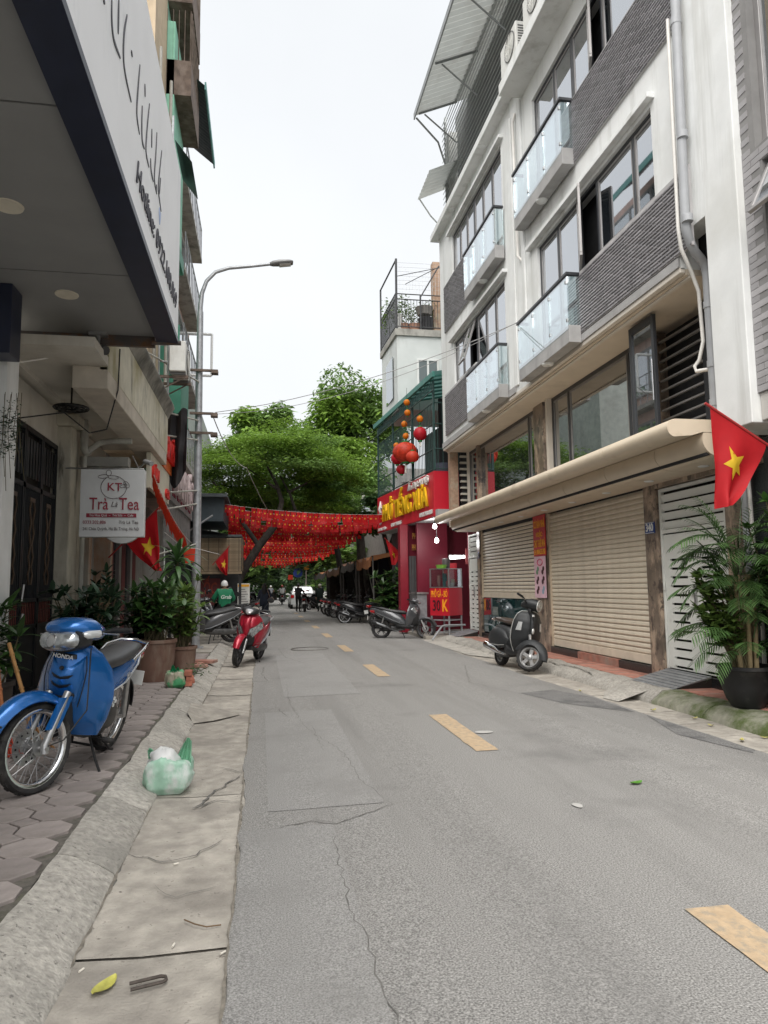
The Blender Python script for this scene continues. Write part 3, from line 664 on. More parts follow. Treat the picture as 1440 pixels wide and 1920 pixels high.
o = s.build('shop_window', MGLASS('green_glass', None, .16, (.012,.05,.05)), AB)
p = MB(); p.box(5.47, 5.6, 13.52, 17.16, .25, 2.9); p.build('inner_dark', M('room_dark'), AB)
for a_, b_ in ((9.36,10.3),(11.75,12.9),(13.5,17.2),(7.5,9.04)):
    p = MB(); p.box(5.4, 5.62, a_, b_, .03, .27); p.build('granite_step', granite, AB, bev=.006)
p = MB(); p.box(5.402, 5.62, 10.31, 11.74, .03, .268); p.build('tile_step', red_tile, AB)
# louvred metal gate with two leaves
def louvre_gate(y0, y1, z0, z1, nl, label, top=2):
    o = MB(); fw = .045
    for a, b, c, d in ((y0,y1,z1-fw,z1), (y0,y0+fw,z0,z1-fw), (y1-fw,y1,z0,z1-fw), (y0+fw,y1-fw,z1-.62,z1-.57)): o.box(5.44, 5.5, a, b, c, d)
    g_ = o.build('metal_gate', gate_grey, AB, bev=.004); tag(g_, label)
    n = 4
    for i in range(n):
        b = MB(); zz = z1-.55+i*.125; b.obox((5.47,(y0+y1)/2,zz+.04), (.012, y1-y0-2*fw, .1), Matrix.Rotation(R_(-18),3,'Y')); b.build('louvre', gate_grey, g_)
    b = MB(); b.box(5.52, 5.53, y0, y1, z0, z1); b.build('dark_backing', M('slot_dark'), g_)
    ym = (y0+y1)/2
    for a, c in ((y0+fw+.004, ym-.003), (ym+.003, y1-fw-.004)):
        W_ = c-a; ops = []; zt = z1-.64
        for i in range(nl):
            q = zt-.33-i*.118; ops.append((a+W_*.2, c-W_*.2, q-.032, q))
        lf = MB(); wall_x(lf, 5.452, 5.485, a, c, z0+.01, zt, ops); leaf = lf.build('gate_leaf', gate_grey, g_)
    h = MB(); h.box(5.425, 5.452, ym-.045, ym-.01, z0+.85, z0+1.12); h.tube([(5.41,ym-.03,z0+1.02),(5.41,ym+.07,z0+1.02)], .011, 8); h.tube([(5.41,ym-.03,z0+1.02),(5.44,ym-.03,z0+1.02)], .009, 8); h.build('gate_handle', steel, g_)
    for zz in (.35, 1.05, 1.75):
        h = MB(); h.tube([(5.437,y1-fw,z0+zz),(5.437,y1-fw,z0+zz+.12)], .014, 8); h.build('hinge', gate_grey, g_)
louvre_gate(7.6, 9.03, .28, 2.72, 13, 'light grey double gate with rows of louvre slots')
louvre_gate(17.45, 18.3, .28, 2.76, 13, 'narrow light grey gate with two rows of louvre slots')
p = MB(); p.box(5.38, 5.6, 6.9, 9.04, 2.73, 2.79); p.build('marble_lintel', marble, AB)
# checker plate ramps
def ramp(y0, y1, label, x0=4.86, x1=5.4):
    t = thing('steel_ramp', label, 'ramp', ((x0+x1)/2, (y0+y1)/2, .15))
    m_ = MB(); m_.prism([(x0,.152),(x1,.285),(x1,.265),(x0+.02,.15)], Matrix.Translation((0,y0,0)) @ CF, y1-y0); m_.build('plate', galv, t)
    for i in range(7):
        x = lerp(x0+.04, x1-.04, i/6); z = .152+(x-x0)/(x1-x0)*.133+.004
        b = MB(); b.box(x-.008, x+.008, y0+.02, y1-.02, z-.004, z+.006); b.build('rib', galv, t)
    for yy in (y0, y1-.02):
        b = MB(); b.prism([(x1,.152),(x1,.264),(x0+.08,.165),(x0+.08,.152)], Matrix.Translation((0,yy,0)) @ CF, .02); b.build('side_plate', M('slot_dark'), t)
ramp(8.0, 8.95, 'grey ribbed steel ramp leading up to the louvred double gate'); ramp(17.5, 18.3, 'small ribbed steel ramp before the narrow louvred gate')
# house number plates
def plate(y0, y1, z0, z1, txt, label):
    t = thing('house_number', label, 'house number', (5.395, (y0+y1)/2, z0))
    m_ = MB(); m_.box(5.385, 5.4, y0, y1, z0, z1); m_.build('plate', M('enamel_blue', (.02,.05,.2), .35, var=.05), t, bev=.003)
    m_ = MB()
    for a,b,c,d in ((y0+.008,y1-.008,z0+.006,z0+.012),(y0+.008,y1-.008,z1-.012,z1-.006)): m_.box(5.382, 5.386, a, b, c, d)
    m_.build('border', white_paint, t)
    lettering('numerals', txt, (z1-z0)*.95, (5.382, (y0+y1)/2, (z0+z1)/2), (0,-1,0), (0,0,1), white_paint, t, .004, .004, width=(y1-y0)*.78)
plate(9.08, 9.32, 2.12, 2.28, '340', 'blue enamel house number plate reading 340 on the marble pillar')
plate(17.22, 17.4, 2.1, 2.24, '342', 'small blue house number plate beside the narrow gate')
# banner and poster on the pillar between the shutters
t = thing('banner', 'red vertical banner with yellow lettering hung between the two shutters', 'banner', (5.37, 13.18, 1.98))
red_vinyl = M('red_vinyl', (.5,.025,.03), .5, var=.06); yellow_ink = M('yellow_ink', (.85,.42,.03), .6, var=.05)
m_ = MB(); m_.box(5.365, 5.372, 12.88, 13.5, 1.98, 2.78); m_.build('sheet', red_vinyl, t)
for txt, z, sz, wd in (('CÓ BÁN NHÀ', 2.6, .2, .56), ('HOẶC:', 2.4, .12, .32), ('CHO THUÊ NHÀ', 2.22, .2, .56), ('LH: 0904.335.953', 2.06, .14, .56)):
    lettering('lettering', txt, sz, (5.363, 13.19, z), (0,-1,0), (0,0,1), yellow_ink, t, .002, .004, width=wd)
t = thing('poster', 'pink poster with rows of small product pictures below the red banner', 'poster', (5.37, 13.2, 1.2))
m_ = MB(); m_.box(5.366, 5.372, 12.93, 13.5, 1.17, 1.975); m_.build('sheet', M('pink_paper', (.75,.5,.58), .6, var=.12, vsc=3), t)
m_ = MB(); m_.tube([(5.364, 13.2+.13*math.cos(a), 1.86+.06*math.sin(a)) for a in [i*math.pi/8 for i in range(16)]], .012, 5, closed=True); m_.build('heading', M('pink_ink', (.6,.12,.2), .6), t)
for i in range(3):
    for j in range(2):
        m_ = MB(); yy = 13.34-j*.27; zz = 1.7-i*.19
        m_.lathe([(0,.003),(.05,.003),(.05,0)], 10, Matrix.Translation((5.3655,yy+.02,zz-.03)) @ Matrix.Rotation(-math.pi/2,4,'Y')); m_.lathe([(0,.004),(.045,.004),(.045,0)], 10, Matrix.Translation((5.3655,yy-.03,zz+.035)) @ Matrix.Rotation(-math.pi/2,4,'Y'))
        m_.build('product_picture', M('ink_green', (.15,.3,.18), .6) if (i == 0 and j == 0) else (M('ink_blue', (.3,.4,.5), .6) if (i == 2 and j == 1) else M('ink_maroon', (.06,.015,.02), .6)), t)

# ============================================================= grey tiled building at the right edge
GB = thing('tiled_building', 'grey brick tiled building with tilted open windows beside the white party wall', 'building', (5.2, 4.5, 0))
gt = M('grey_wall_tile', (.33,.32,.325), .6, var=.1, vsc=8, orand=.16)
w_ = MB(); gops = [(4.0,6.0,5.78,9.5), (3.6,5.92,3.6,5.6)]
wall_x(w_, 4.88, 5.2, 2.5, 6.2, 3.3, 12, gops); w_.build('wall', M('tile_mortar', (.22,.215,.21), .9), GB)
tm = MB(); tm.box(-.006, .008, .003, .247, .003, .067); gme = tm.mesh('brick_tile', gt)
cnt = 0; rest = MB(); row = 0; z = 3.3
while z < 9.4:
    y = 6.2-.25 if row % 2 == 0 else 6.2-.125
    first = row % 2 == 1
    if first:
        rest.box(4.874, 4.888, 6.2-.122, 6.197, z+.003, z+.067)
    while y > 4.3:
        cov = any(a < y+.249 and b > y+.001 and c < z+.07 and d > z for a, b, c, d in gops)
        if first: y -= .25; first = False; 
        y0 = y
        cov = any(a < y0+.249 and b > y0+.001 and c < z+.07 and d > z for a, b, c, d in gops)
        if not cov:
            if cnt < 295 and y0 > 5.3: place('brick_tile', gme, GB, Vector((4.88, y0, z))-woff(GB)); cnt += 1
            else: rest.box(4.874, 4.888, y0+.003, y0+.247, z+.003, z+.067)
        y -= .25
    z += .07; row += 1
o = rest.build('brick_tiles_rest', gt, GB); o['kind'] = 'stuff'
p = MB(); p.box(4.9, 5.7, 2.5, 6.195, 3.02, 3.3); p.build('stone_band', M('pale_stone', (.5,.48,.45), .8, var=.1, stain=((.33,.31,.28), 3, .5, .8, .3)), GB, bev=.008)
for i in range(3):
    p = MB(); p.box(5.44, 5.6, 2.5, 7.22, .13+i*.96, .13+i*.96+.95); p.build('granite_panel', M('dark_granite', (.04,.045,.045), .2, var=.3, vsc=50, spec=.7), GB, bev=.006)
window(4.0, 6.0, 5.78, 9.5, (4.7, 5.4), 4.97, fm=grey_frame, gm=shop_glass, par=GB, fw=.07)
for i in range(9):
    p = MB(); p.tube([(4.955,4.05,6.1+i*.3),(4.955,5.42,6.1+i*.3)], .012, 6); p.build('window_bar', white_paint, GB)
p = MB(); p.tube([(4.955,5.42,5.85),(4.955,5.42,9.4)], .016, 6); p.build('window_bar', white_paint, GB)
o = window(3.6, 5.92, 3.6, 5.6, (5.2,), 4.97, fm=dark_frame, gm=shop_glass, par=GB, fw=.07)
open_sash(o, 5.22, 5.9, 4.95, 5.55, .45, True, 4.94)
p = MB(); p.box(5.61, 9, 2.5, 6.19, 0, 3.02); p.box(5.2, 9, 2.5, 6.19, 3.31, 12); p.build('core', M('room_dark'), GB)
# ============================================================= noodle shop, caged terrace and narrow white house behind it
rnd = random.Random(21)
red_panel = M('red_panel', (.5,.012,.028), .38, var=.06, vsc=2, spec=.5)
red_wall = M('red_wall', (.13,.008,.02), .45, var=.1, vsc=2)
green_iron = M('green_iron', (.035,.075,.07), .5, .2, var=.15)
teal_paint = M('teal_paint', (.05,.19,.16), .5, var=.12, stain=((.12,.25,.22), 3, .55, .75, 1))
pale_wall = M('pale_wall', (.6,.63,.62), .8, var=.06, vsc=2, stain=((.42,.43,.41), 1.3, .55, .8, .3), bump=.08)
A0 = Vector((4.66, 18.8, 0)); A1 = Vector((4.1, 25.0, 0)); SU = (A1-A0).normalized(); SN = Vector((-SU.y, SU.x, 0))  # front line, SN points to the street
def fp(t, out, z): return A0 + SU*t + SN*out + Vector((0,0,z))
FM = lambda o: frame(o, -SU, (0,0,1))     # reading direction runs towards the camera end
# --- the shop building
PS = thing('noodle_shop', 'red fronted noodle shop with caged terrace above its sign', 'shop', (5.6, 21.5, 0))
def fbox(mb, t0, t1, o0, o1, z0, z1, m=0):
    v = [fp(t, o, z) for t in (t0,t1) for o in (o0,o1) for z in (z0,z1)]
    mb.add(v, [(0,1,3,2),(4,6,7,5),(0,4,5,1),(2,3,7,6),(0,2,6,4),(1,5,7,3)], m)
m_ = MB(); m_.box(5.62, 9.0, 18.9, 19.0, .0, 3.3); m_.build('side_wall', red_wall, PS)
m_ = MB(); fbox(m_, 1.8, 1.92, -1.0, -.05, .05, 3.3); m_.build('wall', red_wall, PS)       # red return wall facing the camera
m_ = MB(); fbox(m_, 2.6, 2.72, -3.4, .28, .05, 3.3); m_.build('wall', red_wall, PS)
m_ = MB(); fbox(m_, 2.4, 2.62, .05, .3, .05, 3.3); m_.build('red_column', M('deep_red', (.22,.01,.022), .45, var=.08), PS, bev=.006)
m_ = MB(); fbox(m_, 3.6, 6.2, -.6, -.5, .0, 3.3); m_.build('shutter_wall', M('dark_shutter', (.05,.05,.055), .6), PS)
m_ = MB(); fbox(m_, -.2, 6.3, -3.4, -.02, 3.3, 3.5); m_.build('floor_slab', grey_render, PS)
m_ = MB(); m_.box(5.62, 9.0, 19.0, 19.1, 3.5, 6.8); m_.build('terrace_wall', M('old_wall', (.3,.3,.27), .9, stain=((.12,.13,.1), 2, .45, .7, .4)), PS)
m_ = MB(); fbox(m_, 2.0, 2.1, -1.7, -.9, 3.5, 7.2); m_.build('terrace_wall', M('room_dark'), PS)
m_ = MB(); fbox(m_, .2, 6.2, -1.9, -1.8, 3.5, 6.9); m_.build('terrace_back', M('terrace_dark', (.06,.075,.075), .8, var=.3, vsc=2), PS)
# folding door in the red wall
for i in range(8):
    m_ = MB(); fbox(m_, 2.57, 2.6, -.1-i*.085, -.03-i*.085, .1, 2.35); m_.build('door_slat', M('grey_slat', (.12,.12,.12), .5, .3), PS)
lettering('wall_lettering', 'PHỞ GÀ - BÒ', .26, fp(2.55,-.45,2.95), (1,.09,0), (0,0,1), M('dull_gold', (.45,.22,.05), .5), PS, .02, .004, width=.62)
lettering('wall_lettering', 'PHỞ TIẾNG XƯA', .26, fp(2.55,-.45,2.6), (1,.09,0), (0,0,1), M('dull_gold'), PS, .02, .004, width=.66)
# terrace cage: bars, posts, awning
for i in range(46):
    t = .1+i*.135
    m_ = MB(); m_.tube([fp(t,-.02,4.6), fp(t,-.02,6.5)], .011, 5); m_.build('cage_bar', green_iron, PS)
for i in range(9):
    m_ = MB(); o_ = -.12-i*.15; m_.tube([fp(-.02,o_,4.6), fp(-.02,o_,6.5)], .011, 5); m_.build('cage_bar', green_iron, PS)
for z in (4.64, 5.2, 5.9, 6.5):
    m_ = MB(); m_.tube([fp(.0,-.02,z), fp(6.2,-.02,z)], .018, 6); m_.build('cage_rail', green_iron, PS)
    m_ = MB(); m_.tube([fp(-.02,-.02,z), fp(-.02,-1.4,z)], .018, 6); m_.build('cage_rail', green_iron, PS)
for t in (.02, 2.0, 4.2, 6.18):
    m_ = MB(); fbox(m_, t-.03, t+.03, -.06, 0, 4.59, 7.1); m_.build('cage_post', green_iron, PS)
m_ = MB(); fbox(m_, -.3, 6.4, .02, .1, 7.14, 7.3); m_.build('awning_edge', teal_paint, PS, bev=.01)
for i in range(14):
    t = -.2+i*.49
    m_ = MB(); m_.tube([fp(t,.05,7.18), fp(t,-1.7,7.55)], .03, 5); m_.build('awning_rafter', teal_paint, PS)
m_ = MB(); m_.add([fp(-.3,.08,7.29), fp(6.4,.08,7.29), fp(6.4,-1.8,7.68), fp(-.3,-1.8,7.68)], [(0,1,2,3)]); m_.build('awning_sheet', M('awning_green', (.09,.2,.18), .6, trl=.4), PS)
for i in range(24):   # wrought zigzag under the awning edge
    t = -.2+i*.26
    m_ = MB(); m_.tube([fp(t,.03,7.12), fp(t+.065,.03,6.84), fp(t+.13,.03,7.1), fp(t+.195,.03,6.84), fp(t+.26,.03,7.12)], .011, 4); m_.build('iron_scroll', green_iron, PS)
m_ = MB(); m_.tube([fp(-.2,.03,6.82), fp(6.3,.03,6.82)], .02, 5); m_.build('cage_rail', green_iron, PS)
# pale ladder-like vent and brick pier beside the white building
m_ = MB(); m_.box(5.0, 5.22, 18.35, 18.55, 3.0, 6.9); m_.build('brick_pier', M('old_brick', (.36,.24,.17), .9, var=.2, vsc=14, stain=((.4,.36,.28), 4, .5, .7, 1)), PS)
m_ = MB(); m_.box(5.33, 5.5, 18.42, 18.5, 3.0, 5.05); m_.build('vent_back', M('room_dark'), PS)
for i in range(10):
    m_ = MB(); m_.box(5.28, 5.52, 18.33, 18.42, 3.35+i*.17, 3.4+i*.17); m_.build('vent_slat', M('pale_cement', (.5,.48,.42), .85), PS)
# --- shop sign box
SG = thing('shop_sign', 'long red sign box with raised yellow letters over the noodle shop', 'sign', tuple(fp(3.1, .2, 3.3)))
m_ = MB(); fbox(m_, 0, 6.25, -.72, .0, 3.32, 4.58); m_.build('box', red_panel, SG, bev=.008)
for i in range(36):
    t = .03+i*.172
    m_ = MB(); fbox(m_, t, t+.166, .0, .012, 3.34, 4.56); m_.build('face_panel', M('red_face', (.55,.02,.035), .4, var=.08, orand=.05, spec=.5), SG)
yl = M('yellow_acrylic', (.82,.5,.015), .35, var=.04, spec=.5); wl = M('white_acrylic', (.75,.73,.7), .4, var=.05)
lettering('lettering', 'PHỞ TIẾNG XƯA', .78, fp(2.9,.05,3.9), -SU, (0,0,1), yl, SG, .06, .018, width=4.85)
lettering('lettering', 'Ẩm Thực Hà Nội', .26, fp(1.35,.05,4.4), -SU, (0,0,1), wl, SG, .05, .004, shear=.3, width=2.0)
lettering('lettering', '0912.798 888', .16, fp(.7,.03,3.46), -SU, (0,0,1), wl, SG, .02, .006, width=1.15)
lettering('lettering', '0987 798885', .15, fp(3.75,.03,3.44), -SU, (0,0,1), wl, SG, .02, .006, width=1.2)
lettering('lettering', '338 Bà Triệu', .13, fp(5.55,.03,3.42), -SU, (0,0,1), wl, SG, .02, .004, width=1.1)
m_ = MB(); P = lambda u, v: fp(5.72-u, .03, 3.95+v)
m_.tube([P(-.1,-.35),P(.1,-.3),P(.18,-.12),P(.05,-.02),P(-.12,-.06),P(-.16,.02),P(-.05,.08),P(.1,.06)], .03, 6); m_.tube([P(.0,.06),P(-.02,.18),P(.04,.3),P(.0,.46)], [.05,.09,.06,.01], 8); m_.tube([P(.08,.22),P(.28,.2)], [.03,.008], 6)
m_.build('emblem', wl, SG)
# two lit bulbs hanging under the sign
bulb_m = M('lit_bulb', (1,1,1), .4, var=0, emit=(1,.98,.95), es=3)
for i, (t, o_, z, lb) in enumerate(((.75,-.25,3.12,'upper glowing white bulb hanging under the red shop sign'), (.75,-.3,2.72,'lower glowing white bulb hanging under the red shop sign'))):
    T = thing('light_bulb', lb, 'light bulb', tuple(fp(t,o_,z-.1)))
    m_ = MB(); m_.lathe([(0,-.08),(.045,-.068),(.062,-.025),(.055,.015),(.03,.06)], 14, Matrix.Translation(fp(t,o_,z))); m_.build('globe', bulb_m, T)
    m_ = MB(); m_.tube([fp(t,o_,z+.06), fp(t,o_,z+.12)], .03, 8); m_.tube([fp(t,o_,z+.12), fp(t,o_,3.33)], .006, 5); m_.build('cord', black_plastic, T)
    pl = bpy.data.lights.new('bulb_light', 'POINT'); pl.energy = 5; pl.shadow_soft_size = .09; lo = bpy.data.objects.new('bulb_light', pl); COL.objects.link(lo); lo.parent = T; lo.location = (0,-.12,-.02)
T = thing('strip_light', 'short lit fluorescent tube above the food counter', 'strip light', (5.6,20.2,2.2))
m_ = MB(); m_.tube([(5.42,20.1,2.22),(5.85,20.14,2.26)], .03, 8); m_.build('tube', M('lit_tube', (1,1,1), .4, var=0, emit=(1,.98,.95), es=4), T)
m_ = MB(); m_.box(5.4, 5.9, 20.14, 20.18, 2.24, 2.32); m_.build('housing', white_paint, T)
# red menu boards, apron row
for i in range(3):
    m_ = MB(); m_.box(5.86+i*.16, 5.98+i*.16, 20.0, 20.03, 2.05-.03*(i%2), 2.5); o = m_.build('hanging_pouch', M('faded_red', (.4,.1,.1), .7, var=.2), None)
    tag(o, 'faded red paper strip in a row of three hanging over the food counter', 'paper strip', 'red strips over the counter')
m_ = MB(); m_.box(5.3, 5.75, 20.6, 20.64, 1.55, 2.1); tag(m_.build('menu_board', M('menu_red', (.4,.02,.03), .5)), 'plain red board on the shop wall behind the food counter', 'board')
# --- glass food counter
FC = thing('food_counter', 'glass food cabinet on a red counter with yellow lettering on a pipe frame', 'food counter', (5.05,19.1,.1))
X0, X1, Y0, Y1 = 4.72, 5.36, 18.82, 19.46
m_ = MB(); m_.box(X0, X1, Y0, Y1, .62, 1.38); m_.build('counter', M('counter_red', (.5,.015,.03), .35, var=.05), FC, bev=.01)
for (a, b, c, d) in ((X0,X0+.03,Y0,Y0+.03),(X1-.03,X1,Y0,Y0+.03),(X0,X0+.03,Y1-.03,Y1),(X1-.03,X1,Y1-.03,Y1)):
    m_ = MB(); m_.box(a, b, c, d, 1.38, 1.88); m_.build('cabinet_post', steel, FC)
m_ = MB(); m_.box(X0, X1, Y0, Y1, 1.88, 1.9); m_.build('cabinet_top', steel, FC)
m_ = MB(); m_.box(X0-.01, X1+.01, Y0-.01, Y1, 1.375, 1.4); m_.build('tray', steel, FC)
cg = MGLASS('cabinet_glass', (.85,.9,.9), .1)
for (a, b, c, d) in ((X0+.03,X1-.03,Y0+.008,Y0+.014),(X0+.008,X0+.014,Y0+.03,Y1-.03),(X1-.014,X1-.008,Y0+.03,Y1-.03)):
    m_ = MB(); m_.box(a, b, c, d, 1.4, 1.88); m_.build('glass_panel', cg, FC)
lettering('lettering', 'PHỞ GÀ - BÒ', .24, (X0-.006,19.14,1.2), (0,-1,0), (0,0,1), M('orange_ink', (.9,.35,.02), .5), FC, .008, .004, width=.54)
lettering('lettering', '30', .4, (X0-.006,19.24,.88), (0,-1,0), (0,0,1), M('dark_ink', (.06,.01,.015), .5), FC, .008, .006, width=.26)
lettering('lettering', 'K', .44, (X0-.006,18.96,.88), (0,-1,0), (0,0,1), M('orange_ink'), FC, .008, .012, width=.19)
m_ = MB()
for (x, y) in ((X0+.03,Y0+.03),(X1-.03,Y0+.03),(X0+.03,Y1-.03),(X1-.03,Y1-.03)): m_.tube([(x,y,.1),(x,y,.62)], .025, 8)
for z in (.18,.34,.5): m_.tube([(X0+.03,Y0+.03,z),(X1-.03,Y0+.03,z)], .018, 8); m_.tube([(X0+.03,Y0+.03,z),(X0+.03,Y1-.03,z)], .018, 8); m_.tube([(X1-.03,Y0+.03,z),(X1-.03,Y1-.03,z)], .018, 8)
m_.build('pipe_frame', galv, FC)
for i, (x, y, z, r1, h, col, nm, lb) in enumerate(((4.85,18.95,1.41,.08,.14,(.5,.12,.14),'food_bowl','pinkish bowl of food behind the cabinet glass'), (5.1,18.95,1.41,.1,.1,(.65,.64,.6),'food_bowl','white bowl inside the glass cabinet'),
      (5.25,19.0,1.41,.07,.2,(.55,.5,.3),'sauce_jar','straw coloured jar inside the glass cabinet'), (4.78,19.3,1.41,.07,.3,(.45,.2,.18),'meat_hook','reddish hanging poultry behind the cabinet glass'), (5.0,19.2,1.41,.09,.36,(.05,.2,.22),'food_tub','teal tub at the back of the glass cabinet'))):
    m_ = MB(); m_.lathe([(0,0),(r1*.6,0),(r1,h*.6),(r1*.95,h),(r1*.8,h*.96),(0,h*.8)], 12, Matrix.Translation((x,y,z))); tag(m_.build(nm, M('food%d' % i, col, .5)), lb, nm.replace('_',' '))
m_ = MB(); m_.lathe([(.16,0),(.2,.1),(.21,.1),(.17,0)], 14, Matrix.Translation((4.95,19.3,1.905))); m_.lathe([(0,0),(.16,0)], 14, Matrix.Translation((4.95,19.3,1.905))); tag(m_.build('green_basin', M('green_plastic', (.16,.35,.04), .4)), 'bright green plastic basin on top of the glass cabinet', 'basin')
m_ = MB(); m_.lathe([(0,0),(.14,0),(.15,.26),(.13,.28),(0,.28)], 16, Matrix.Translation((5.25,19.3,1.905))); tag(m_.build('stock_pot', M('dark_pot', (.08,.07,.07), .5, .3)), 'dark round pot on top of the glass cabinet', 'pot')
FC.rotation_euler = (0,0,R_(40))
for o in [q for q in bpy.data.objects if q.name.split('.')[0] in ('food_bowl','sauce_jar','meat_hook','food_tub','green_basin','stock_pot')]: o.data.transform(Matrix.Translation((5.05,19.1,0)) @ Matrix.Rotation(R_(40),4,'Z') @ Matrix.Diagonal((.75,.75,1,1)) @ Matrix.Translation((-5.05,-19.12,0)))
T = thing('railing', 'bent galvanised pipe handrail beside the food counter', 'railing', (4.9,18.5,.1))
m_ = MB(); m_.tube([(4.42,18.35,.02),(4.75,18.6,.36),(4.85,18.62,.38),(5.4,18.62,.38)], .025, 8); m_.tube([(5.3,18.62,.1),(5.3,18.62,.38)], .02, 8); m_.build('pipe', galv, T)
T = thing('steel_cabinet', 'dull grey steel cabinet with a plate on top beside the food counter', 'cabinet', (4.5,20.2,.1))
m_ = MB(); m_.box(4.33, 4.62, 19.75, 20.6, .45, 1.2); m_.build('body', galv, T, bev=.01); m_ = MB(); m_.box(4.29, 4.66, 19.7, 20.65, 1.2, 1.25); m_.build('top', steel, T)
for (x, y) in ((4.36,19.8),(4.59,19.8),(4.36,20.55),(4.59,20.55)):
    m_ = MB(); m_.box(x-.02, x+.02, y-.02, y+.02, .09, .45); m_.build('leg', galv, T)
# --- lanterns on the terrace
lan_red = M('lantern_red', (.55,.015,.03), .5, var=.1, trl=.35); lan_or = M('lantern_orange', (.75,.22,.01), .5, var=.1, trl=.35); lan_gr = M('lantern_green', (.02,.25,.07), .5, trl=.3)
def lantern(loc, r, h, mat, label, group, tassel=True, top=True):
    T = thing('lantern', label, 'lantern', loc, 0, group)
    m_ = MB(); n = 16; vs_ = []; k = 8
    for i in range(k+1):
        a = -math.pi/2+math.pi*i/k
        for j in range(n):
            rr = r*max(.22, math.cos(a))*(1 if j % 2 == 0 else .93); vs_.append((rr*math.cos(2*math.pi*j/n), rr*math.sin(2*math.pi*j/n), h*.5*math.sin(a)))
    m_.add(vs_, [(i*n+j, i*n+(j+1)%n, (i+1)*n+(j+1)%n, (i+1)*n+j) for i in range(k) for j in range(n)], 0, True); m_.build('shade', mat, T, False)
    m_ = MB(); m_.lathe([(0,-.02),(r*.3,-.02),(r*.3,.03),(0,.03)], 10, Matrix.Translation((0,0,h/2))); m_.lathe([(0,-.03),(r*.3,-.03),(r*.3,.02)], 10, Matrix.Translation((0,0,-h/2))); m_.build('cap', lan_gr if top else lan_or, T, False)
    m_ = MB(); m_.tube([(0,0,h/2),(0,0,h/2+.35)], .005, 4); m_.build('cord', black_plastic, T, False)
    if tassel: m_ = MB(); m_.tube([(0,0,-h/2),(0,0,-h/2-r*.8)], [.02,.035], 6); m_.build('tassel', M('tassel_white', (.7,.68,.62), .7), T, False)
def fpl(t, o_, z): return tuple(fp(t, o_, z))
lantern(fpl(3.0,.18,5.45), .2, .4, lan_red, 'round red lantern under an orange one beside the large lantern', None)
lantern(fpl(1.95,.22,5.45), .4, .62, M('lantern_gold', (.6,.05,.02), .5, var=.3, vsc=9, trl=.3), 'largest red and gold lantern on the caged terrace', None)
lantern(fpl(.55,.2,5.72), .2, .4, lan_red, 'round red lantern with ribbed shade nearest the white building', None)
lantern(fpl(2.3,.25,4.98), .17, .3, lan_red, 'small red lantern hanging below the largest one', None, False)
lantern(fpl(1.3,.2,5.2), .2, .34, M('lantern_coral', (.75,.08,.04), .5, trl=.4), 'coral red lantern hanging beside the largest one', None, False)
for t, z in ((3.0,5.86),(1.95,5.95),(2.1,6.35),(1.75,6.62),(.55,6.15),(1.8,6.95)):
    lantern(fpl(t,.2,z), .1, .2, lan_or, 'small orange ball ornament with a green cap on the terrace cage', 'orange ornaments on the terrace', False)
# pots in the cage
for t, o_, z, r1, h, lb in ((3.5,-.25,4.55,.16,.22,'white plant pot on a shelf inside the terrace cage'), (3.55,-.3,3.52,.2,.75,'tall pale drum standing inside the terrace cage'), (.7,-.5,4.5,.28,.4,'dark blue rounded jar inside the terrace cage')):
    m_ = MB(); m_.lathe([(0,0),(r1*.75,0),(r1,h),(r1*.9,h),(0,h*.9)], 14, Matrix.Translation(fp(t,o_,z))); tag(m_.build('pot', M('pot_'+lb[:5], (.6,.6,.58) if 'dark' not in lb else (.08,.1,.14), .6)), lb, 'pot')

# --- narrow white house beyond, with roof terrace
WH = thing('white_house', 'narrow pale house with a fenced roof garden behind the caged terrace', 'house', (5.3,23.6,0))
def hx(x, y): return x - (y-22)*.038
m_ = MB(); v = [(4.3,22,0),(7.5,22,0),(7.5,24.4,0),(4.21,24.4,0)]
def vprism(mb, poly, z0, z1, m=0):
    k = len(poly); mb.add([(x,y,z0) for x,y in poly]+[(x,y,z1) for x,y in poly], [list(range(k))[::-1], list(range(k,2*k))]+[(i,(i+1)%k,k+(i+1)%k,k+i) for i in range(k)], m)
vprism(m_, [(4.3,22),(7.5,22),(7.5,24.4),(4.21,24.4)], 7.1, 9.55); vprism(m_, [(6.3,22.2),(7.5,22.2),(7.5,24.4),(6.3,24.4)], 0, 7.1); m_.build('wall', pale_wall, WH)
m_ = MB(); vprism(m_, [(4.24,21.94),(7.5,21.94),(7.5,24.46),(4.15,24.46)], 9.55, 9.78); m_.build('roof_slab', M('weathered_slab', (.36,.35,.32), .9, stain=((.16,.155,.14), 3, .45, .7, .5)), WH, bev=.01)
fr = MB(); a, b, c, d = 4.95, 5.68, 7.88, 8.8
for (p0,p1,q0,q1) in ((a,b,c,c+.06),(a,b,d-.06,d),(a,a+.06,c+.06,d-.06),(b-.06,b,c+.06,d-.06),((a+b)/2-.03,(a+b)/2+.03,c+.06,d-.06)): fr.box(p0, p1, 21.95, 22.02, q0, q1)
o = fr.build('window', white_paint, WH, bev=.004)
for p0, p1 in ((a+.06,(a+b)/2-.03),((a+b)/2+.03,b-.06)):
    g_ = MB(); g_.box(p0, p1, 21.985, 21.995, c+.06, d-.06); g_.build('pane', MGLASS('grey_pane', None, .2, (.11,.14,.145)), o)
g_ = MB(); g_.box(4.23, 4.25, 22.5, 23.7, 7.6, 9.0); o = g_.build('window', MGLASS('mirror_pane', None, .25, (.09,.12,.11)), WH)
iron = M('dark_iron', (.06,.062,.065), .6, .3, var=.2)
RZ = 9.78
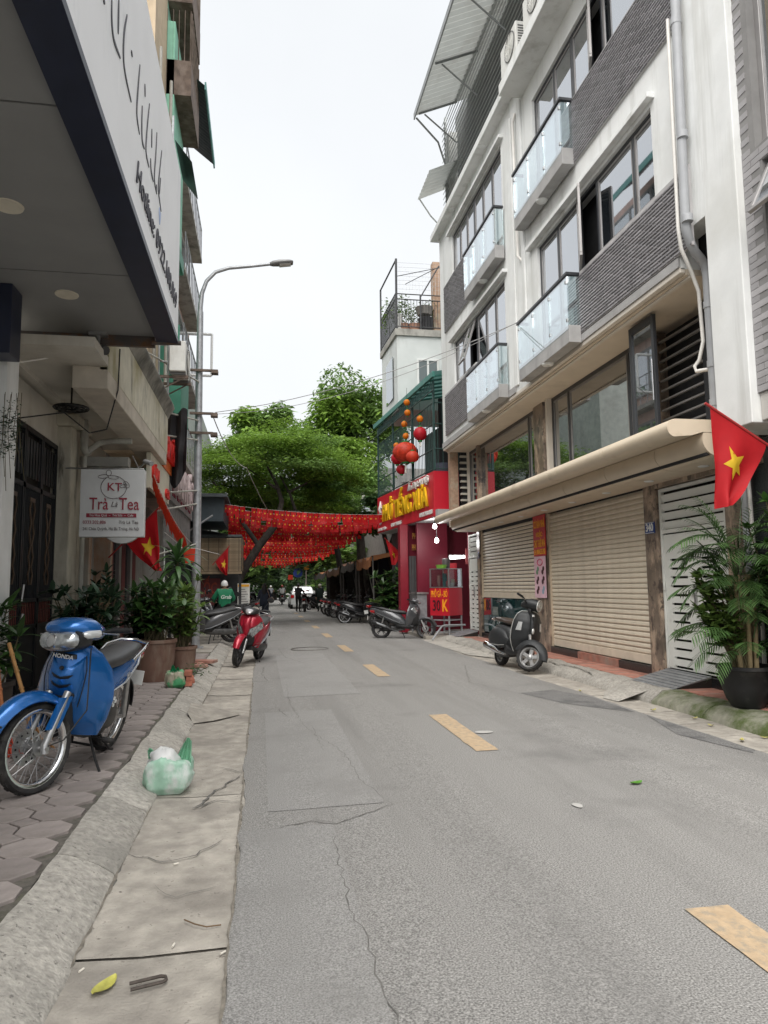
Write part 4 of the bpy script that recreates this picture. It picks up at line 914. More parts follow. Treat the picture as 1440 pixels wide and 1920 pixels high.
for i in range(17):
    m_ = MB(); m_.tube([(4.28+i*.1,21.97,RZ+.08),(4.28+i*.1,21.97,RZ+1.0)], .009, 4); m_.build('fence_bar', iron, WH)
for i in range(20):
    y = 22.05+i*.12; m_ = MB(); m_.tube([(hx(4.27,y),y,RZ+.05),(hx(4.27,y),y,RZ+1.15)], .012, 4); m_.build('fence_bar', iron, WH)
for z in (.08, 1.0, 1.18):
    m_ = MB(); m_.tube([(4.27,21.97,RZ+z),(6.2,21.97,RZ+z)], .02, 5); m_.build('fence_rail', iron, WH)
    m_ = MB(); m_.tube([(4.27,21.97,RZ+z),(4.18,24.4,RZ+z)], .02, 5); m_.build('fence_rail', iron, WH)
for p0, p1, r_ in (((4.29,21.97,RZ),(4.3,21.97,12.15),.04), ((4.19,24.4,RZ),(4.19,24.4,12.1),.035), ((4.3,21.97,12.12),(4.19,24.4,12.1),.03), ((5.1,21.97,RZ+1.1),(5.75,21.97,12.0),.025), ((4.3,21.97,11.55),(5.8,21.97,11.95),.012), ((4.6,21.97,11.3),(5.8,21.97,12.0),.012), ((5.1,21.97,RZ),(5.1,21.97,RZ+1.15),.03)):
    m_ = MB(); m_.tube([p0, p1], r_, 6); m_.build('frame_pipe', iron, WH)
m_ = MB(); m_.box(5.62, 5.95, 22.3, 22.6, RZ, 12.3); m_.build('chimney', M('old_brick'), WH)
for i in range(14):
    m_ = MB(); m_.tube([(4.3+i*.11,21.98,RZ+1.2),(4.3+i*.11,21.98,12.1-.4*abs(math.sin(i*.22)))], .004, 3); m_.build('net_string', M('pale_net', (.6,.6,.6), .8), WH)
for i in range(7):
    m_ = MB(); z = RZ+1.35+i*.15; m_.tube([(4.3,21.98,z),(5.75,21.98,z+.02)], .004, 3); m_.build('net_string', M('pale_net'), WH)
for x, h, r1, col, nm, lb in ((4.42,.6,.13,(.62,.62,.6),'pot','white drum on the roof terrace behind the fence'), (4.62,.28,.16,(.3,.17,.12),'pot','terracotta pot with a spiky plant on the roof terrace'), (4.95,.28,.2,(.45,.25,.18),'pot','wide pinkish planter on the roof terrace'), (5.35,.5,.26,(.03,.03,.033),'pot','big dark tub on the roof terrace'), (5.3,.25,.3,(.3,.28,.26),'pot','grey trough raised above the tub on the roof terrace')):
    m_ = MB(); zb = RZ if 'trough' not in lb else RZ+.62
    m_.lathe([(0,0),(r1*.75,0),(r1,h*.9),(r1*1.05,h),(r1*.85,h),(0,h*.8)], 12, Matrix.Translation((x,22.3,zb))); tag(m_.build(nm, M('rt_'+lb[:9], col, .7)), lb, 'plant pot')
# ============================================================= left side: shop with the big signboard
rnd = random.Random(31)
soffit_grey = M('soffit_grey', (.25,.25,.247), .55, .1, var=.06, vsc=2)
navy = M('navy_panel', (.012,.017,.04), .4, var=.15, spec=.5)
sign_white = M('sign_white', (.84,.845,.86), .45, var=.03, vsc=2, stain=((.62,.63,.66), 1.5, .6, .8, .4))
S1 = thing('signboard_shop', 'shop with a grey panelled soffit behind the large white signboard', 'shop', (-2.9, 4, 0))
m_ = MB(); m_.box(-3.4, -2.86, -3, 7.55, .1, 6.6); m_.build('wall', white_paint, S1)
m_ = MB(); m_.box(-2.9, -2.55, 7.55, 7.9, .12, 4.4); m_.build('white_column', white_paint, S1, bev=.01)
for a, b in ((-3, 1.9), (1.92, 4.4), (4.42, 6.86), (6.88, 8.55)):
    m_ = MB(); m_.box(-2.85, -1.26, a, b, 4.42, 4.46); m_.build('soffit_panel', soffit_grey, S1)
m_ = MB(); m_.box(-2.85, -1.3, -3, 8.56, 4.47, 6.4); m_.build('canopy_core', M('room_dark'), S1)
m_ = MB(); m_.box(-2.85, -2.42, 7.2, 7.5, 3.72, 4.42); m_.build('bulkhead', navy, S1, bev=.006)
m_ = MB(); m_.box(-2.85, -1.27, 8.56, 8.62, 4.3, 4.5); m_.build('end_angle', M('rusty_steel', (.1,.09,.085), .7, .3, stain=((.16,.08,.04), 5, .5, .7, 1)), S1)
for y in (5.69, 7.4, 3.9):
    l = MB(); l.lathe([(0,-.006),(.085,-.006),(.11,-.012),(.115,0)], 20, Matrix.Translation((-1.97,y,4.42))); l.build('downlight', M('lamp_cream', (.6,.55,.45), .5), S1)
SB = thing('signboard', 'huge white signboard with dark script lettering and a navy underside', 'signboard', (-1.1, 4, 4.38))
for a, b in ((-2.5, 1.0), (1.004, 4.84), (4.844, 8.5)):
    m_ = MB(); m_.box(-1.03, -1.0, a, b, 4.4, 6.45); m_.build('face_panel', sign_white, SB)
m_ = MB(); m_.box(-1.24, -.995, -2.5, 8.52, 4.34, 4.4); m_.build('underside', navy, SB)
m_ = MB(); m_.box(-1.25, -1.035, -2.5, 8.5, 4.405, 6.44); m_.build('box', navy, SB)
m_ = MB(); m_.tube([(-1.3,8.5,4.33),(-.97,8.56,4.36)], .03, 8); m_.build('end_cap', M('rusty_steel'), SB)
ink = M('sign_ink', (.03,.028,.04), .5)
XS = -.994
def stroke(pts, w, par=SB):
    """flat raised pen stroke on the sign face, points (y, z)"""
    k = len(pts); Q = []
    for i in range(k-1):
        for j in range(5):
            t = j/5; p0 = pts[max(i-1,0)]; p1 = pts[i]; p2 = pts[i+1]; p3 = pts[min(i+2,k-1)]
            Q.append(tuple(.5*((2*p1[c])+(-p0[c]+p2[c])*t+(2*p0[c]-5*p1[c]+4*p2[c]-p3[c])*t*t+(-p0[c]+3*p1[c]-3*p2[c]+p3[c])*t**3) for c in (0,1)))
    Q.append(pts[-1]); n = len(Q); b = MB(); vs_ = []
    for i, q in enumerate(Q):
        d = Vector((Q[min(i+1,n-1)][0]-Q[max(i-1,0)][0], Q[min(i+1,n-1)][1]-Q[max(i-1,0)][1])).normalized(); e = w*(.35+.65*math.sin(math.pi*i/(n-1)))
        for s_ in (1,-1): vs_.append((XS, q[0]-d.y*e*.5*s_, q[1]+d.x*e*.5*s_))
    vs_ += [(XS-.008, v[1], v[2]) for v in vs_]; o = 2*n
    b.add(vs_, [(2*i,2*i+2,2*i+3,2*i+1) for i in range(n-1)]+[(2*i,2*i+o,2*i+2+o,2*i+2) for i in range(n-1)]+[(2*i+1,2*i+3,2*i+3+o,2*i+1+o) for i in range(n-1)])
    return b.build('script_stroke', ink, par)
SCRIPT = [[(4.55, 5.3), (4.57, 5.16), (4.65, 5.09), (4.86, 5.13)], [(4.76, 5.49), (4.77, 5.24)], [(5.05, 5.62), (4.96, 5.38), (5.0, 5.17), (5.29, 5.11)], [(5.24, 5.49), (5.29, 5.48)], [(5.61, 5.66), (5.55, 5.4), (5.53, 5.18), (5.67, 5.1)], [(5.86, 5.68), (5.88, 5.58)], [(5.76, 5.41), (5.76, 5.25), (5.8, 5.13), (5.91, 5.13)], [(6.11, 5.68), (6.02, 5.39), (5.99, 5.16), (6.16, 5.12)], [(6.27, 5.55), (6.28, 5.38)], [(6.24, 5.25), (6.28, 5.16), (6.42, 5.14)], [(6.56, 5.71), (6.52, 5.45), (6.47, 5.2), (6.63, 5.14)], [(6.89, 5.74), (6.78, 5.46), (6.72, 5.25), (6.82, 5.18), (6.93, 5.13)], [(6.61, 5.22), (6.61, 5.13)], [(6.85, 5.43), (6.79, 5.23)], [(4.32, 5.1), (4.36, 5.11)]]
for pts in SCRIPT: stroke(pts, .035)
lettering('lettering', 'Hotline: 0922.108.069', .3, (XS, 6.9, 4.73), (0,1,0), (0,0,1), ink, SB, .01, 0, shear=.25, width=2.7)
m_ = MB(); m_.prism([(-.05,.0),(.0,-.1),(.05,.0),(.05,.05),(0,.03),(-.05,.05)], frame((XS-.004,6.85,5.05),(0,1,0),(0,0,1)), .006); m_.build('emblem', M('pale_blue_ink', (.45,.55,.8), .5), SB)

# ============================================================= old house with the stained balcony
OH = thing('old_house', 'old stained cream house with a deep balcony and dark metal gate', 'house', (-3, 10.5, 0))
stained = M('stained_plaster', (.5,.47,.39), .88, var=.12, vsc=3, bump=.2, bsc=25, stain=((.2,.17,.12), 1.7, .47, .72, .35), stain2=((.13,.12,.1), 5, .56, .7, .2))
cream = M('cream_plaster', (.55,.52,.46), .85, var=.08, vsc=2, bump=.12, stain=((.36,.32,.25), 1.2, .5, .78, .5))
gate_dark = M('gate_dark', (.02,.022,.025), .45, .3, var=.2); bronze = M('gate_bronze', (.12,.085,.06), .4, .5, var=.2)
m_ = MB(); m_.box(-3.3, -2.9, 7.9, 10.7, 3.5, 4.0); m_.box(-3.3, -2.9, 10.7, 13.9, 3.2, 4.0); m_.build('wall', cream, OH)
m_ = MB(); m_.box(-3.25, -2.7, 10.68, 11.35, .12, 3.78); m_.build('column', stained, OH, bev=.02)
m_ = MB(); m_.box(-3.2, -2.6, 10.6, 11.45, 3.78, 3.95); m_.build('column_cap', stained, OH, bev=.03, seg=3)
m_ = MB(); m_.box(-3.5, -1.8, 7.9, 13.9, 4.05, 4.16); m_.build('balcony_slab', cream, OH)
m_ = MB(); m_.box(-2.2, -1.8, 8.6, 13.9, 3.78, 4.05); m_.build('balcony_beam', M('beam_plaster', (.5,.45,.38), .9, var=.1, stain=((.35,.3,.24), 2, .5, .75, 1)), OH, bev=.01)
m_ = MB(); m_.box(-1.9, -1.795, 8.6, 13.95, 4.0, 4.72); m_.build('balcony_front', M('balcony_stain', (.56,.53,.43), .9, var=.12, bump=.15, stain=((.3,.26,.13), 1.1, .48, .68, .5), stain2=((.1,.1,.085), 2.6, .55, .75, .3)), OH, bev=.01)
m_ = MB(); m_.prism([(-1.92,4.7),(-1.92,4.98),(-1.7,4.98),(-1.68,4.9),(-1.72,4.84),(-1.76,4.78),(-1.79,4.7)][::-1], Matrix.Translation((0,8.6,0)) @ CF, 5.4, sm=True)
m_.build('balcony_cornice', M('dirty_cornice', (.26,.25,.22), .9, var=.2, stain=((.08,.08,.07), 2.2, .45, .65, .5)), OH)
m_ = MB(); m_.box(-3.4, -2.3, 8.6, 13.9, 4.98, 9); m_.build('upper_wall', stained, OH)
for k in range(3): 
    m_ = MB(); m_.box(-2.86+k*.05, -2.83+k*.05, 7.9, 10.6, 4.02-.02*k, 4.05); m_.build('ceiling_moulding', cream, OH)
# gate: leaves with bars, ornaments and a low red grille
m_ = MB(); m_.box(-2.99, -2.97, 7.9, 10.68, .13, 3.5); m_.build('gate_dark_gap', M('slot_dark'), OH)
for k in range(4):
    y0, y1 = 7.92+k*.69, 7.92+k*.69+.67
    g_ = MB(); e = .04
    for (a,b,c,d) in ((y0,y1,.15,.2),(y0,y1,.95,1.0),(y0,y1,1.28,1.33),(y0,y1,2.7,2.76),(y0,y1,3.42,3.48),(y0,y0+e,.2,3.42),(y1-e,y1,.2,3.42)): g_.box(-2.92, -2.88, a, b, c, d)
    leaf = g_.build('gate_leaf', gate_dark, OH)
    s = MB(); s.box(-2.912, -2.9, y0+e, y1-e, .2, .95); s.build('kick_plate', gate_dark, leaf)
    for i in range(10):
        yy = y0+.07+i*.06; s = MB(); s.tube([(-2.9,yy,1.33),(-2.9,yy,2.7)], .008, 4); s.build('gate_bar', gate_dark, leaf)
    for i in range(9):
        yy = y0+.075+i*.066; s = MB(); s.tube([(-2.9,yy,1.0),(-2.9,yy,1.28)], .006, 4); s.build('gate_bar', M('rusty_red', (.16,.045,.035), .7), leaf)
    for i in range(5):
        s = MB(); yy = y0+.1+i*.115; s.box(-2.905, -2.895, yy, yy+.07, 2.85, 3.35); s.build('gate_bar', gate_dark, leaf)
    yc = (y0+y1)/2; s = MB()
    for sg in (-1, 1):
        s.tube([(-2.885,yc+sg*.04,1.5),(-2.885,yc+sg*.09,1.62),(-2.885,yc+sg*.03,1.72),(-2.885,yc+sg*.09,1.85),(-2.885,yc+sg*.02,2.0),(-2.885,yc+sg*.09,2.15),(-2.885,yc+sg*.03,2.28),(-2.885,yc+sg*.1,2.45),(-2.885,yc+sg*.05,2.55)], .012, 5)
    s.box(-2.89, -2.88, yc-.1, yc+.1, 2.55, 2.6); s.build('gate_ornament', bronze, leaf)
m_ = MB(); m_.tube([(-2.86,9.28,1.3),(-2.84,9.28,1.5)], .014, 6); m_.tube([(-2.86,9.28,1.05),(-2.84,9.28,1.15)], .02, 6); m_.build('gate_latch', steel, OH)
m_ = MB(); m_.box(-3.2, -2.84, 7.9, 10.66, .11, .16); m_.build('threshold', M('worn_step', (.2,.17,.15), .9), OH)
# console bracket with scrolls, drain pipes
m_ = MB(); m_.box(-2.68, -2.0, 11.12, 11.32, 3.28, 3.42)
for (x, z, r1) in ((-2.5,3.14,.13), (-2.08,3.2,.08)): m_.tube([(x+(r1*(1-i/26))*math.cos(i*.55), 11.2, z+(r1*(1-i/26))*math.sin(i*.55)) for i in range(22)], .032, 6)
m_.tube([(-2.5,11.2,3.0),(-2.3,11.2,3.06),(-2.15,11.2,3.1)], .04, 6); m_.build('scroll_bracket', M('bracket_stone', (.3,.295,.27), .9, stain=((.14,.135,.12), 4, .5, .7, 1)), OH)
m_ = MB(); m_.tube([(-2.62,11.0,3.95),(-2.6,11.0,3.5),(-2.55,11.0,3.42)], .06, 10); m_.tube([(-2.58,11.0,3.45),(-2.4,11.05,3.62),(-2.2,11.1,3.66),(-1.95,11.1,3.66)], .045, 10); m_.tube([(-2.6,11.02,3.4),(-2.6,11.02,.15)], .035, 8); m_.build('drain_pipe', M('old_pvc', (.4,.39,.35), .7, stain=((.2,.19,.16), 4, .5, .75, .4)), OH)
# ceiling rosette lamp, security camera, cable
T = thing('ceiling_lamp', 'black wrought rosette lamp hanging under the old balcony', 'lamp', (-2.45,9.6,3.8))
m_ = MB()
for rr in (.21,.155,.085): m_.tube([(-2.45+rr*math.cos(a), 9.6+rr*math.sin(a), 3.78) for a in [i*math.pi/10 for i in range(20)]], .016, 5, closed=True)
for k in range(10): m_.tube([(-2.45+.06*math.cos(k*.628), 9.6+.06*math.sin(k*.628), 3.765),(-2.45+.2*math.cos(k*.628+.25), 9.6+.2*math.sin(k*.628+.25), 3.78)], .02, 5, flat=.4)
m_.build('rosette', M('black_iron', (.02,.02,.02), .5, .3), T); m_ = MB(); m_.tube([(-2.45,9.6,3.78),(-2.45,9.6,4.05)], .012, 6); m_.build('stem', M('black_iron'), T)
T = thing('security_camera', 'small dark security camera mounted under the shop soffit', 'camera', (-1.9,8.55,4.2))
m_ = MB(); m_.tube([(-1.95,8.5,4.24),(-1.78,8.35,4.16)], .055, 12); m_.build('body', M('cam_dark', (.06,.06,.065), .4), T); m_ = MB(); m_.tube([(-1.9,8.48,4.24),(-1.9,8.52,4.4)], .025, 8); m_.box(-2.0, -1.8, 8.45, 8.58, 4.38, 4.42); m_.build('bracket', steel, T)
T = thing('security_camera', 'small pale security camera on the scroll bracket above the tea sign', 'camera', (-1.68,10.9,3.3))
m_ = MB(); m_.tube([(-1.72,10.9,3.32),(-1.6,10.75,3.26)], .035, 10); m_.build('body', M('cam_pale', (.3,.3,.3), .5), T); m_ = MB(); m_.tube([(-1.72,10.9,3.3),(-2.0,11.1,3.1)], .015, 6); m_.build('arm', steel, T)
def cable(pts, r_, label, sag=0, name='cable', mat=None):
    P = [Vector(p) for p in pts]; Q = []
    for a, b in zip(P, P[1:]):
        k = 10
        for i in range(k): t = i/k; q = a.lerp(b, t); q.z -= sag*4*t*(1-t); Q.append(q)
    Q.append(P[-1]); m_ = MB(); m_.tube(Q, r_, 5); return tag(m_.build(name, mat or black_plastic), label, 'cable')
cable([(-2.75,8.6,3.4),(-2.35,8.9,3.55),(-2.1,9.1,3.35),(-1.9,9.1,3.4),(-1.78,9.1,3.9),(-1.75,9.0,4.4)], .009, 'loose black cable drooping across the old balcony soffit')
cable([(-2.75,8.3,3.95),(-1.9,8.52,4.22)], .012, 'thin conduit running to the security camera under the soffit', 0, 'conduit', pvc_white)
# upper bodies of the neighbouring houses (tan, green, pink)
tan = M('tan_plaster', (.5,.4,.28), .85, var=.1, stain=((.33,.26,.18), 1.4, .5, .75, .3))
mint = M('mint_paint', (.27,.56,.42), .8, var=.08, stain=((.2,.38,.3), 1.6, .52, .75, .3)); deep_green = M('deep_green', (.05,.22,.15), .6)
pink = M('pink_plaster', (.58,.42,.37), .85, var=.1, stain=((.35,.29,.26), 1.6, .5, .72, .3)); rusty = M('rusty_sheet', (.14,.105,.085), .8, .3, var=.35, vsc=6, stain=((.25,.2,.17), 3, .5, .7, .5))
TH = thing('tan_house', 'tall tan house with rusty caged balconies above the old cornice', 'house', (-3,14,0))
m_ = MB(); m_.box(-6, -2.2, 13.95, 15.6, 4.0, 19); m_.build('wall', tan, TH)
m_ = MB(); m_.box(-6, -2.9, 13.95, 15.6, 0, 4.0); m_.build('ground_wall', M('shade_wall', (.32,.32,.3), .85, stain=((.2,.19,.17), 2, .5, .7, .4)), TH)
for z in (12.6, 14.9):
    m_ = MB(); m_.box(-2.25, -1.65, 15.62, 17.6, z, z+.1); m_.build('balcony_floor', rusty, TH)
    m_ = MB(); m_.box(-1.68, -1.65, 15.62, 17.6, z+.1, z+.85); m_.box(-2.25, -1.68, 15.62, 15.64, z+.1, z+.85); m_.build('balcony_sheet', rusty, TH)
    for i in range(10):
        m_ = MB(); m_.tube([(-1.66,15.7+i*.2,z+.85),(-1.66,15.7+i*.2,z+2.1)], .012, 4); m_.build('cage_bar', rusty, TH)
    for i in range(5):
        m_ = MB(); m_.tube([(-2.2+i*.13,15.63,z+.85),(-2.2+i*.13,15.63,z+2.1)], .012, 4); m_.build('cage_bar', rusty, TH)
GH = thing('green_house', 'mint green house front above the shop signs with a dark awning', 'house', (-3,16.6,0))
m_ = MB(); m_.box(-6, -2.2, 15.62, 17.6, 4.0, 17); m_.build('wall', mint, GH)
m_ = MB(); m_.box(-2.2, -2.02, 15.62, 17.6, 9.6, 14.4); m_.build('bay', mint, GH, bev=.01)
m_ = MB(); m_.box(-2.2, -1.96, 15.6, 17.6, 9.2, 9.55); m_.build('band', deep_green, GH)
m_ = MB(); m_.box(-2.2, -1.75, 15.62, 17.2, 5.2, 5.35); m_.box(-1.8, -1.75, 15.62, 17.2, 5.35, 6.6); m_.box(-2.2,-1.8,15.62,15.66,5.35,7.2); m_.build('balcony', deep_green, GH)
m_ = MB(); m_.add([(-1.98,15.6,11.5),(-1.6,15.6,11.0),(-1.6,17.2,11.0),(-1.98,17.2,11.5)], [(0,1,2,3)]); m_.build('tilted_window', dark_frame, GH)
m_ = MB(); corrugated(m_, -2.2, 14.5, -1.45, 13.9, 17.0, 20.4, .15, .02); m_.build('awning', M('dark_awning', (.06,.07,.075), .6, var=.2), GH)
m_ = MB(); m_.box(-1.47, -1.43, 17.0, 20.4, 13.8, 14.0); m_.build('awning_edge', M('teal_trim', (.12,.3,.28), .6), GH)
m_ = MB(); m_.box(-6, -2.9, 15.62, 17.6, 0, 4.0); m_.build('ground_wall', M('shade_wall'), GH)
PH = thing('pink_house', 'pinkish old house with pale pipes and ladders along its upper front', 'house', (-3,20,0))
m_ = MB(); m_.box(-6, -2.35, 17.62, 23, 3.6, 14.2); m_.build('wall', pink, PH)
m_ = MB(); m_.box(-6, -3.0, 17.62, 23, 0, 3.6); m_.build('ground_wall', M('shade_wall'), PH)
for k in range(4):
    z = 5.2+k*2.4
    o = window(18.2, 22.2, z, z+1.5, (19.5,20.8), -2.34, fm=grey_frame, gm=MGLASS('old_glass', None, .3, (.2,.24,.25)), par=PH)
    o.matrix_world = o.matrix_world
    m_ = MB(); m_.box(-2.35, -1.95, 17.8, 22.6, z-.55, z-.42); m_.build('balcony_floor', M('weathered_slab'), PH)
    for i in range(12):
        m_ = MB(); m_.tube([(-1.97,17.9+i*.42,z-.42),(-1.97,17.9+i*.42,z+.5)], .015, 4); m_.build('rail_bar', galv, PH)
    m_ = MB(); m_.tube([(-1.97,17.9,z+.5),(-1.97,22.5,z+.5)], .02, 4); m_.build('rail', galv, PH)
for dx, y in ((0,14.2),(.09,15.2)):
    m_ = MB(); m_.tube([(-2.12+dx,y,5),(-2.12+dx,y,12.6)], .035, 8); m_.build('downpipe', M('old_pvc'), TH if dx == 0 else GH)
# steel ladder mast on the green house
m_ = MB(); m_.tube([(-2.0,14.05,5),(-2.0,14.05,11)], .02, 6); m_.tube([(-1.82,14.05,5),(-1.82,14.05,11)], .02, 6)
for i in range(18): m_.tube([(-2.0,14.05,5.2+i*.33),(-1.82,14.05,5.2+i*.33)], .014, 5)
o = m_.build('wall_ladder', galv, TH)
aircon((-1.62,14.15,5.55), math.pi, 'dusty air conditioner unit on brackets above the shop signs on the left', (.75,.3,.6))
T = thing('wall_bracket', 'steel brackets holding the air conditioner above the shop signs', 'bracket', (-1.7,14.1,5.5))
for y in (13.9,14.4):
    m_ = MB(); m_.box(-2.2, -1.42, y-.02, y+.02, 5.49, 5.54); m_.tube([(-2.2,y,5.1),(-1.5,y,5.5)], .015, 5); m_.build('arm', rusty, T)
m_ = MB(); m_.box(-1.95, -1.3, 14.0, 15.4, 4.55, 4.6)
T = thing('tarpaulin', 'black tarpaulin hanging under the green house balcony', 'tarpaulin', (-1.9,15.0,3.9))
m_ = MB(); k = 12; vs_ = []
for i in range(k+1):
    for j in range(8):
        t = i/k; s_ = j/7; vs_.append((-2.05+.5*t, 15.3-.25*t+.06*math.sin(t*14+s_*3), 5.15-s_*(1.25+.35*math.sin(t*3))+.05*math.sin(t*9)))
m_.add(vs_, [(i*8+j,i*8+j+1,(i+1)*8+j+1,(i+1)*8+j) for i in range(k) for j in range(7)], 0, True); m_.build('sheet', M('black_tarp', (.02,.018,.02), .55, var=.3), T)
# ---- ground-floor fronts behind the tea sign
FR2 = thing('shopfront', 'grey blue folding shutters and worn columns behind the tea sign', 'shopfront', (-3,12.6,0))
bl = M('blue_grey_door', (.16,.2,.25), .6, var=.1, stain=((.1,.13,.16), 2, .5, .7, .4)); wg = M('warm_grey_panel', (.3,.29,.27), .7, var=.1, stain=((.2,.19,.17), 2.4, .5, .7, .3))
m_ = MB(); m_.box(-3.1, -3.0, 11.36, 12.1, .12, 3.2); m_.build('blue_door', bl, FR2); 
m_ = MB(); m_.box(-3.0, -2.98, 11.5, 11.95, 1.2, 1.9); m_.build('door_panel', bl, FR2, bev=.01)
for i in range(6):
    m_ = MB(); m_.box(-3.1, -2.98-.03*(i%2), 12.12+i*.26, 12.36+i*.26, .12, 3.2); m_.build('shutter_panel', wg, FR2, bev=.006)
for y in (12.1,13.75):
    m_ = MB(); m_.box(-3.05, -2.72, y-.09, y+.09, .12, 3.3); m_.build('worn_column', M('worn_orange', (.33,.2,.13), .85, var=.2, stain=((.35,.32,.27), 2, .48, .65, .3)), FR2, bev=.01)
for i in range(8):
    m_ = MB(); m_.box(-3.0, -2.92+(i%3)*.03, 14.0+i*.42, 14.38+i*.42, .12, 2.6+.2*(i%2)); m_.build('stall_front', [wg, M('maroon_panel', (.14,.03,.03), .6), M('dark_shutter')][i%3], FR2)
# ---- signs along the left
T = thing('tea_sign', 'white hanging light box sign for a tea shop with red lettering', 'sign', (-2.05,10.35,2.15))
m_ = MB(); m_.box(-2.47, -1.62, 10.28, 10.42, 2.15, 3.09); m_.build('box', M('sign_pale', (.62,.63,.63), .5, var=.05), T, bev=.006)
tr = M('tea_red', (.28,.03,.05), .5); tg = M('tea_grey', (.12,.1,.1), .5)
U, V_ = (1,0,0), (0,0,1); Yf = 10.272
lettering('lettering', 'Trà', .24, (-2.22,Yf,2.6), U, V_, tr, T, .004, .001, width=.25); lettering('lettering', 'Tea', .24, (-1.82,Yf,2.6), U, V_, tr, T, .004, .001, width=.27); lettering('lettering', 'Là', .1, (-2.02,Yf,2.6), U, V_, tg, T, .004, 0, shear=.3)
m_ = MB(); m_.box(-2.38, -1.72, 10.273, 10.279, 2.42, 2.475); m_.build('red_band', tr, T)
lettering('lettering', 'Trà Hoa Quả  –  Trà Sữa  –  Cafe', .05, (-2.05,Yf-.003,2.447), U, V_, M('sign_pale'), T, .003, 0, width=.58)
lettering('lettering', '0333.202.886', .065, (-2.27,Yf,2.35), U, V_, tr, T, .003, 0, width=.3); lettering('lettering', 'Trà Là Tea', .065, (-1.82,Yf,2.35), U, V_, tg, T, .003, 0, width=.26)
lettering('lettering', '241 Chùa Quỳnh, Hai Bà Trưng, Hà Nội', .06, (-2.05,Yf,2.26), U, V_, tg, T, .003, 0, width=.74)
m_ = MB(); m_.tube([(-2.03+.17*math.cos(a), Yf, 2.84+.16*math.sin(a)) for a in [2.2+i*.26 for i in range(22)]], .004, 4)
for cx, cz, rx, rz_, ro in ((-2.17,2.99,.07,.025,.1), (-2.04,2.98,.07,.025,-.1), (-2.1,3.04,.035,.04,0), (-1.86,2.88,.03,.05,.6), (-1.9,2.86,.05,.02,.3)):
    m_.tube([(cx+rx*math.cos(a)*math.cos(ro)-rz_*math.sin(a)*math.sin(ro), Yf, cz+rx*math.cos(a)*math.sin(ro)+rz_*math.sin(a)*math.cos(ro)) for a in [i*math.pi/7 for i in range(14)]], .0035, 4, closed=True)
m_.build('emblem_line', tg, T); lettering('lettering', 'KT', .16, (-2.02,Yf,2.84), U, V_, tr, T, .004, .001)
m_ = MB(); m_.tube([(-2.7,10.4,3.12),(-1.65,10.4,3.12)], .014, 6); m_.tube([(-2.4,10.4,3.12),(-2.4,10.4,3.09)], .01, 5); m_.tube([(-1.72,10.4,3.12),(-1.72,10.4,3.09)], .01, 5); m_.tube([(-1.72,10.45,3.12),(-1.9,10.9,3.4)], .01, 5); m_.build('bracket', steel, T)
T = thing('round_sign', 'pale round sign half hidden behind the tea shop light box', 'sign', (-1.95,11.9,2.2))
m_ = MB(); m_.lathe([(0,-.03),(.33,-.03),(.34,0),(.33,.03),(0,.03)], 28, Matrix.Translation((-2.2,11.9,2.49)) @ Matrix.Rotation(math.pi/2,4,'X')); m_.build('disc', M('sign_pale'), T)
m_ = MB(); m_.tube([(-2.5,11.9,2.49),(-2.95,11.9,2.49)], .015, 6); m_.build('arm', steel, T)
# cream sign with red letters, orange strip
T = thing('cream_sign', 'cream shop sign with thick red letters on an orange strip', 'sign', (-1.9,13.6,3.1))
m_ = MB(); m_.box(-1.95, -1.88, 12.5, 15.0, 3.15, 3.76); m_.build('board', M('cream_board', (.6,.57,.46), .6, var=.06), T)
rl = M('red_letter', (.6,.02,.015), .4)
m_ = MB(); m_.box(-1.95, -1.86, 14.0, 15.2, 3.77, 4.3); m_.build('orange_strip', M('orange_panel', (.65,.14,.03), .5), T)
lettering('lettering', 'CƠM PHỞ', .55, (-1.83,14.6,4.15), (0,1,0), (0,0,1), rl, T, .06, .02, width=1.3)
lettering('lettering', 'BÚN', .3, (-1.86,13.0,3.45), (0,1,0), (0,0,1), rl, T, .04, .01, width=.7); lettering('lettering', 'CB', .25, (-1.86,14.6,3.3), (0,1,0), (0,0,1), rl, T, .04, .01, width=.5)
T = thing('striped_sign', 'pale pink and maroon block letter sign beyond the cream sign', 'sign', (-1.9,17,3.2))
m_ = MB(); m_.box(-1.98, -1.9, 15.25, 20.2, 3.3, 4.25); m_.build('board', M('smoky_board', (.2,.2,.2), .5, var=.2), T)
lettering('lettering', 'TÀI PHÁT', .95, (-1.84,17.6,3.8), (0,1,0), (0,0,1), M('pale_pink', (.62,.5,.5), .5), T, .1, .03, width=4.2)
lettering('lettering', 'TÀI PHÁT', .98, (-1.9,17.63,3.77), (0,1,0), (0,0,1), M('maroon_ink', (.22,.02,.05), .5), T, .04, .05, width=4.3)
m_ = MB(); m_.box(-2.02, -1.95, 15.25, 20.2, 2.3, 3.3); m_.build('backing', M('mesh_grey', (.17,.165,.16), .7, var=.3, vsc=8), T)
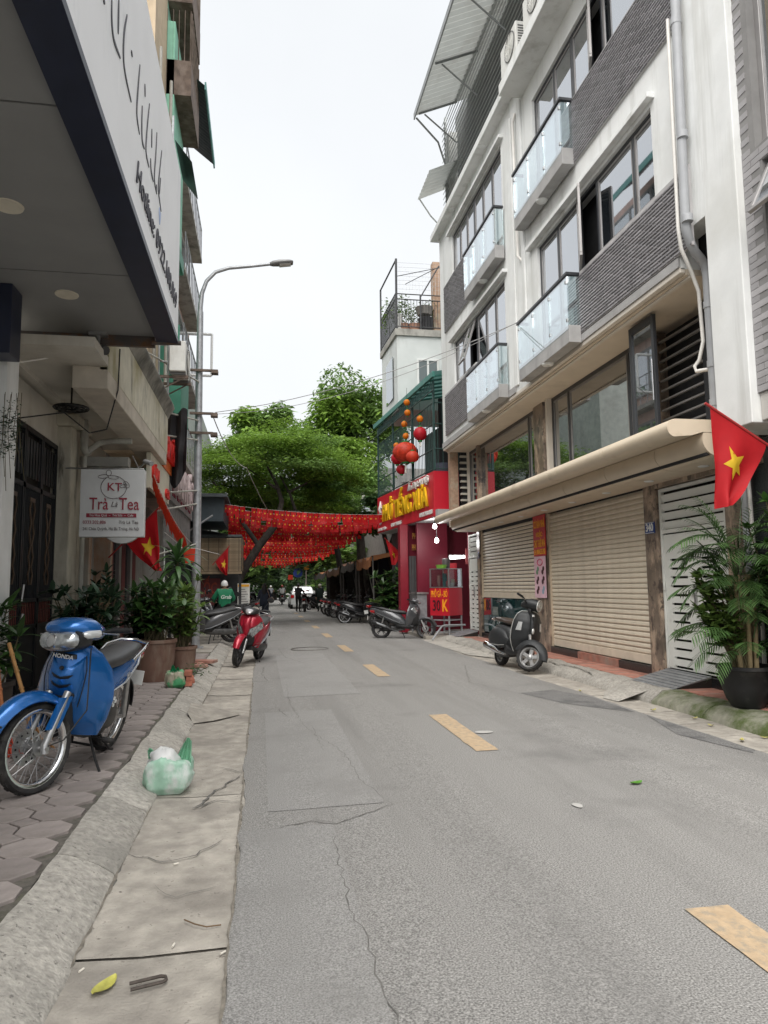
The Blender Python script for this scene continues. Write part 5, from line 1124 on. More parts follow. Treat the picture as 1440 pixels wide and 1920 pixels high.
# pennants and flags
flag_red = M('flag_red', (.5,.012,.018), .7, var=.08, vsc=6, trl=.3); flag_yel = M('flag_yellow', (.75,.5,.03), .7, var=.06, trl=.25)
T = thing('pennant_string', 'string of drooping red pennants under the cream sign', 'pennant string', (-1.75,13,3))
cab = []
for i in range(25):
    t = i/24; cab.append((-1.78+.35*t, 12.2+3.0*t, 3.32-.95*t-.3*4*t*(1-t)*.5))
m_ = MB(); m_.tube(cab, .006, 4); m_.build('cord', pvc_white, T)
for i in range(0, 20):
    x, y, z = cab[i]; h = rnd.uniform(.3,.42); w2 = .1
    m_ = MB(); m_.add([(x,y-w2,z),(x,y+w2,z-.02),(x+.05,y-w2*.6,z-h*.5),(x-.03,y+w2*.7,z-h*.55),(x+.01,y-.01,z-h)], [(0,1,3,2),(2,3,4)], 0, True); m_.build('pennant', M('pennant_red', (.62,.05,.02), .6, var=.15, trl=.35), T)
def draped_flag(name, label, pole, base, ux, hang, size, starc, folds=5, tilt=0):
    """flag hanging from a slanted pole; pole (p0,p1); cloth hoisted along the pole, falling in folds"""
    T = thing(name, label, 'flag', base)
    m_ = MB(); m_.tube(pole, .014, 8); m_.build('pole', M('pole_red', (.35,.03,.03), .5), T)
    W_, H_ = size; p1 = Vector(pole[1]); d = (Vector(pole[1])-Vector(pole[0])).normalized(); n1, n2 = 16, 14; vs_ = []
    star = star_poly(.2*W_, .42)
    def pos(u, v):    # u along the hoist from the tip, v down the fly
        fall = Vector(hang)*v*W_*(1-.1*u*v)
        pinch = 1-.8*v**1.15
        a = p1 - d*(.06 + u*H_*.98*pinch + (.03*v*H_))
        q = a + fall
        side = d.cross(Vector((0,0,1))).normalized()
        q += side*(.06*W_*math.sin(u*folds*2.2+v*1.5)*v + .025*math.sin(v*8+u*5)*v)
        return q
    for i in range(n1+1):
        for j in range(n2+1): vs_.append(pos(i/n1, j/n2))
    m_ = MB(); m_.add(vs_, [(i*(n2+1)+j,i*(n2+1)+j+1,(i+1)*(n2+1)+j+1,(i+1)*(n2+1)+j) for i in range(n1) for j in range(n2)], 0, True); cl = m_.build('cloth', flag_red, T)
    for s_ in (-1, 1):
        vs2 = []; poly = [(.5+x/H_*1.0, .46+y/W_) for x, y in star]; c0 = pos(.5,.46)
        def npos(u, v):
            q = pos(u, v); e1 = pos(min(1,u+.02), v)-q; e2 = pos(u, min(1,v+.02))-q; return q + e1.cross(e2).normalized()*.006*s_
        rings = [[npos(lerp(.5,u,f), lerp(.46,v,f)) for u, v in poly] for f in (.02,.35,.7,1)]
        b = MB(); k = 10
        b.add([p for r_ in rings for p in r_], [(r_*k+i, r_*k+(i+1)%k, (r_+1)*k+(i+1)%k, (r_+1)*k+i) for r_ in range(3) for i in range(k)]+[list(range(10))], 0, True); b.build('star', flag_yel, cl)
    return T
draped_flag('national_flag', 'red flag with a yellow star hanging beside the tea sign', ((-2.7,13.4,2.0),(-1.78,12.9,2.85)), (-2.2,13.2,1.6), 0, (.12,0,-1), (1.05,.85), 0)
draped_flag('national_flag', 'small red star flag in front of the bamboo blinds', ((-1.5,22.65,2.15),(-.98,22.6,2.75)), (-1.1,22.9,2), 0, (.0,0,-1), (.85,.6), 0)
draped_flag('national_flag', 'red star flag on a slanted pole above the louvred gate', ((5.2,6.1,2.55),(4.22,6.1,3.15)), (4.5,6.1,2.1), 0, (.02,0,-1), (.98,.7), 0, 4)
draped_flag('national_flag', 'drooping red flag on a pole before the tarpaulin stalls', ((4.9,23.6,2.3),(4.05,23.4,3.05)), (4.4,23.5,2.3), 0, (.25,0,-1), (.85,.7), 0)
T = thing('small_pennant', 'small square red flag hung on a cord beside the street lamp', 'flag', (-1.5,15.6,2.0))
m_ = MB(); m_.add([(-1.62,15.5,2.28),(-1.38,15.5,2.28),(-1.4,15.5,1.98),(-1.6,15.52,1.96)], [(0,1,2,3)]); m_.build('cloth', M('pennant_red'), T); m_ = MB(); m_.tube([(-1.9,14.6,2.55),(-1.62,15.5,2.285),(-1.38,15.5,2.28),(-.95,16.6,2.2)], .005, 4); m_.build('cord', pvc_white, T)

# ============================================================= street lamp with clamps
SL = thing('street_lamp', 'grey galvanised street lamp with a curved arm over the road', 'street lamp', (-1.43,16.35,.13))
m_ = MB(); m_.tube([(-1.43,16.35,.13),(-1.43,16.35,7.8)], [.1,.07], 14); m_.build('pole', galv, SL)
m_ = MB(); m_.tube([(-1.43,16.35,7.7),(-1.43,16.35,7.9),(-1.4,16.35,8.25),(-1.3,16.35,8.55),(-1.1,16.35,8.78),(-.8,16.35,8.9),(-.3,16.35,8.98),(.2,16.35,9.07)], [.06,.055,.05,.045,.042,.04,.038,.036], 12); m_.build('arm', galv, SL)
m_ = MB(); X = Matrix.Translation((.42,16.35,9.1)) @ Matrix.Rotation(R_(-8),4,'Y')
m_.sl([(-.27,0,.04,.035),(-.2,.005,.09,.05),(0,.01,.13,.06),(.2,.0,.13,.045),(.28,-.005,.1,.02)], n=12, e=3); m_.build('lamp_head', M('lamp_grey', (.2,.2,.2), .4, .3), SL, False, xf=Matrix.Translation(-woff(SL)) @ X)
m_ = MB(); m_.sl([(-.05,-.055,.1,.012),(.22,-.05,.1,.012)], n=12); m_.build('lamp_lens', M('lens', (.6,.6,.58), .2), SL, False, xf=Matrix.Translation(-woff(SL)) @ X)
for z in (6.35, 5.35, 4.9):
    m_ = MB(); m_.box(-1.62, -1.1, 16.2, 16.26, z, z+.05); m_.box(-1.15, -1.0, 16.1, 16.3, z-.06, z+.02); m_.build('clamp', rusty, SL)
m_ = MB(); m_.box(-1.53, -1.33, 16.22, 16.26, .13, .16); m_.box(-1.6, -1.26, 16.18, 16.52, .125, .15); m_.build('base_plate', galv, SL)
T = thing('sign_frame', 'empty white rectangular sign frame behind the street lamp', 'sign frame', (-1.6,20,7.3))
m_ = MB()
for a, b in (((-2.35,20,8.58),(-1.42,20,8.58)), ((-1.42,20,8.58),(-1.42,20,7.38)), ((-1.42,20,7.38),(-2.3,20,7.38))): m_.tube([a,b], .04, 6)
m_.build('frame', white_paint, T)
for z, y in ((6.1,14.6),(5.2,15.2),(4.75,15.4),(3.6,15.6),(3.3,16.0),(2.4,15.9)):
    cable([(-2.1,y-1.2,z-.3),(-1.43,16.3,z+.02)], .02, 'slanted pale bracket pipe tied between the house fronts and the street lamp', 0, 'bracket_pipe', M('old_pvc'))['group'] = 'bracket pipes by the street lamp'
cable([(-1.1,16.2,5.3),(-.4,19,4.6),(.9,30,3.9)], .012, 'pale cable sloping down from the lamp clamp towards the trees', .25, 'cable', M('old_pvc'))
cable([(-1.05,16.2,5.4),(4.6,11.95,6.2)], .008, 'thin wire crossing the street to the lower near balcony', .25, 'cable', M('wire_grey', (.3,.3,.3), .6))
cable([(-1.05,16.2,5.36),(4.6,12.0,6.22)], .006, 'second thin wire crossing the street beside the first', .4, 'cable', M('wire_grey'))
# ============================================================= trees
rnd = random.Random(41)
bark = M('bark', (.035,.03,.026), .95, var=.35, vsc=8, bump=.7, bsc=25, stain=((.08,.075,.06), 4, .55, .75, .4))
leaf_bright = M('leaf_bright', (.17,.28,.045), .55, var=.25, vsc=.8, irand=.35, trl=.4, spec=.25)
leaf_mid = M('leaf_mid', (.14,.235,.06), .5, var=.3, vsc=.7, irand=.4, trl=.35, spec=.3)
leaf_dark = M('leaf_dark', (.06,.115,.04), .5, var=.3, vsc=1.2, irand=.45, trl=.25, spec=.35)
def leaves(mb, c, rad, n, L, flat=.5, shell=.55, droop=0, wl=.42, m=0):
    """n leaf blades spread through an ellipsoid, denser near its skin"""
    cx, cy, cz = c; rx, ry, rz = rad
    for _ in range(n):
        while True:
            d = Vector((rnd.uniform(-1,1), rnd.uniform(-1,1), rnd.uniform(-1,1)))
            if .05 < d.length < 1: break
        d.normalize(); r_ = rnd.random()**(1-shell)
        wob = 1+.28*noise.noise(d*2.3+Vector((cx,cy,cz)))
        p = Vector((cx+d.x*rx*r_*wob, cy+d.y*ry*r_*wob, cz+d.z*rz*r_*wob))
        a = rnd.uniform(0, 2*math.pi); t = Vector((math.cos(a), math.sin(a), rnd.uniform(-.6,.5)-droop)).normalized()
        nn = Vector((rnd.gauss(0,flat), rnd.gauss(0,flat), 1)).normalized(); s_ = t.cross(nn)
        if s_.length < .05: continue
        s_.normalize(); l = L*rnd.uniform(.6,1.25); w2 = l*wl*.5; up = s_.cross(t)*l*.06
        o = len(mb.v)
        mb.v += [tuple(p), tuple(p+t*l*.5+s_*w2+up), tuple(p+t*l), tuple(p+t*l*.5-s_*w2+up)]
        mb.f += [[o,o+1,o+2],[o,o+2,o+3]]; mb.m += [m,m]; mb.sm += [False,False]
def tree(name, label, base, limbs, blobs, mat, L, group=None, **kw):
    T = thing(name, label, 'tree', base, 0, group)
    b = MB()
    for pts, r0, r1 in limbs:
        k = len(pts); b.tube(pts, [lerp(r0, r1, i/(k-1)) for i in range(k)], 9)
    b.build('trunk', bark, T)
    c = MB()
    for q in blobs:
        leaves(c, q[0], q[1], q[2], L*(q[3] if len(q) > 3 else rnd.uniform(.8,1.25)), m=rnd.choice((0,0,1)), **kw)
    o = c.build('crown', [mat, leaf_mid if mat is leaf_bright else (leaf_bright if mat is leaf_mid else leaf_mid)], T); o['kind'] = 'stuff'
    return T
def sub_blobs(c, rad, k, n, f=.42, flatz=.55, top=0):
    out = []
    for _ in range(k):
        d = Vector((rnd.gauss(0,1), rnd.gauss(0,1), rnd.gauss(0,1))).normalized()*rnd.uniform(.45,.95)
        if top and d.z < -.3: d.z *= -.5
        s_ = rnd.uniform(.65,1.3)*f
        out.append(((c[0]+d.x*rad[0], c[1]+d.y*rad[1], c[2]+d.z*rad[2]), (rad[0]*s_, rad[1]*s_, rad[2]*s_*flatz), int(n*s_/f)))
    return out
# leaning umbrella tree whose trunk crosses the bunting
B1 = [((.2,27.5,6.2),(2.6,2.4,.5),1200)] + sub_blobs((.4,28,6.25),(3.7,2.8,1.75), 56, 520, .3, .5, 1) + sub_blobs((-1.3,27.5,5.3),(1.7,1.6,1.2), 16, 480, .36, .6) + sub_blobs((3.1,28.5,5.4),(1.8,1.4,1.1), 16, 480, .36, .6) + sub_blobs((.8,30.5,5.2),(3.6,1.4,1.2), 24, 480, .3, .6)
tree('street_tree', 'leaning dark trunked tree with a wide bright green crown over the bunting', (-1.25,26.6,.1),
     [([(-1.25,26.6,.0),(-1.15,26.7,.9),(-.75,27,1.95),(-.1,27,3.0),(.55,27,3.85),(1.05,27.2,4.25),(1.4,27.5,4.3)], .2, .1),
      ([(.55,27,3.85),(.75,27.1,4.7),(.55,27.3,5.4),(.2,27.5,6.1)], .12, .04), ([(1.3,27.4,4.3),(1.1,27.6,5.0),(.7,27.8,5.8)], .07, .03), ([(-.1,27,3.0),(-1.0,26.9,4.3),(-1.8,26.8,5.4)], .1, .03), ([(.55,27.2,5.2),(-.6,27.2,6.0)], .06, .02), ([(1.0,27.6,5.1),(2.4,27.9,5.9)], .06, .02)],
     B1 + sub_blobs((-.8,29,5.0),(1.8,1.6,.8), 14, 600, .4, .5) + sub_blobs((2.0,29.5,5.0),(2.2,1.6,.8), 16, 600, .4, .5), leaf_bright, .15, flat=.35)
B2 = sub_blobs((-.1,45,11.0),(1.9,2,2.4), 16, 420, .5, .7)
tree('street_tree', 'tall round topped tree rising behind the umbrella shaped crown', (-1.5,45,.1), [([(-1.5,45,0),(-1.2,45,4),(-.4,45,8),(-.1,45,11)], .25, .08), ([(-.5,45,7.5),(1,45,10)], .1, .03)], B2, leaf_mid, .42, droop=.35)
B3 = sub_blobs((4.6,35,9.2),(2.6,2.6,2.9), 26, 520, .42, .75) + sub_blobs((3.6,33,6.5),(2.2,2,1.8), 12, 420, .45, .7)
tree('street_tree', 'big leafy tree beside the narrow white house with drooping leaf clusters', (5.0,35,.1), [([(5.0,35,0),(4.9,35,3),(4.7,35,6),(4.6,35,9)], .3, .1), ([(4.8,35,4.5),(3.6,34,6.5),(3.0,33.5,7.6)], .13, .04), ([(4.75,35,6.5),(6,35,9)], .1, .03), ([(4.7,35,6),(3.4,35.5,8.6)], .09, .03)], B3, leaf_mid, .36, droop=.45, wl=.36)
B4 = sub_blobs((2.3,37,8.0),(2.2,2,2.6), 20, 420, .42, .7) + sub_blobs((.5,39,5.8),(3.2,1.8,1.5), 20, 380, .42, .7)
tree('street_tree', 'mid green tree between the umbrella crown and the big leafy tree', (4.6,38,.1), [([(4.6,38,0),(4.0,38,3.4),(2.9,37.3,6),(2.3,37,8)], .2, .07), ([(3.6,37.7,4.5),(1.6,37,6.6)], .08, .03)], B4, leaf_mid, .34, droop=.3)
B5 = sub_blobs((4.8,29.5,4.7),(1.5,1.8,.9), 10, 420, .5, .6)
tree('street_tree', 'low dark tree above the tarpaulin stalls', (5.6,29.5,.1), [([(5.6,29.5,0),(5.5,29.5,2),(5.0,29.5,4),(4.6,29.5,5)], .16, .06), ([(5.3,29.5,3),(5.9,29.5,4.8)], .08, .03)], B5, leaf_dark, .3, droop=.3)
for i, (x, y, h, lb) in enumerate(((-5,66,7,'dark far tree closing the left of the street end'), (1.5,84,6,'dark far tree closing the middle of the street end'), (7.5,72,9,'dark far tree above the end of the stalls'), (-1.2,58,6.5,'dark tree over the left pavement beyond the kiosk'), (5.6,52,6.0,'dark tree over the far end of the stalls'))):
    tree('far_tree', lb, (x,y,0), [([(x,y,0),(x+.1,y,h*.5),(x,y,h)], .3, .1)], sub_blobs((x,y,h*.72),(h*.62,h*.5,h*.55), 16, 260, .5, .8), leaf_dark, .7, droop=.2)
m_ = MB(); leaves(m_, (1.0,92,3.2), (16,2,3.4), 5000, 1.0, .6); tag(m_.build('far_foliage', leaf_dark), 'mass of dark foliage closing the end of the street', 'foliage', None, 'stuff')
# buildings behind the trees
for x0, x1, y, h, col, lb in ((-16,-4.5,70,13,(.32,.3,.26),'beige block far behind the trees on the left'), (7.5,20,62,12,(.3,.29,.28),'grey block far behind the trees on the right'), (-6,12,110,8,(.25,.25,.24),'low grey building across the far end of the street')):
    T = thing('far_building', lb, 'building', ((x0+x1)/2,y,0)); m_ = MB(); m_.box(x0,x1,y,y+8,0,h); m_.build('wall', M('fb_'+lb[:5], col, .9, stain=((.2,.2,.19), .6, .5, .7, .5)), T)
    for i in range(int((x1-x0)/2.4)):
        for j in range(int(h/3.2)):
            m_ = MB(); m_.box(x0+.7+i*2.4, x0+1.9+i*2.4, y-.06, y-.01, 1.2+j*3.1, 2.7+j*3.1); m_.build('window', dark_glass, T)

# ============================================================= bunting: strings of little star flags
rnd = random.Random(43)
bf_red = M('bunting_red', (.55,.012,.015), .6, var=.1, vsc=3, trl=.5, orand=.2); bf_yel = M('bunting_star', (.8,.45,.05), .6, var=.05, trl=.4)
flag_me = []
for v in range(4):
    m_ = MB(); W_, H_ = .177, .28; a = rnd.uniform(-.03,.03); b = rnd.uniform(-.04,.04); n1 = 3; vs_ = []
    for i in range(n1+1):
        for j in range(4):
            s_ = j/3-.5; t = i/n1; vs_.append((W_*s_*(1-.08*t), a*t*t + b*s_*t + .012*math.sin(3*s_+v), -H_*t))
    m_.add(vs_, [(i*4+j,i*4+j+1,(i+1)*4+j+1,(i+1)*4+j) for i in range(n1) for j in range(3)], 0, True)
    for sg in (-1,1):
        m_.add([(x, sg*.004+a*.3+.012*math.sin(v), y-.14) for x, y in star_poly(.042,.45)], [list(range(10)) if sg < 0 else list(range(10))[::-1]], 1)
    flag_me.append(m_.mesh('flag', [bf_red, bf_yel]))
STR = [(24.0,4.2,3.92),(25.0,4.2,3.95),(26.0,4.15,3.95),(27.2,4.1,3.95),(28.4,4.05,3.9),(29.8,4.05,3.9),(31.2,4.0,3.85),(32.8,3.95,3.8),(34.6,3.9,3.8),(36.6,3.8,3.75),(38.8,3.75,3.7),(41.2,3.65,3.65),(44,3.6,3.6),(47.5,3.55,3.55),(51.5,3.5,3.5),(56,3.45,3.45)]
for k, (y, zl, zr) in enumerate(STR):
    xl, xr = -1.3-.02*k, 4.55-.03*k
    lab = 'string of small red star flags across the street, first in the rows' if k == 0 else ('string of small red star flags across the street, last in the rows' if k == len(STR)-1 else 'string of small red star flags strung across the street between the first and last rows')
    T = thing('flag_string', lab, 'flag string', ((xl+xr)/2, y, min(zl,zr)-.6), 0, 'flag strings across the street')
    n = 31 if k < 10 else 26; sag = rnd.uniform(.12,.26)
    P = lambda t: Vector((lerp(xl,xr,t), y+.35*(t-.5), lerp(zl,zr,t)-sag*4*t*(1-t)))
    m_ = MB(); m_.tube([P(i/20) for i in range(21)], .006, 4); m_.build('cord', M('old_pvc'), T)
    for i in range(n):
        if rnd.random() < .06: continue
        t = (i+.5)/n; place('flag', flag_me[rnd.randrange(4)], T, P(t)-woff(T), (rnd.gauss(0,.16), rnd.gauss(0,.07), rnd.gauss(0,.28)))

# ============================================================= kiosk on the left with bamboo blinds
K = thing('kiosk', 'dark kiosk with bamboo blinds under a black metal roof', 'kiosk', (-1.8,24,.1))
dk = M('kiosk_dark', (.035,.035,.037), .7, var=.3); 
m_ = MB(); m_.box(-3.6,-.62,22.9,27.5,3.05,3.12); m_.build('roof', M('dark_awning'), K)
m_ = MB(); m_.add([(-3.6,22.4,3.6),(-1.05,22.4,3.1),(-1.05,27,3.1),(-3.6,27,3.6)], [(0,1,2,3)]); m_.build('roof_sheet', M('dark_awning'), K)
m_ = MB(); m_.box(-3.4,-1.2,23.0,26.5,3.55,4.3); m_.build('upper_box', M('slate_blue', (.04,.055,.065), .6), K)
m_ = MB(); m_.box(-3.5,-1.08,22.7,26.6,4.3,4.4); m_.build('upper_roof', M('dark_awning'), K)
m_ = MB(); m_.tube([(-2.6,22.6,2.95),(-1.5,22.6,3.7)], .03, 6); m_.build('brace', galv, K)
bam = M('bamboo_blind', (.24,.185,.12), .8, var=.2, orand=.2)
bs_ = MB(); bs_.tube([(-.7,0,0),(.7,0,0)], .011, 5); bme2 = bs_.mesh('blind_slat', bam)
for i in range(44): place('blind_slat', bme2, K, Vector((-1.33,22.85,1.98+i*.0235))-woff(K))
for i in range(5):
    m_ = MB(); x = -1.95+i*.31; m_.box(x,x+.012,22.83,22.84,1.95,3.02); m_.build('blind_cord', dk, K)
m_ = MB(); m_.box(-2.05,-.6,22.8,22.9,1.88,1.96); m_.build('blind_rail', bam, K)
for i in range(40):
    if i % 1 == 0: place('blind_slat', bme2, K, Vector((-.6,23.55,2.0+i*.025))-woff(K), (0,0,math.pi/2))
m_ = MB(); m_.box(-3.3,-.8,25.6,25.8,.1,3.0); m_.build('back_wall', dk, K)
m_ = MB(); m_.box(-1.9,-1.3,23.4,23.45,.9,1.75); m_.build('board', M('maroon_panel'), K)
lettering('lettering', 'ỐC', .5, (-1.6,23.38,1.42), (1,0,0), (0,0,1), M('dim_red', (.3,.05,.03), .6), K, .01, .01, width=.42)
m_ = MB(); m_.box(-2.6,-.75,23.5,24.2,.1,.85); m_.build('counter', dk, K)
for x in (-2.02,-.66): m_ = MB(); m_.box(x-.04,x+.04,22.9,22.98,.1,3.0); m_.build('post', dk, K)
T = thing('menu_stand', 'white printed menu board standing on the pavement by the kiosk', 'menu board', (-.62,25.5,.1))
m_ = MB(); m_.box(-.82,-.4,25.45,25.5,.55,1.6); m_.build('board', M('paper_white', (.66,.66,.62), .7), T)
for i in range(9): m_ = MB(); m_.box(-.78,-.46-.05*(i%3),25.44,25.45,.7+i*.085,.72+i*.085); m_.build('text_line', M('tea_grey'), T)
m_ = MB(); m_.box(-.8,-.42,25.44,25.45,1.48,1.56); m_.build('heading', M('yellow_ink'), T)
for x in (-.8,-.42): m_ = MB(); m_.tube([(x,25.5,.1),(x,25.5,1.55)], .015, 5); m_.build('leg', dk, T)
# ============================================================= tarpaulin stalls on the right
tarp_o = M('tarp_orange', (.3,.13,.06), .6, var=.25, vsc=1.5, trl=.25); tarp_d = M('tarp_dark', (.06,.055,.05), .7, var=.3); navy_cloth = M('navy_cloth', (.012,.016,.035), .8, var=.2)
for k, (y0, y1, z0, lb) in enumerate(((25.6,29.6,2.55,'first tarpaulin stall with an orange brown sagging roof by the red shop'), (30,35,2.55,'second tarpaulin stall with a leaning prop'), (35.5,42,2.45,'third long dark tarpaulin stall'), (42.5,52,2.4,'last low tarpaulin stall near the white car'))):
    T = thing('market_stall', lb, 'stall', (5.4,(y0+y1)/2,.09)); xo = 3.95-.01*(y0-26)
    m_ = MB(); n1, n2 = 10, 8; vs_ = []
    for i in range(n1+1):
        for j in range(n2+1):
            t, s_ = i/n1, j/n2; vs_.append((lerp(xo,7,s_), lerp(y0,y1,t), z0+.55*s_-.16*math.sin(math.pi*((t*2)%1))*(1-s_*.6)+.05*noise.noise((t*6,s_*4,k))))
    m_.add(vs_, [(i*(n2+1)+j,i*(n2+1)+j+1,(i+1)*(n2+1)+j+1,(i+1)*(n2+1)+j) for i in range(n1) for j in range(n2)], 0, True); m_.build('roof_tarp', tarp_o if k != 2 else tarp_d, T)
    m_ = MB(); m_.box(6.3,6.4,y0,y1,.09,2.9); m_.build('back_wall', tarp_d if k else navy_cloth, T)
    m_ = MB(); m_.box(xo+.9,6.3,y1-.06,y1,.09,2.7); m_.build('side_cloth', navy_cloth if k < 2 else tarp_d, T)
    for i in range(2):
        y = lerp(y0+.1,y1-.1,i); m_ = MB(); m_.tube([(xo+.1,y,.05),(xo+.05,y,z0)], .03, 6); m_.build('post', M('grey_post', (.07,.065,.06), .7), T)
    if k < 2: m_ = MB(); m_.tube([(4.3,y0+.4,.05),(xo+.0,y0+1.6,z0)], .02, 6); m_.build('leaning_prop', M('grey_post'), T)
    m_ = MB(); nv = 24; m_.add([p_ for i in range(nv+1) for p_ in ((xo-.01, lerp(y0,y1,i/nv), z0-.16*math.sin(math.pi*((i/nv*2)%1))+.02), (xo-.05+.05*math.sin(i*1.7), lerp(y0,y1,i/nv), z0-.3-.12*math.sin(math.pi*((i/nv*2)%1))-.06*abs(math.sin(i*2.3))))], [(2*i,2*i+2,2*i+3,2*i+1) for i in range(nv)], 0, True); m_.build('valance', [tarp_o, tarp_d, M('tarp_brown', (.16,.085,.05), .7, var=.25, trl=.15), tarp_d][k], T)
    for i in range(2):
        y = lerp(y0+1,y1-1,i); m_ = MB(); m_.box(4.9,5.9,y-.5,y+.5,.78,.82); 
        for a in (4.95,5.85):
            for b in (y-.45,y+.45): m_.box(a-.02,a+.02,b-.02,b+.02,.09,.78)
        m_.build('table', tarp_d, T)
for x, y, lb in ((4.75,30.6,'forked dark tree trunk standing between the tarpaulin stalls'),):
    T = thing('tree_trunk', lb, 'tree trunk', (x,y,.09)); m_ = MB(); m_.tube([(x,y,.05),(x-.05,y,.9),(x-.25,y,1.6),(x-.3,y,2.6)], [.2,.17,.14,.12], 9); m_.tube([(x-.02,y,.8),(x+.3,y,1.7),(x+.35,y,2.8)], [.13,.1,.09], 8); m_.build('trunk', bark, T)
m_ = MB(); m_.box(6.45,6.9,25.9,26.5,2.9,3.5); tag(m_.build('water_tank', M('paper_white')), 'small white tank behind the first tarpaulin stall roof', 'tank')
T = thing('shutter_stall', 'dark closed shop fronts behind the tarpaulin stalls', 'shopfront', (7.5,40,0))
m_ = MB(); m_.box(7.2,9,26,60,0,5.5); m_.build('wall', M('dim_wall', (.16,.15,.14), .9, var=.2), T)
T = thing('shutter_stall', 'dim row of old house fronts behind the left kiosk', 'shopfront', (-5,45,0)); m_ = MB(); m_.box(-7,-3.3,28,64,0,11); m_.build('wall', M('sage_wall', (.36,.39,.36), .9, var=.15, stain=((.24,.25,.23), 1, .5, .75, .4)), T)
for i in range(8):
    m_ = MB(); m_.box(-3.3,-3.27,29+i*4.2,31.6+i*4.2,.1,2.7); m_.build('shutter', M('dark_shutter'), T); m_ = MB(); m_.box(-3.3,-3.26,29.2+i*4.2,31.2+i*4.2,3.6,5.2); m_.build('window', dark_glass, T)
# road signs at the street end
T = thing('road_sign', 'blue round road sign on a red and white post at the street end', 'road sign', (3.2,52,0))
m_ = MB(); m_.tube([(3.2,52,0),(3.2,52,2.8)], .05, 8); m_.build('post', M('post_white', (.6,.5,.48), .6), T)
m_ = MB(); m_.lathe([(0,-.02),(.34,-.02),(.34,.02),(0,.02)], 18, Matrix.Translation((2.6,51.9,2.5)) @ Matrix.Rotation(math.pi/2,4,'X')); m_.build('disc', M('sign_blue', (.03,.06,.3), .4), T)
m_ = MB(); m_.box(3.05,3.4,51.9,51.94,2.7,3.1); m_.build('panel', M('sign_orange', (.8,.35,.05), .5), T)
m_ = MB(); m_.box(1.9,2.25,51.9,51.94,2.0,2.35); m_.build('red_flag', M('pennant_red'), T)
# ============================================================= motorbikes and scooters (built facing +X, left is +Y)
rnd = random.Random(51)
def paintm(name, col, rough=.28, metal=.35): return M(name, col, rough, metal, var=.08, vsc=6, coat=.6, spec=.5)
seat_m = M('seat_vinyl', (.035,.035,.036), .42, var=.15, vsc=10, spec=.5)
headglass = M('headlight_glass', (.42,.44,.45), .1, .65, var=.5, vsc=22, spec=.8, coat=1)
tail_red = M('tail_light', (.35,.008,.01), .15, coat=1); amber = M('indicator_amber', (.6,.2,.02), .2, coat=.8)
alloy = M('alloy_wheel', (.5,.5,.5), .3, .8, var=.1); alloy_dark = M('alloy_dark', (.06,.06,.065), .4, .5); engine_m = M('engine_metal', (.12,.12,.12), .5, .6, var=.25, vsc=14)
plate_w = M('number_plate', (.6,.6,.58), .5)
RY = Matrix.Rotation(math.pi/2, 4, 'X')      # lathe axis z -> y
def wheel(par, x, R, tw, kind, X, rimm, name):
    m_ = MB(); c = Matrix.Translation((x,0,R)) @ RY
    h = tw*.55
    prof = [(R-h*1.05,-tw*.3),(R-h*.75,-tw*.48),(R-h*.35,-tw*.5),(R-h*.1,-tw*.34),(R,-tw*.1),(R,tw*.1),(R-h*.1,tw*.34),(R-h*.35,tw*.5),(R-h*.75,tw*.48),(R-h*1.05,tw*.3)]
    m_.lathe(prof, 36, c)
    for i in range(36):     # tread blocks
        a = i*2*math.pi/36; sg = 1 if i % 2 else -1
        q = c @ Matrix.Rotation(a,4,'Z') @ Matrix.Translation((R-.001,0,sg*tw*.2))
        m_.obox(q.translation, (.007, R*.11, tw*.26), q, 0)
    w_ = m_.build(name, rubber, par, False, xf=X)
    r2 = R-h*1.05; m_ = MB(); m_.lathe([(r2+.006,-tw*.34),(r2-.012,-tw*.34),(r2-.026,-tw*.16),(r2-.026,tw*.16),(r2-.012,tw*.34),(r2+.006,tw*.34)], 36, c); m_.build('rim', rimm, w_, False, xf=X)
    m_ = MB()
    if kind == 'wire':
        for i in range(36):
            a = i*2*math.pi/36; b = a+(.9 if i % 2 else -.9); sg = 1 if (i//2) % 2 else -1
            m_.tube([c @ Vector((.045*math.cos(b), .045*math.sin(b), sg*.03)), c @ Vector(((r2-.02)*math.cos(a), (r2-.02)*math.sin(a), 0))], .0022, 4, caps=False)
        m_.lathe([(0,-.05),(.05,-.045),(.05,-.03),(.035,-.028),(.035,.028),(.05,.03),(.05,.045),(0,.05)], 18, c)
    else:
        n = 5 if kind != 'six' else 6
        for i in range(n):
            a = i*2*math.pi/n+.3; q = c @ Matrix.Rotation(a,4,'Z')
            if kind == 'vespa':
                ring = []
                for rr, ww in ((.035,.03),(.08,.026),(r2-.03,.03)): ring.append([q @ Vector((rr,ww,-.016)), q @ Vector((rr,ww,.016)), q @ Vector((rr,-ww,.016)), q @ Vector((rr,-ww,-.016))])
                m_.loft(ring, sm=False)
            else:
                for dd in (-.14,.14):
                    m_.tube([q @ Vector((.03,0,0)), q @ Matrix.Rotation(dd,4,'Z') @ Vector((r2-.02,0,0))], [.02,.012], 6, flat=.7)
        m_.lathe([(0,-.045),(.04,-.04),(.05,-.02),(.05,.02),(.04,.04),(0,.045)], 16, c)
    m_.build('spokes', rimm if kind != 'wire' else M('spoke_steel', (.3,.3,.3), .35, .8), w_, False, xf=X)
    return w_
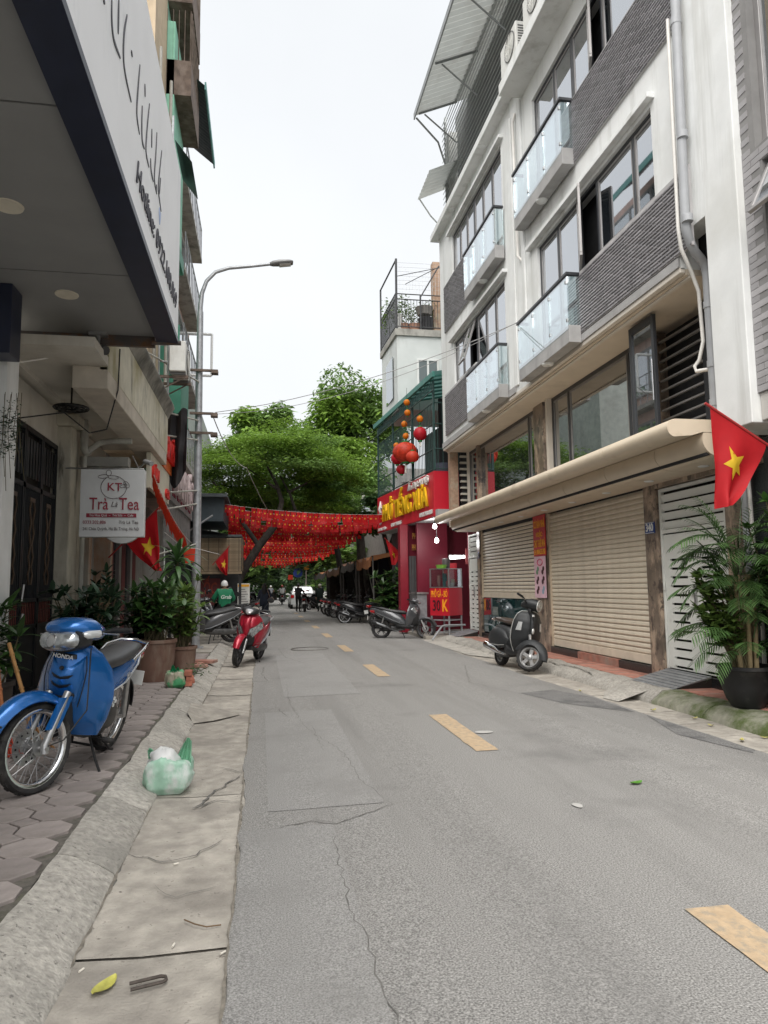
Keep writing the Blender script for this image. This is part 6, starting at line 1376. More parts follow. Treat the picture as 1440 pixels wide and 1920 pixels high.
def disc_brake(par, x, R, X, r_=.11, y=-.06):
    m_ = MB(); c = Matrix.Translation((x,y,R)) @ RY
    m_.lathe([(r_*.55,-.002),(r_,-.002),(r_,.002),(r_*.55,.002),(r_*.55,-.002)], 28, c)
    for i in range(12):
        a = i*math.pi/6; q = c @ Vector((r_*.78*math.cos(a), r_*.78*math.sin(a), 0)); m_.lathe([(0,-.004),(.008,-.004),(.008,.004),(0,.004)], 6, Matrix.Translation(q) @ RY, 1)
    m_.build('brake_disc', [steel, black_plastic], par, False, xf=X)
def fender(par, x, zc, r_, a0, a1, w, mat, X=None, name='front_fender', drop=.04, taper=.5, n=14):
    """arched mudguard; angles from the front horizontal, over the top"""
    m_ = MB(); rings = []
    for i in range(n+1):
        t = i/n; a = lerp(a0, a1, t); ww = w*(1-taper*(1-math.sin(math.pi*min(1, t*.8+.2)))) ; ring = []
        for j in range(9):
            s_ = j/4-1; rr = r_ - drop*abs(s_)**2.5; ring.append(Vector((x+rr*math.cos(a), ww*s_, zc+rr*math.sin(a))))
        for j in range(8,-1,-1):
            s_ = j/4-1; rr = r_ - drop*abs(s_)**2.5 - .008; ring.append(Vector((x+rr*math.cos(a), ww*s_*.94, zc+rr*math.sin(a))))
        rings.append(ring)
    m_.loft(rings); return m_.build(name, mat, par, False, xf=X)
def sh_pt(secs, s_, z, off=0):
    for a, b in zip(secs, secs[1:]):
        if z <= b[0] or b is secs[-1]:
            t = max(0, min(1, (z-a[0])/(b[0]-a[0]))); q = [lerp(a[i], b[i], t) for i in range(4)]; break
    x = q[1]-(q[1]-q[3])*abs(s_)**2.0; return Vector((x+off, q[2]*s_*(1+off*.5), z))
def shield(par, secs, mat, X=None, th=.02, name='leg_shield', k=4, sr=(-1,1), off=0):
    m_ = MB(); rings = []; zs = []
    for a, b in zip(secs, secs[1:]):
        for i in range(k): zs.append(lerp(a[0], b[0], i/k))
    zs.append(secs[-1][0]); n = 16
    for z in zs:
        ring = [sh_pt(secs, lerp(sr[0],sr[1],j/n), z, off) for j in range(n+1)]
        ring += [p - Vector((th,0,0)) for p in reversed(ring)]; rings.append(ring)
    m_.loft(rings); return m_.build(name, mat, par, False, xf=X)
def patch(par, secs, poly, mat, name, off=.008, X=None, th=.012):
    """raised patch on a shield, polygon in (s, z)"""
    cs = sum(p[0] for p in poly)/len(poly); cz = sum(p[1] for p in poly)/len(poly); k = len(poly)
    rings = [[sh_pt(secs, lerp(cs,p[0],f), lerp(cz,p[1],f), off+.01*(1-f)) for p in poly] for f in (.02,.4,.75,1)]
    rings.append([sh_pt(secs, p[0], p[1], off-th) for p in poly])
    m_ = MB(); m_.loft(rings); return m_.build(name, mat, par, False, xf=X)
def mirror(par, sy, X, x=.28, z=1.02):
    m_ = MB(); m_.tube([(x,sy*.2,z),(x+.02,sy*.26,z+.12),(x,sy*.3,z+.2)], .006, 5); q = Matrix.Translation((x-.01,sy*.33,z+.25)) @ Matrix.Rotation(math.pi/2,4,'Y')
    m_.lathe([(0,-.018),(.04,-.012),(.055,0),(.05,.008),(0,.008)], 14, q @ Matrix.Diagonal((.8,1.25,1,1))); m_.build('mirror', black_plastic, par, False, xf=X)
def bike_root(name, label, loc, heading, lean, group=None, cat='motorbike'):
    T = thing(name, label, cat, loc, 0, group); T.rotation_euler = (-lean, 0, math.atan2(heading[1], heading[0])); return T
def handlebar(T, X, x=.28, z=1.0, w=.33, grip_up=.02):
    for s_ in (-1,1):
        m_ = MB(); m_.tube([(x+.02,s_*.1,z-.02),(x,s_*.2,z+grip_up*.5),(x-.03,s_*w*.7,z+grip_up),(x-.06,s_*w,z+grip_up)], .014, 8); m_.build('handlebar', black_plastic, T, False, xf=X)
        m_ = MB(); m_.tube([(x-.03,s_*w*.66,z+grip_up),(x-.065,s_*(w+.02),z+grip_up)], .019, 10)
        for k in range(6): t = k/5; m_.tube([(x-.033-.028*t,s_*(w*.68+.1*t),z+grip_up),(x-.034-.028*t,s_*(w*.68+.1*t+.006),z+grip_up)], .021, 10)
        m_.build('grip', black_plastic, T, False, xf=X)
        m_ = MB(); m_.tube([(x+.02,s_*.2,z+.005),(x+.05,s_*.24,z+.0),(x+.03,s_*(w),z-.005)], .006, 6); m_.build('brake_lever', steel, T, False, xf=X)
def steer_xf(px, ang, rake=27):
    ax = Vector((-math.sin(R_(rake)),0,math.cos(R_(rake)))); return Matrix.Translation((px,0,1.0)) @ Matrix.Rotation(ang,4,ax) @ Matrix.Translation((-px,0,-1.0))

def underbone(name, label, loc, heading, lean, steer, col, group=None):
    T = bike_root(name, label, loc, heading, lean, group); body = paintm('paint_'+col[0], col[1], .24, .45); R = .285; X = steer_xf(.28, steer); xa, xr = .63, -.6
    w_ = wheel(T, xa, R, .075, 'wire', X, chrome, 'front_wheel'); disc_brake(w_, xa, R, X, .115, -.065)
    wheel(T, xr, R, .085, 'wire', None, chrome, 'rear_wheel')
    for s_ in (-1,1):
        m_ = MB(); m_.tube([(xa,s_*.085,R-.03),(xa,s_*.085,R+.02),(.45,s_*.08,.62)], [.026,.024,.024], 10); m_.build('fork_leg', steel, T, False, xf=X)
    m_ = MB(); m_.tube([(xa,-.11,R),(xa,.11,R)], .016, 8); m_.build('axle', steel, T, False, xf=X)
    # mudguard with a long nose and fork covers
    m_ = MB(); rings = []
    for i in range(15):
        t = i/14; a = lerp(R_(10), R_(128), t); ww = .03+.055*min(1,t*2.2); rr = R+.055+.03*math.sin(math.pi*t); ring = []
        xo = .07*(1-t)
        for j in range(11):
            s_ = j/5-1; q = rr-.06*abs(s_)**2.2; ring.append(Vector((xa+xo+q*math.cos(a), ww*s_, R+q*math.sin(a))))
        for j in range(10,-1,-1):
            s_ = j/5-1; q = rr-.06*abs(s_)**2.2-.008; ring.append(Vector((xa+xo+q*math.cos(a), ww*s_*.93, R+q*math.sin(a))))
        rings.append(ring)
    m_.loft(rings); o = m_.build('front_fender', body, T, False, xf=X)
    for s_ in (-1,1):
        m_ = MB(); m_.loft([[Vector((x+dx,s_*(y),z)) for dx, y in ((.05,.075),(.04,.1),(-.04,.105),(-.055,.075))] for x, z in ((.575,.4),(.54,.46),(.5,.53),(.47,.59))]); m_.build('fork_cover', body, o, False, xf=X)
    for k in range(3):
        m_ = MB(); a0 = R_(24+k*5.5); pts = []
        for j in range(9):
            s_ = j/4-1; q = R+.058+.03*math.sin(math.pi*((a0-R_(10))/R_(118)))-.06*abs(s_*.95)**2.2; ww = .03+.055*min(1,((a0-R_(10))/R_(118))*2.2); pts.append((xa+.07*(1-(a0-R_(10))/R_(118))+q*math.cos(a0), ww*s_*.98, R+q*math.sin(a0)))
        m_.tube(pts, .006, 4); m_.build('fender_stripe', black_plastic, o, False, xf=X)
    # leg shield: wings, centre panel, badge, vents
    S = [(.3,.24,.2,.14),(.42,.33,.25,.16),(.56,.39,.275,.17),(.68,.43,.265,.18),(.78,.44,.235,.2),(.88,.42,.17,.25),(.93,.39,.1,.28)]
    sh = shield(T, S, body)
    patch(T, S, [(-.36,.55),(.36,.55),(.52,.72),(.62,.86),(-.62,.86),(-.52,.72)], body, 'centre_panel', .016)
    patch(T, S, [(-.36,.845),(.36,.845),(.36,.875),(-.36,.875)], black_plastic, 'badge', .022)
    o_ = sh_pt(S,0,.858,.052); me = text_mesh('HONDA', .038, .003, .001); me.transform(frame(o_, (0,1,0), (-.2,0,1))); me.materials.clear(); me.materials.append(chrome); place('badge_lettering', me, T)
    for z, w2 in ((.72,.3),(.66,.26)): patch(T, S, [(-w2,z+.02),(0,z),(w2,z+.02),(w2*.7,z-.005),(0,z-.02),(-w2*.7,z-.005)], black_plastic, 'vent', .024)
    for s_, z in ((0,.78),(-.3,.6),(.3,.6)):
        m_ = MB(); q = sh_pt(S,s_,z,.02); m_.lathe([(0,.02),(.009,.02),(.013,.012),(.016,0)], 10, Matrix.Translation(q) @ Matrix.Rotation(math.pi/2,4,'Y')); m_.build('screw', black_plastic, T, False)
    for sg in (-1,1):
        m_ = MB(); m_.tube([sh_pt(S, sg*lerp(.42,.64,i/8), lerp(.52,.87,i/8), .022) for i in range(9)], .004, 5); m_.build('panel_line', black_plastic, T, False)
    m_ = MB(); m_.sl([(.4,.5,.07,.2),(.25,.5,.1,.2),(.16,.5,.1,.14)], n=12); m_.build('inner_shield', black_plastic, T, False)
    # handlebar cowl with the headlight
    m_ = MB(); m_.sl([(.14,1.0,.07,.03),(.2,1.01,.15,.065),(.3,1.03,.19,.085),(.4,1.04,.18,.075),(.47,1.045,.13,.05),(.52,1.045,.07,.02)], n=18, e=2.4); m_.build('handlebar_cowl', body, T, False, xf=X)
    m_ = MB(); m_.sl([(.34,.97,.15,.075),(.43,.965,.175,.078),(.49,.96,.155,.07),(.525,.955,.11,.05),(.54,.95,.04,.018)], n=18, e=2.3); hl = m_.build('headlight', headglass, T, False, xf=X)
    m_ = MB(); m_.sl([(.33,.97,.16,.083),(.42,.966,.183,.086),(.46,.963,.176,.083)], n=18, e=2.3); m_.build('headlight_bezel', black_plastic, hl, False, xf=X)
    m_ = MB(); m_.lathe([(0,.012),(.03,.01),(.045,0),(.05,-.01)], 16, Matrix.Translation((.533,0,.956)) @ Matrix.Rotation(math.pi/2,4,'Y')); m_.build('lamp_reflector', chrome, hl, False, xf=X)
    for s_ in (-1,1):
        m_ = MB(); m_.sl([(.3,1.0,.05,.03),(.4,.995,.045,.03),(.43,.995,.02,.015)], n=10); 
        m_.build('indicator', M('clear_lens', (.55,.56,.56), .12, .3, coat=1), T, False, xf=X @ Matrix.Translation((0,s_*.16,0)))
    handlebar(T, X, .26, 1.0, .35)
    # body, seat, tail
    m_ = MB(); m_.sl([(.25,.6,.05,.1),(.08,.53,.07,.09),(-.08,.56,.1,.13),(-.3,.63,.135,.13),(-.55,.7,.13,.1),(-.75,.77,.085,.065),(-.9,.82,.03,.02)], n=16); o = m_.build('body', body, T, False)
    for s_ in (-1,1):
        m_ = MB(); m_.tube([(-.05,s_*.115,.52),(-.35,s_*.15,.6),(-.65,s_*.12,.71),(-.86,s_*.06,.79)], [.01,.016,.014,.006], 6, flat=.4); m_.build('side_stripe', chrome, o, False)
    m_ = MB(); m_.sl([(.06,.72,.06,.03),(-.04,.74,.1,.045),(-.3,.765,.135,.05),(-.55,.8,.13,.05),(-.74,.835,.1,.035),(-.8,.84,.05,.015)], n=16); m_.build('seat', seat_m, T, False)
    m_ = MB(); m_.tube([(-.45,.15,.76),(-.62,.155,.83),(-.82,.12,.86),(-.88,0,.87),(-.82,-.12,.86),(-.62,-.155,.83),(-.45,-.15,.76)], .013, 8); m_.build('grab_rail', chrome, T, False)
    m_ = MB(); m_.sl([(-.84,.75,.08,.05),(-.92,.75,.07,.045),(-.95,.75,.03,.02)], n=12); m_.build('tail_light', tail_red, T, False)
    fender(T, xr, R, R+.05, R_(60), R_(175), .07, black_plastic, None, 'rear_fender', .03, .2)
    m_ = MB(); m_.box(-.99,-.98,-.08,.08,.48,.6); m_.build('number_plate', plate_w, T, False)
    # engine, exhaust, pegs, stand, chain case
    m_ = MB(); m_.sl([(.24,.36,.06,.06),(.1,.34,.09,.08),(-.05,.32,.12,.11),(-.2,.31,.12,.1),(-.28,.31,.07,.06)], n=14); m_.build('engine', engine_m, T, False)
    for s_ in (-1,1):
        m_ = MB(); m_.lathe([(0,.05),(.075,.045),(.1,.015),(.1,-.03)], 20, Matrix.Translation((-.08,s_*.11,.34)) @ Matrix.Rotation(-s_*math.pi/2,4,'X')); m_.build('crankcase_cover', black_plastic, T, False)
        m_ = MB(); m_.tube([(-.02,s_*.1,.24),(-.02,s_*.2,.235)], .009, 6); m_.tube([(-.02,s_*.19,.235),(-.02,s_*.28,.235)], .02, 8); m_.build('foot_peg', rubber, T, False)
        m_ = MB(); m_.tube([(-.3,s_*.09,.33),(xr,s_*.09,R)], .018, 6); m_.tube([(xr,s_*.1,R),(-.45,s_*.13,.66)], .024, 8); m_.build('shock_absorber', steel, T, False)
    m_ = MB(); m_.tube([(.15,-.08,.26),(.05,-.13,.2),(-.25,-.15,.2),(-.4,-.155,.24),(-.82,-.16,.36)], [.016,.018,.02,.04,.05], 10); m_.build('exhaust', chrome, T, False)
    m_ = MB(); m_.tube([(.0,.1,.24),(.06,.2,.1),(.09,.27,.015-.0)], .01, 6); m_.tube([(.09,.27,.016),(.13,.29,.012)], .012, 6); m_.build('side_stand', black_plastic, T, False)
    m_ = MB(); m_.tube([(-.18,.1,.22),(-.3,.15,.1),(-.34,.16,.09)], .012, 6); m_.tube([(-.18,-.1,.22),(-.3,-.15,.1),(-.34,-.16,.09)], .012, 6); m_.tube([(-.3,.15,.1),(-.3,-.15,.1)], .01, 6); m_.build('centre_stand', black_plastic, T, False)
    m_ = MB(); m_.sl([(.12,.42,.06,.1),(.0,.42,.085,.13),(-.14,.4,.08,.12),(-.22,.4,.04,.07)], n=16, e=2.2); m_.build('engine_cover', black_plastic, T, False, xf=Matrix.Translation((0,.13,0)))
    for a_ in range(4):
        for b_ in range(3):
            if (a_+b_) % 2 == 0: m_ = MB(); m_.box(.0-.03*a_, .026-.03*a_, .205, .212, .47+.025*b_, .492+.025*b_); m_.build('checker_square', white_paint, T, False)
    m_ = MB(); m_.tube([(.63,.1,.3),(.55,.16,.33),(.4,.2,.5),(.3,.12,.9)], .005, 5); m_.build('brake_cable', black_plastic, T, False, xf=X)
    return T

def scooter(name, label, loc, heading, lean, steer, col, group=None, kind='plain', tall=1.0, mirrors=True, rim=None):
    T = bike_root(name, label, loc, heading, lean, group, 'scooter'); body = paintm('paint_'+col[0], col[1], .3, .3); R = .275; X = steer_xf(.3, steer); xa, xr = .63, -.62
    rim = rim or alloy_dark
    w_ = wheel(T, xa, R, .09, 'five', X, rim, 'front_wheel'); disc_brake(w_, xa, R, X, .09, -.07)
    wheel(T, xr, R, .1, 'five', None, rim, 'rear_wheel')
    for s_ in (-1,1):
        m_ = MB(); m_.tube([(xa,s_*.075,R-.03),(.515,s_*.07,.5)], [.026,.024], 8); m_.build('fork_leg', steel, T, False, xf=X)
    fender(T, xa, R, R+.045, R_(15), R_(150), .075, body if kind != 'air' else paintm('paint_'+col[0], col[1]), X)
    S = [(.32,.24,.19,.12),(.45,.36,.245,.12),(.6,.43,.275,.14),(.75,.46,.265,.18),(.88,.42,.21,.22),(.96,.36,.12,.24)]
    shield(T, S, body)
    if kind == 'air':
        patch(T, S, [(0,.46),(.28,.68),(.42,.95),(-.42,.95),(-.28,.68)], body, 'nose_panel', .036)
        for sg in (-1,1):
            patch(T, S, [(sg*.08,.47),(sg*.5,.53),(sg*.98,.72),(sg*1.0,.84),(sg*.62,.74),(sg*.3,.68)], headglass, 'headlight', .03)
            patch(T, S, [(sg*.3,.7),(sg*.62,.76),(sg*1.0,.86),(sg*.9,.93),(sg*.42,.95)], body, 'side_panel', .024)
            patch(T, S, [(sg*.55,.36),(sg*.98,.42),(sg*1.0,.66),(sg*.8,.64),(sg*.72,.5)], body, 'side_fin', .02)
    else:
        patch(T, S, [(0,.55),(.45,.8),(.3,.92),(-.3,.92),(-.45,.8)], paintm('paint_'+col[0], col[1]), 'nose_panel', .016)
        for sg in (-1,1): patch(T, S, [(sg*.5,.66),(sg*.9,.78),(sg*.7,.84),(sg*.45,.76)], headglass, 'indicator', .016)
    m_ = MB(); m_.sl([(.42,.62,.1,.26),(.3,.6,.16,.28),(.16,.58,.16,.24)], n=14); m_.build('inner_shield', black_plastic, T, False)
    m_ = MB(); m_.sl([(.17,1.0,.07,.03),(.24,1.02,.15,.05),(.34,1.02,.17,.06),(.43,.99,.12,.045),(.48,.97,.05,.02)], n=16); m_.build('handlebar_cowl', body if kind != 'air' else black_plastic, T, False, xf=X)
    if kind != 'air':
        m_ = MB(); m_.sl([(.36,.985,.11,.045),(.45,.975,.1,.04),(.485,.97,.05,.02)], n=14); m_.build('headlight', headglass, T, False, xf=X)
    else:
        m_ = MB(); m_.sl([(.3,1.0,.13,.05),(.42,1.0,.1,.05),(.5,.97,.03,.02)], n=14, e=2.2); m_.build('cowl_screen', M('smoke_screen', (.5,.48,.48), .12, .5, coat=1), T, False, xf=X)
    handlebar(T, X, .27, 1.02, .33, .03)
    if mirrors:
        for s_ in (-1,1): mirror(T, s_, X)
    m_ = MB(); m_.sl([(.3,.32,.12,.05),(.1,.31,.17,.045),(-.08,.34,.18,.06),(-.2,.38,.15,.08)], n=14, e=4); m_.build('footboard', black_plastic, T, False)
    m_ = MB(); m_.sl([(.06,.42,.12,.1),(-.06,.5,.16,.17),(-.28,.57,.18,.18),(-.5,.65,.165,.15),(-.74,.74,.11,.09),(-.93,.81,.03,.025)], n=18, e=2.8); o = m_.build('body', body, T, False)
    for s_ in (-1,1):
        m_ = MB(); m_.tube([(.25,s_*.17,.35),(-.05,s_*.185,.4),(-.3,s_*.195,.5),(-.6,s_*.165,.63),(-.86,s_*.075,.76)], [.02,.028,.03,.022,.01], 6, flat=.35); m_.build('side_trim', M('silver_trim', (.3,.31,.32), .35, .6), o, False)
    m_ = MB(); m_.sl([(.1,.69,.08,.03),(.02,.71,.13,.05),(-.25,.735,.16,.06),(-.4,.76,.16,.06),(-.62,.815,.14,.05),(-.78,.835,.08,.025)], n=16); m_.build('seat', seat_m, T, False)
    m_ = MB(); m_.tube([(-.55,.15,.8),(-.78,.14,.86),(-.92,.06,.87),(-.92,-.06,.87),(-.78,-.14,.86),(-.55,-.15,.8)], .014, 6); m_.build('grab_rail', black_plastic if kind != 'air' else steel, T, False)
    m_ = MB(); m_.sl([(-.8,.73,.1,.05),(-.9,.74,.08,.045),(-.95,.76,.03,.02)], n=12); m_.build('tail_light', tail_red, T, False)
    m_ = MB(); m_.loft([[Vector((x,-w2,z)),Vector((x,w2,z)),Vector((x-.012,w2,z-.01)),Vector((x-.012,-w2,z-.01))] for x, z, w2 in ((-.8,.68,.07),(-.92,.6,.075),(-1.0,.46,.07))]); m_.build('rear_fender', black_plastic, T, False)
    m_ = MB(); m_.box(-1.0,-.99,-.09,.09,.5,.62); m_.build('number_plate', plate_w, T, False)
    m_ = MB(); m_.sl([(.02,.3,.07,.07),(-.2,.3,.09,.09),(-.45,.28,.08,.08),(-.68,.28,.05,.07)], n=12); m_.build('engine', engine_m, T, False, xf=Matrix.Translation((0,.09,0)))
    m_ = MB(); m_.tube([(.0,-.1,.24),(-.2,-.15,.2),(-.34,-.16,.25),(-.42,-.165,.3),(-.82,-.17,.44),(-.85,-.17,.45)], [.018,.02,.03,.055,.06,.03], 12); m_.build('exhaust', M('exhaust_dark', (.05,.05,.052), .4, .5), T, False)
    m_ = MB(); m_.sl([(-.45,.345,.02,.035,.3),(-.7,.44,.02,.03,.3)], n=8); m_.build('heat_shield', M('silver_trim'), T, False, xf=Matrix.Translation((0,-.225,-.03)))
    for s_ in (-1,1):
        m_ = MB(); m_.tube([(xr,s_*.11,R+.02),(-.52,s_*.12,.6)], .025, 8); m_.build('shock_absorber', steel, T, False)
    m_ = MB(); m_.tube([(-.08,.12,.24),(-.02,.2,.1),(.0,.25,.012)], .011, 6); m_.build('side_stand', black_plastic, T, False)
    return T

def vespa(name, label, loc, heading, lean, steer):
    T = bike_root(name, label, loc, heading, lean, None, 'scooter'); body = M('matt_charcoal', (.028,.03,.032), .5, .25, var=.1, vsc=6, spec=.5); R = .225; X = steer_xf(.4, steer, 24); xa, xr = .6, -.62
    tr = M('bright_trim', (.6,.6,.58), .3, .5)
    wheel(T, xa, R, .11, 'vespa', X, alloy, 'front_wheel'); wheel(T, xr, R, .115, 'vespa', None, alloy, 'rear_wheel')
    m_ = MB(); m_.tube([(xa,.085,R),(xa-.06,.09,R+.12),(.47,.03,.6)], .03, 8); m_.build('fork_arm', steel, T, False, xf=X)
    m_ = MB(); rings = []
    for i in range(15):
        t = i/14; a = lerp(R_(-2), R_(165), t); ww = .105*math.sin(math.pi*(t*.8+.12))**.6; rr = R+.075; ring = []
        for j in range(13):
            s_ = j/6-1; q = rr-.11*abs(s_)**2.6; ring.append(Vector((xa+q*math.cos(a), ww*s_, R+q*math.sin(a))))
        for j in range(12,-1,-1):
            s_ = j/6-1; q = rr-.11*abs(s_)**2.6-.01; ring.append(Vector((xa+q*math.cos(a), ww*s_*.92, R+q*math.sin(a))))
        rings.append(ring)
    m_.loft(rings); m_.build('front_fender', body, T, False, xf=X)
    S = [(.3,.27,.17,.2),(.4,.36,.23,.22),(.52,.43,.27,.24),(.68,.46,.275,.26),(.82,.455,.255,.28),(.93,.42,.2,.29),(.98,.39,.13,.3)]
    sh = shield(T, S, body, th=.03)
    m_ = MB(); zs = [.3,.36,.44,.52,.6,.68,.76,.84,.9,.94,.965,.98]
    pts = [sh_pt(S,-1,z)-Vector((.015,0,0)) for z in zs]+[sh_pt(S,s_,.985)-Vector((.015,0,0)) for s_ in (-.6,-.2,.2,.6)]+[sh_pt(S,1,z)-Vector((.015,0,0)) for z in reversed(zs)]
    m_.tube(pts, .009, 6); m_.build('shield_trim', tr, T, False)
    patch(T, S, [(-.16,.62),(0,.58),(.16,.62),(.24,.95),(-.24,.95)], body, 'horn_cover', .03); patch(T, S, [(-.09,.9),(.09,.9),(.09,.935),(-.09,.935)], tr, 'badge', .05)
    m_ = MB(); m_.lathe([(0,.012),(.02,.01),(.03,0)], 12, Matrix.Translation(sh_pt(S,0,.66,.04)) @ Matrix.Rotation(math.pi/2,4,'Y') @ Matrix.Diagonal((1.6,.8,1,1))); m_.build('emblem', tr, T, False)
    for sg in (-1,1): patch(T, S, [(sg*.62,.66),(sg*.86,.66),(sg*.8,.8),(sg*.62,.8)], M('clear_lens'), 'indicator', .02)
    # handlebar head with round headlight
    m_ = MB(); m_.sl([(.2,1.07,.06,.04),(.27,1.09,.11,.075),(.37,1.1,.125,.1),(.46,1.1,.11,.095),(.5,1.1,.1,.088)], n=18, e=2); m_.build('handlebar_cowl', body, T, False, xf=X)
    m_ = MB(); m_.lathe([(0,.03),(.05,.025),(.08,.008),(.086,0)], 24, Matrix.Translation((.5,0,1.1)) @ Matrix.Rotation(math.pi/2,4,'Y')); m_.build('headlight', headglass, T, False, xf=X)
    m_ = MB(); m_.tube([(.505,.09*math.cos(a),1.1+.09*math.sin(a)) for a in [i*math.pi/12 for i in range(24)]], .01, 6, closed=True); m_.build('headlight_ring', tr, T, False, xf=X)
    m_ = MB(); m_.sl([(.35,1.02,.05,.08),(.4,.98,.05,.08)], n=10); m_.build('steering_neck', body, T, False, xf=X)
    handlebar(T, X, .3, 1.1, .33, .05)
    # body with bulging side cowls, floor, seat
    m_ = MB(); m_.sl([(.32,.3,.15,.05),(.1,.27,.17,.045),(-.08,.28,.18,.06),(-.18,.34,.17,.1)], n=14, e=4); m_.build('footboard', black_plastic, T, False)
    m_ = MB(); m_.sl([(-.06,.4,.11,.1),(-.14,.5,.15,.2),(-.35,.55,.17,.2),(-.65,.56,.16,.19),(-.85,.54,.11,.15),(-.95,.52,.05,.08)], n=18); m_.build('body', body, T, False)
    for s_ in (-1,1):
        m_ = MB(); m_.sl([(-.12,.44,.02,.06),(-.22,.47,.08,.14),(-.42,.5,.105,.18),(-.65,.5,.1,.17),(-.82,.48,.06,.12),(-.92,.47,.02,.04)], n=16, e=2.2); m_.build('side_cowl', body, T, False, xf=Matrix.Translation((0,s_*.135,0)))
        m_ = MB(); m_.tube([(-.15,s_*.2,.38),(-.35,s_*.235,.36),(-.6,s_*.235,.36),(-.85,s_*.18,.38)], .006, 5); m_.build('cowl_trim', tr, T, False)
    m_ = MB(); m_.sl([(-.02,.75,.07,.03),(-.1,.765,.13,.05),(-.3,.775,.155,.055),(-.5,.8,.15,.05),(-.75,.81,.13,.045),(-.86,.8,.07,.025)], n=16); m_.build('seat', M('brown_seat', (.05,.036,.03), .35, var=.15, spec=.5), T, False)
    m_ = MB(); m_.tube([(-.7,.14,.77),(-.9,.13,.8),(-.97,.05,.81),(-.97,-.05,.81),(-.9,-.13,.8),(-.7,-.14,.77)], .012, 8); m_.build('grab_rail', chrome, T, False)
    m_ = MB(); m_.sl([(-.9,.6,.07,.05),(-.97,.6,.05,.04)], n=12); m_.build('tail_light', tail_red, T, False)
    m_ = MB(); m_.tube([(-.2,-.14,.22),(-.4,-.17,.24),(-.5,-.2,.28),(-.85,-.22,.34),(-.88,-.22,.35)], [.02,.025,.06,.065,.03], 14); m_.build('exhaust', chrome, T, False)
    m_ = MB(); m_.sl([(-.2,.25,.1,.07),(-.5,.23,.12,.09),(-.72,.22,.07,.07)], n=12); m_.build('engine', engine_m, T, False)
    m_ = MB(); m_.tube([(-.1,.12,.22),(-.06,.2,.1),(-.04,.26,.012)], .012, 6); m_.build('side_stand', black_plastic, T, False)
    return T
underbone('underbone_motorbike', 'blue underbone motorbike with wire wheels leaning on its side stand', (-1.37,5.66,.133), (-.19,-.98), R_(10), R_(-22), ('wave_blue', (.012,.13,.42)))
vespa('classic_scooter', 'matt charcoal classic scooter with a brown seat before the roller shutter', (4.3,11.78,.0), (.1,-.995), R_(7), R_(42))
scooter('scooter', 'glossy red scooter with twin headlights parked at the gutter edge', (-.25,14.2,0), (-.3,-.954), R_(9), R_(4), ('scooter_red', (.42,.012,.035)), None, 'air')
scooter('scooter', 'dark grey scooter parked askew before the red noodle shop', (3.84,19.35,0), (.93,-.37), R_(7), R_(-6), ('dark_grey', (.085,.088,.095)), None, mirrors=True)
s2 = scooter('scooter', 'black scooter with silver rear wheel parked before the tarpaulin stalls', (3.85,28.0,0), (.995,-.1), R_(7), R_(8), ('gloss_black', (.02,.021,.023)), None, rim=alloy)
def park(src, label, loc, heading, group=None, lean=7, name='scooter'):
    c = copy_tree(src); c.location = loc; c.rotation_euler = (-R_(lean),0,math.atan2(heading[1],heading[0])); c['label'] = label; c.name = name
    if group: c['group'] = group
    return c
park(s2, 'black scooter half hidden behind the one with the silver rear wheel', (4.0,28.75,0), (.99,-.12))
s3 = scooter('scooter', 'grey scooter with silver trim and its tail to the road beside the street lamp', (-1.3,17.6,.13), (-.93,-.36), R_(7), 0, ('pearl_grey', (.1,.1,.105)), None)
park(s2, 'black scooter second in the row behind the street lamp', (-1.25,18.7,.13), (-.95,-.3))
park(s3, 'grey scooter third in the row behind the street lamp', (-1.2,19.8,.13), (-.95,-.3))
park(s2, 'black scooter last in the row, under the driver in green', (-1.05,21.4,.13), (-.35,.94), lean=2)
park(s3, 'grey scooter parked beyond the menu board', (-.9,28.5,.1), (-.9,.4))
s4 = scooter('motorbike', 'dark motorbike with a red tail pushed by the man in black', (2.55,42.6,0), (.1,.99), R_(3), 0, ('maroon_black', (.05,.012,.015)), None, mirrors=True)
park(s4, 'dark motorbike ridden away by the rider in a white shirt', (1.75,62,0), (0,1), lean=0, name='motorbike')
park(s2, 'black scooter behind the leafy shrub by the red column', (4.3,24.3,.03), (.8,.6)); park(s3, 'grey scooter between the first and second tarpaulin stalls', (4.0,31.2,0), (.9,.4)); park(s2, 'black scooter before the second tarpaulin stall', (3.95,33.5,0), (.95,.3)); park(s4, 'dark motorbike with a red tail before the second tarpaulin stall', (3.85,35.0,0), (.9,.4), name='motorbike')
park(s2, 'black scooter parked beside the third tarpaulin stall', (3.9,37.5,0), (.9,.4))
park(s2, 'dark motorbike parked right of the man in black', (3.3,46,0), (.5,.85))
for x, y, h in ((.9,70,(0,1)),(-.6,60,(.3,.95)),(-.9,66,(.3,.95)),(2.3,74,(0,1))):
    park(s2, 'distant dark motorbike near the far end of the street', (x,y,0), h, 'distant motorbikes')
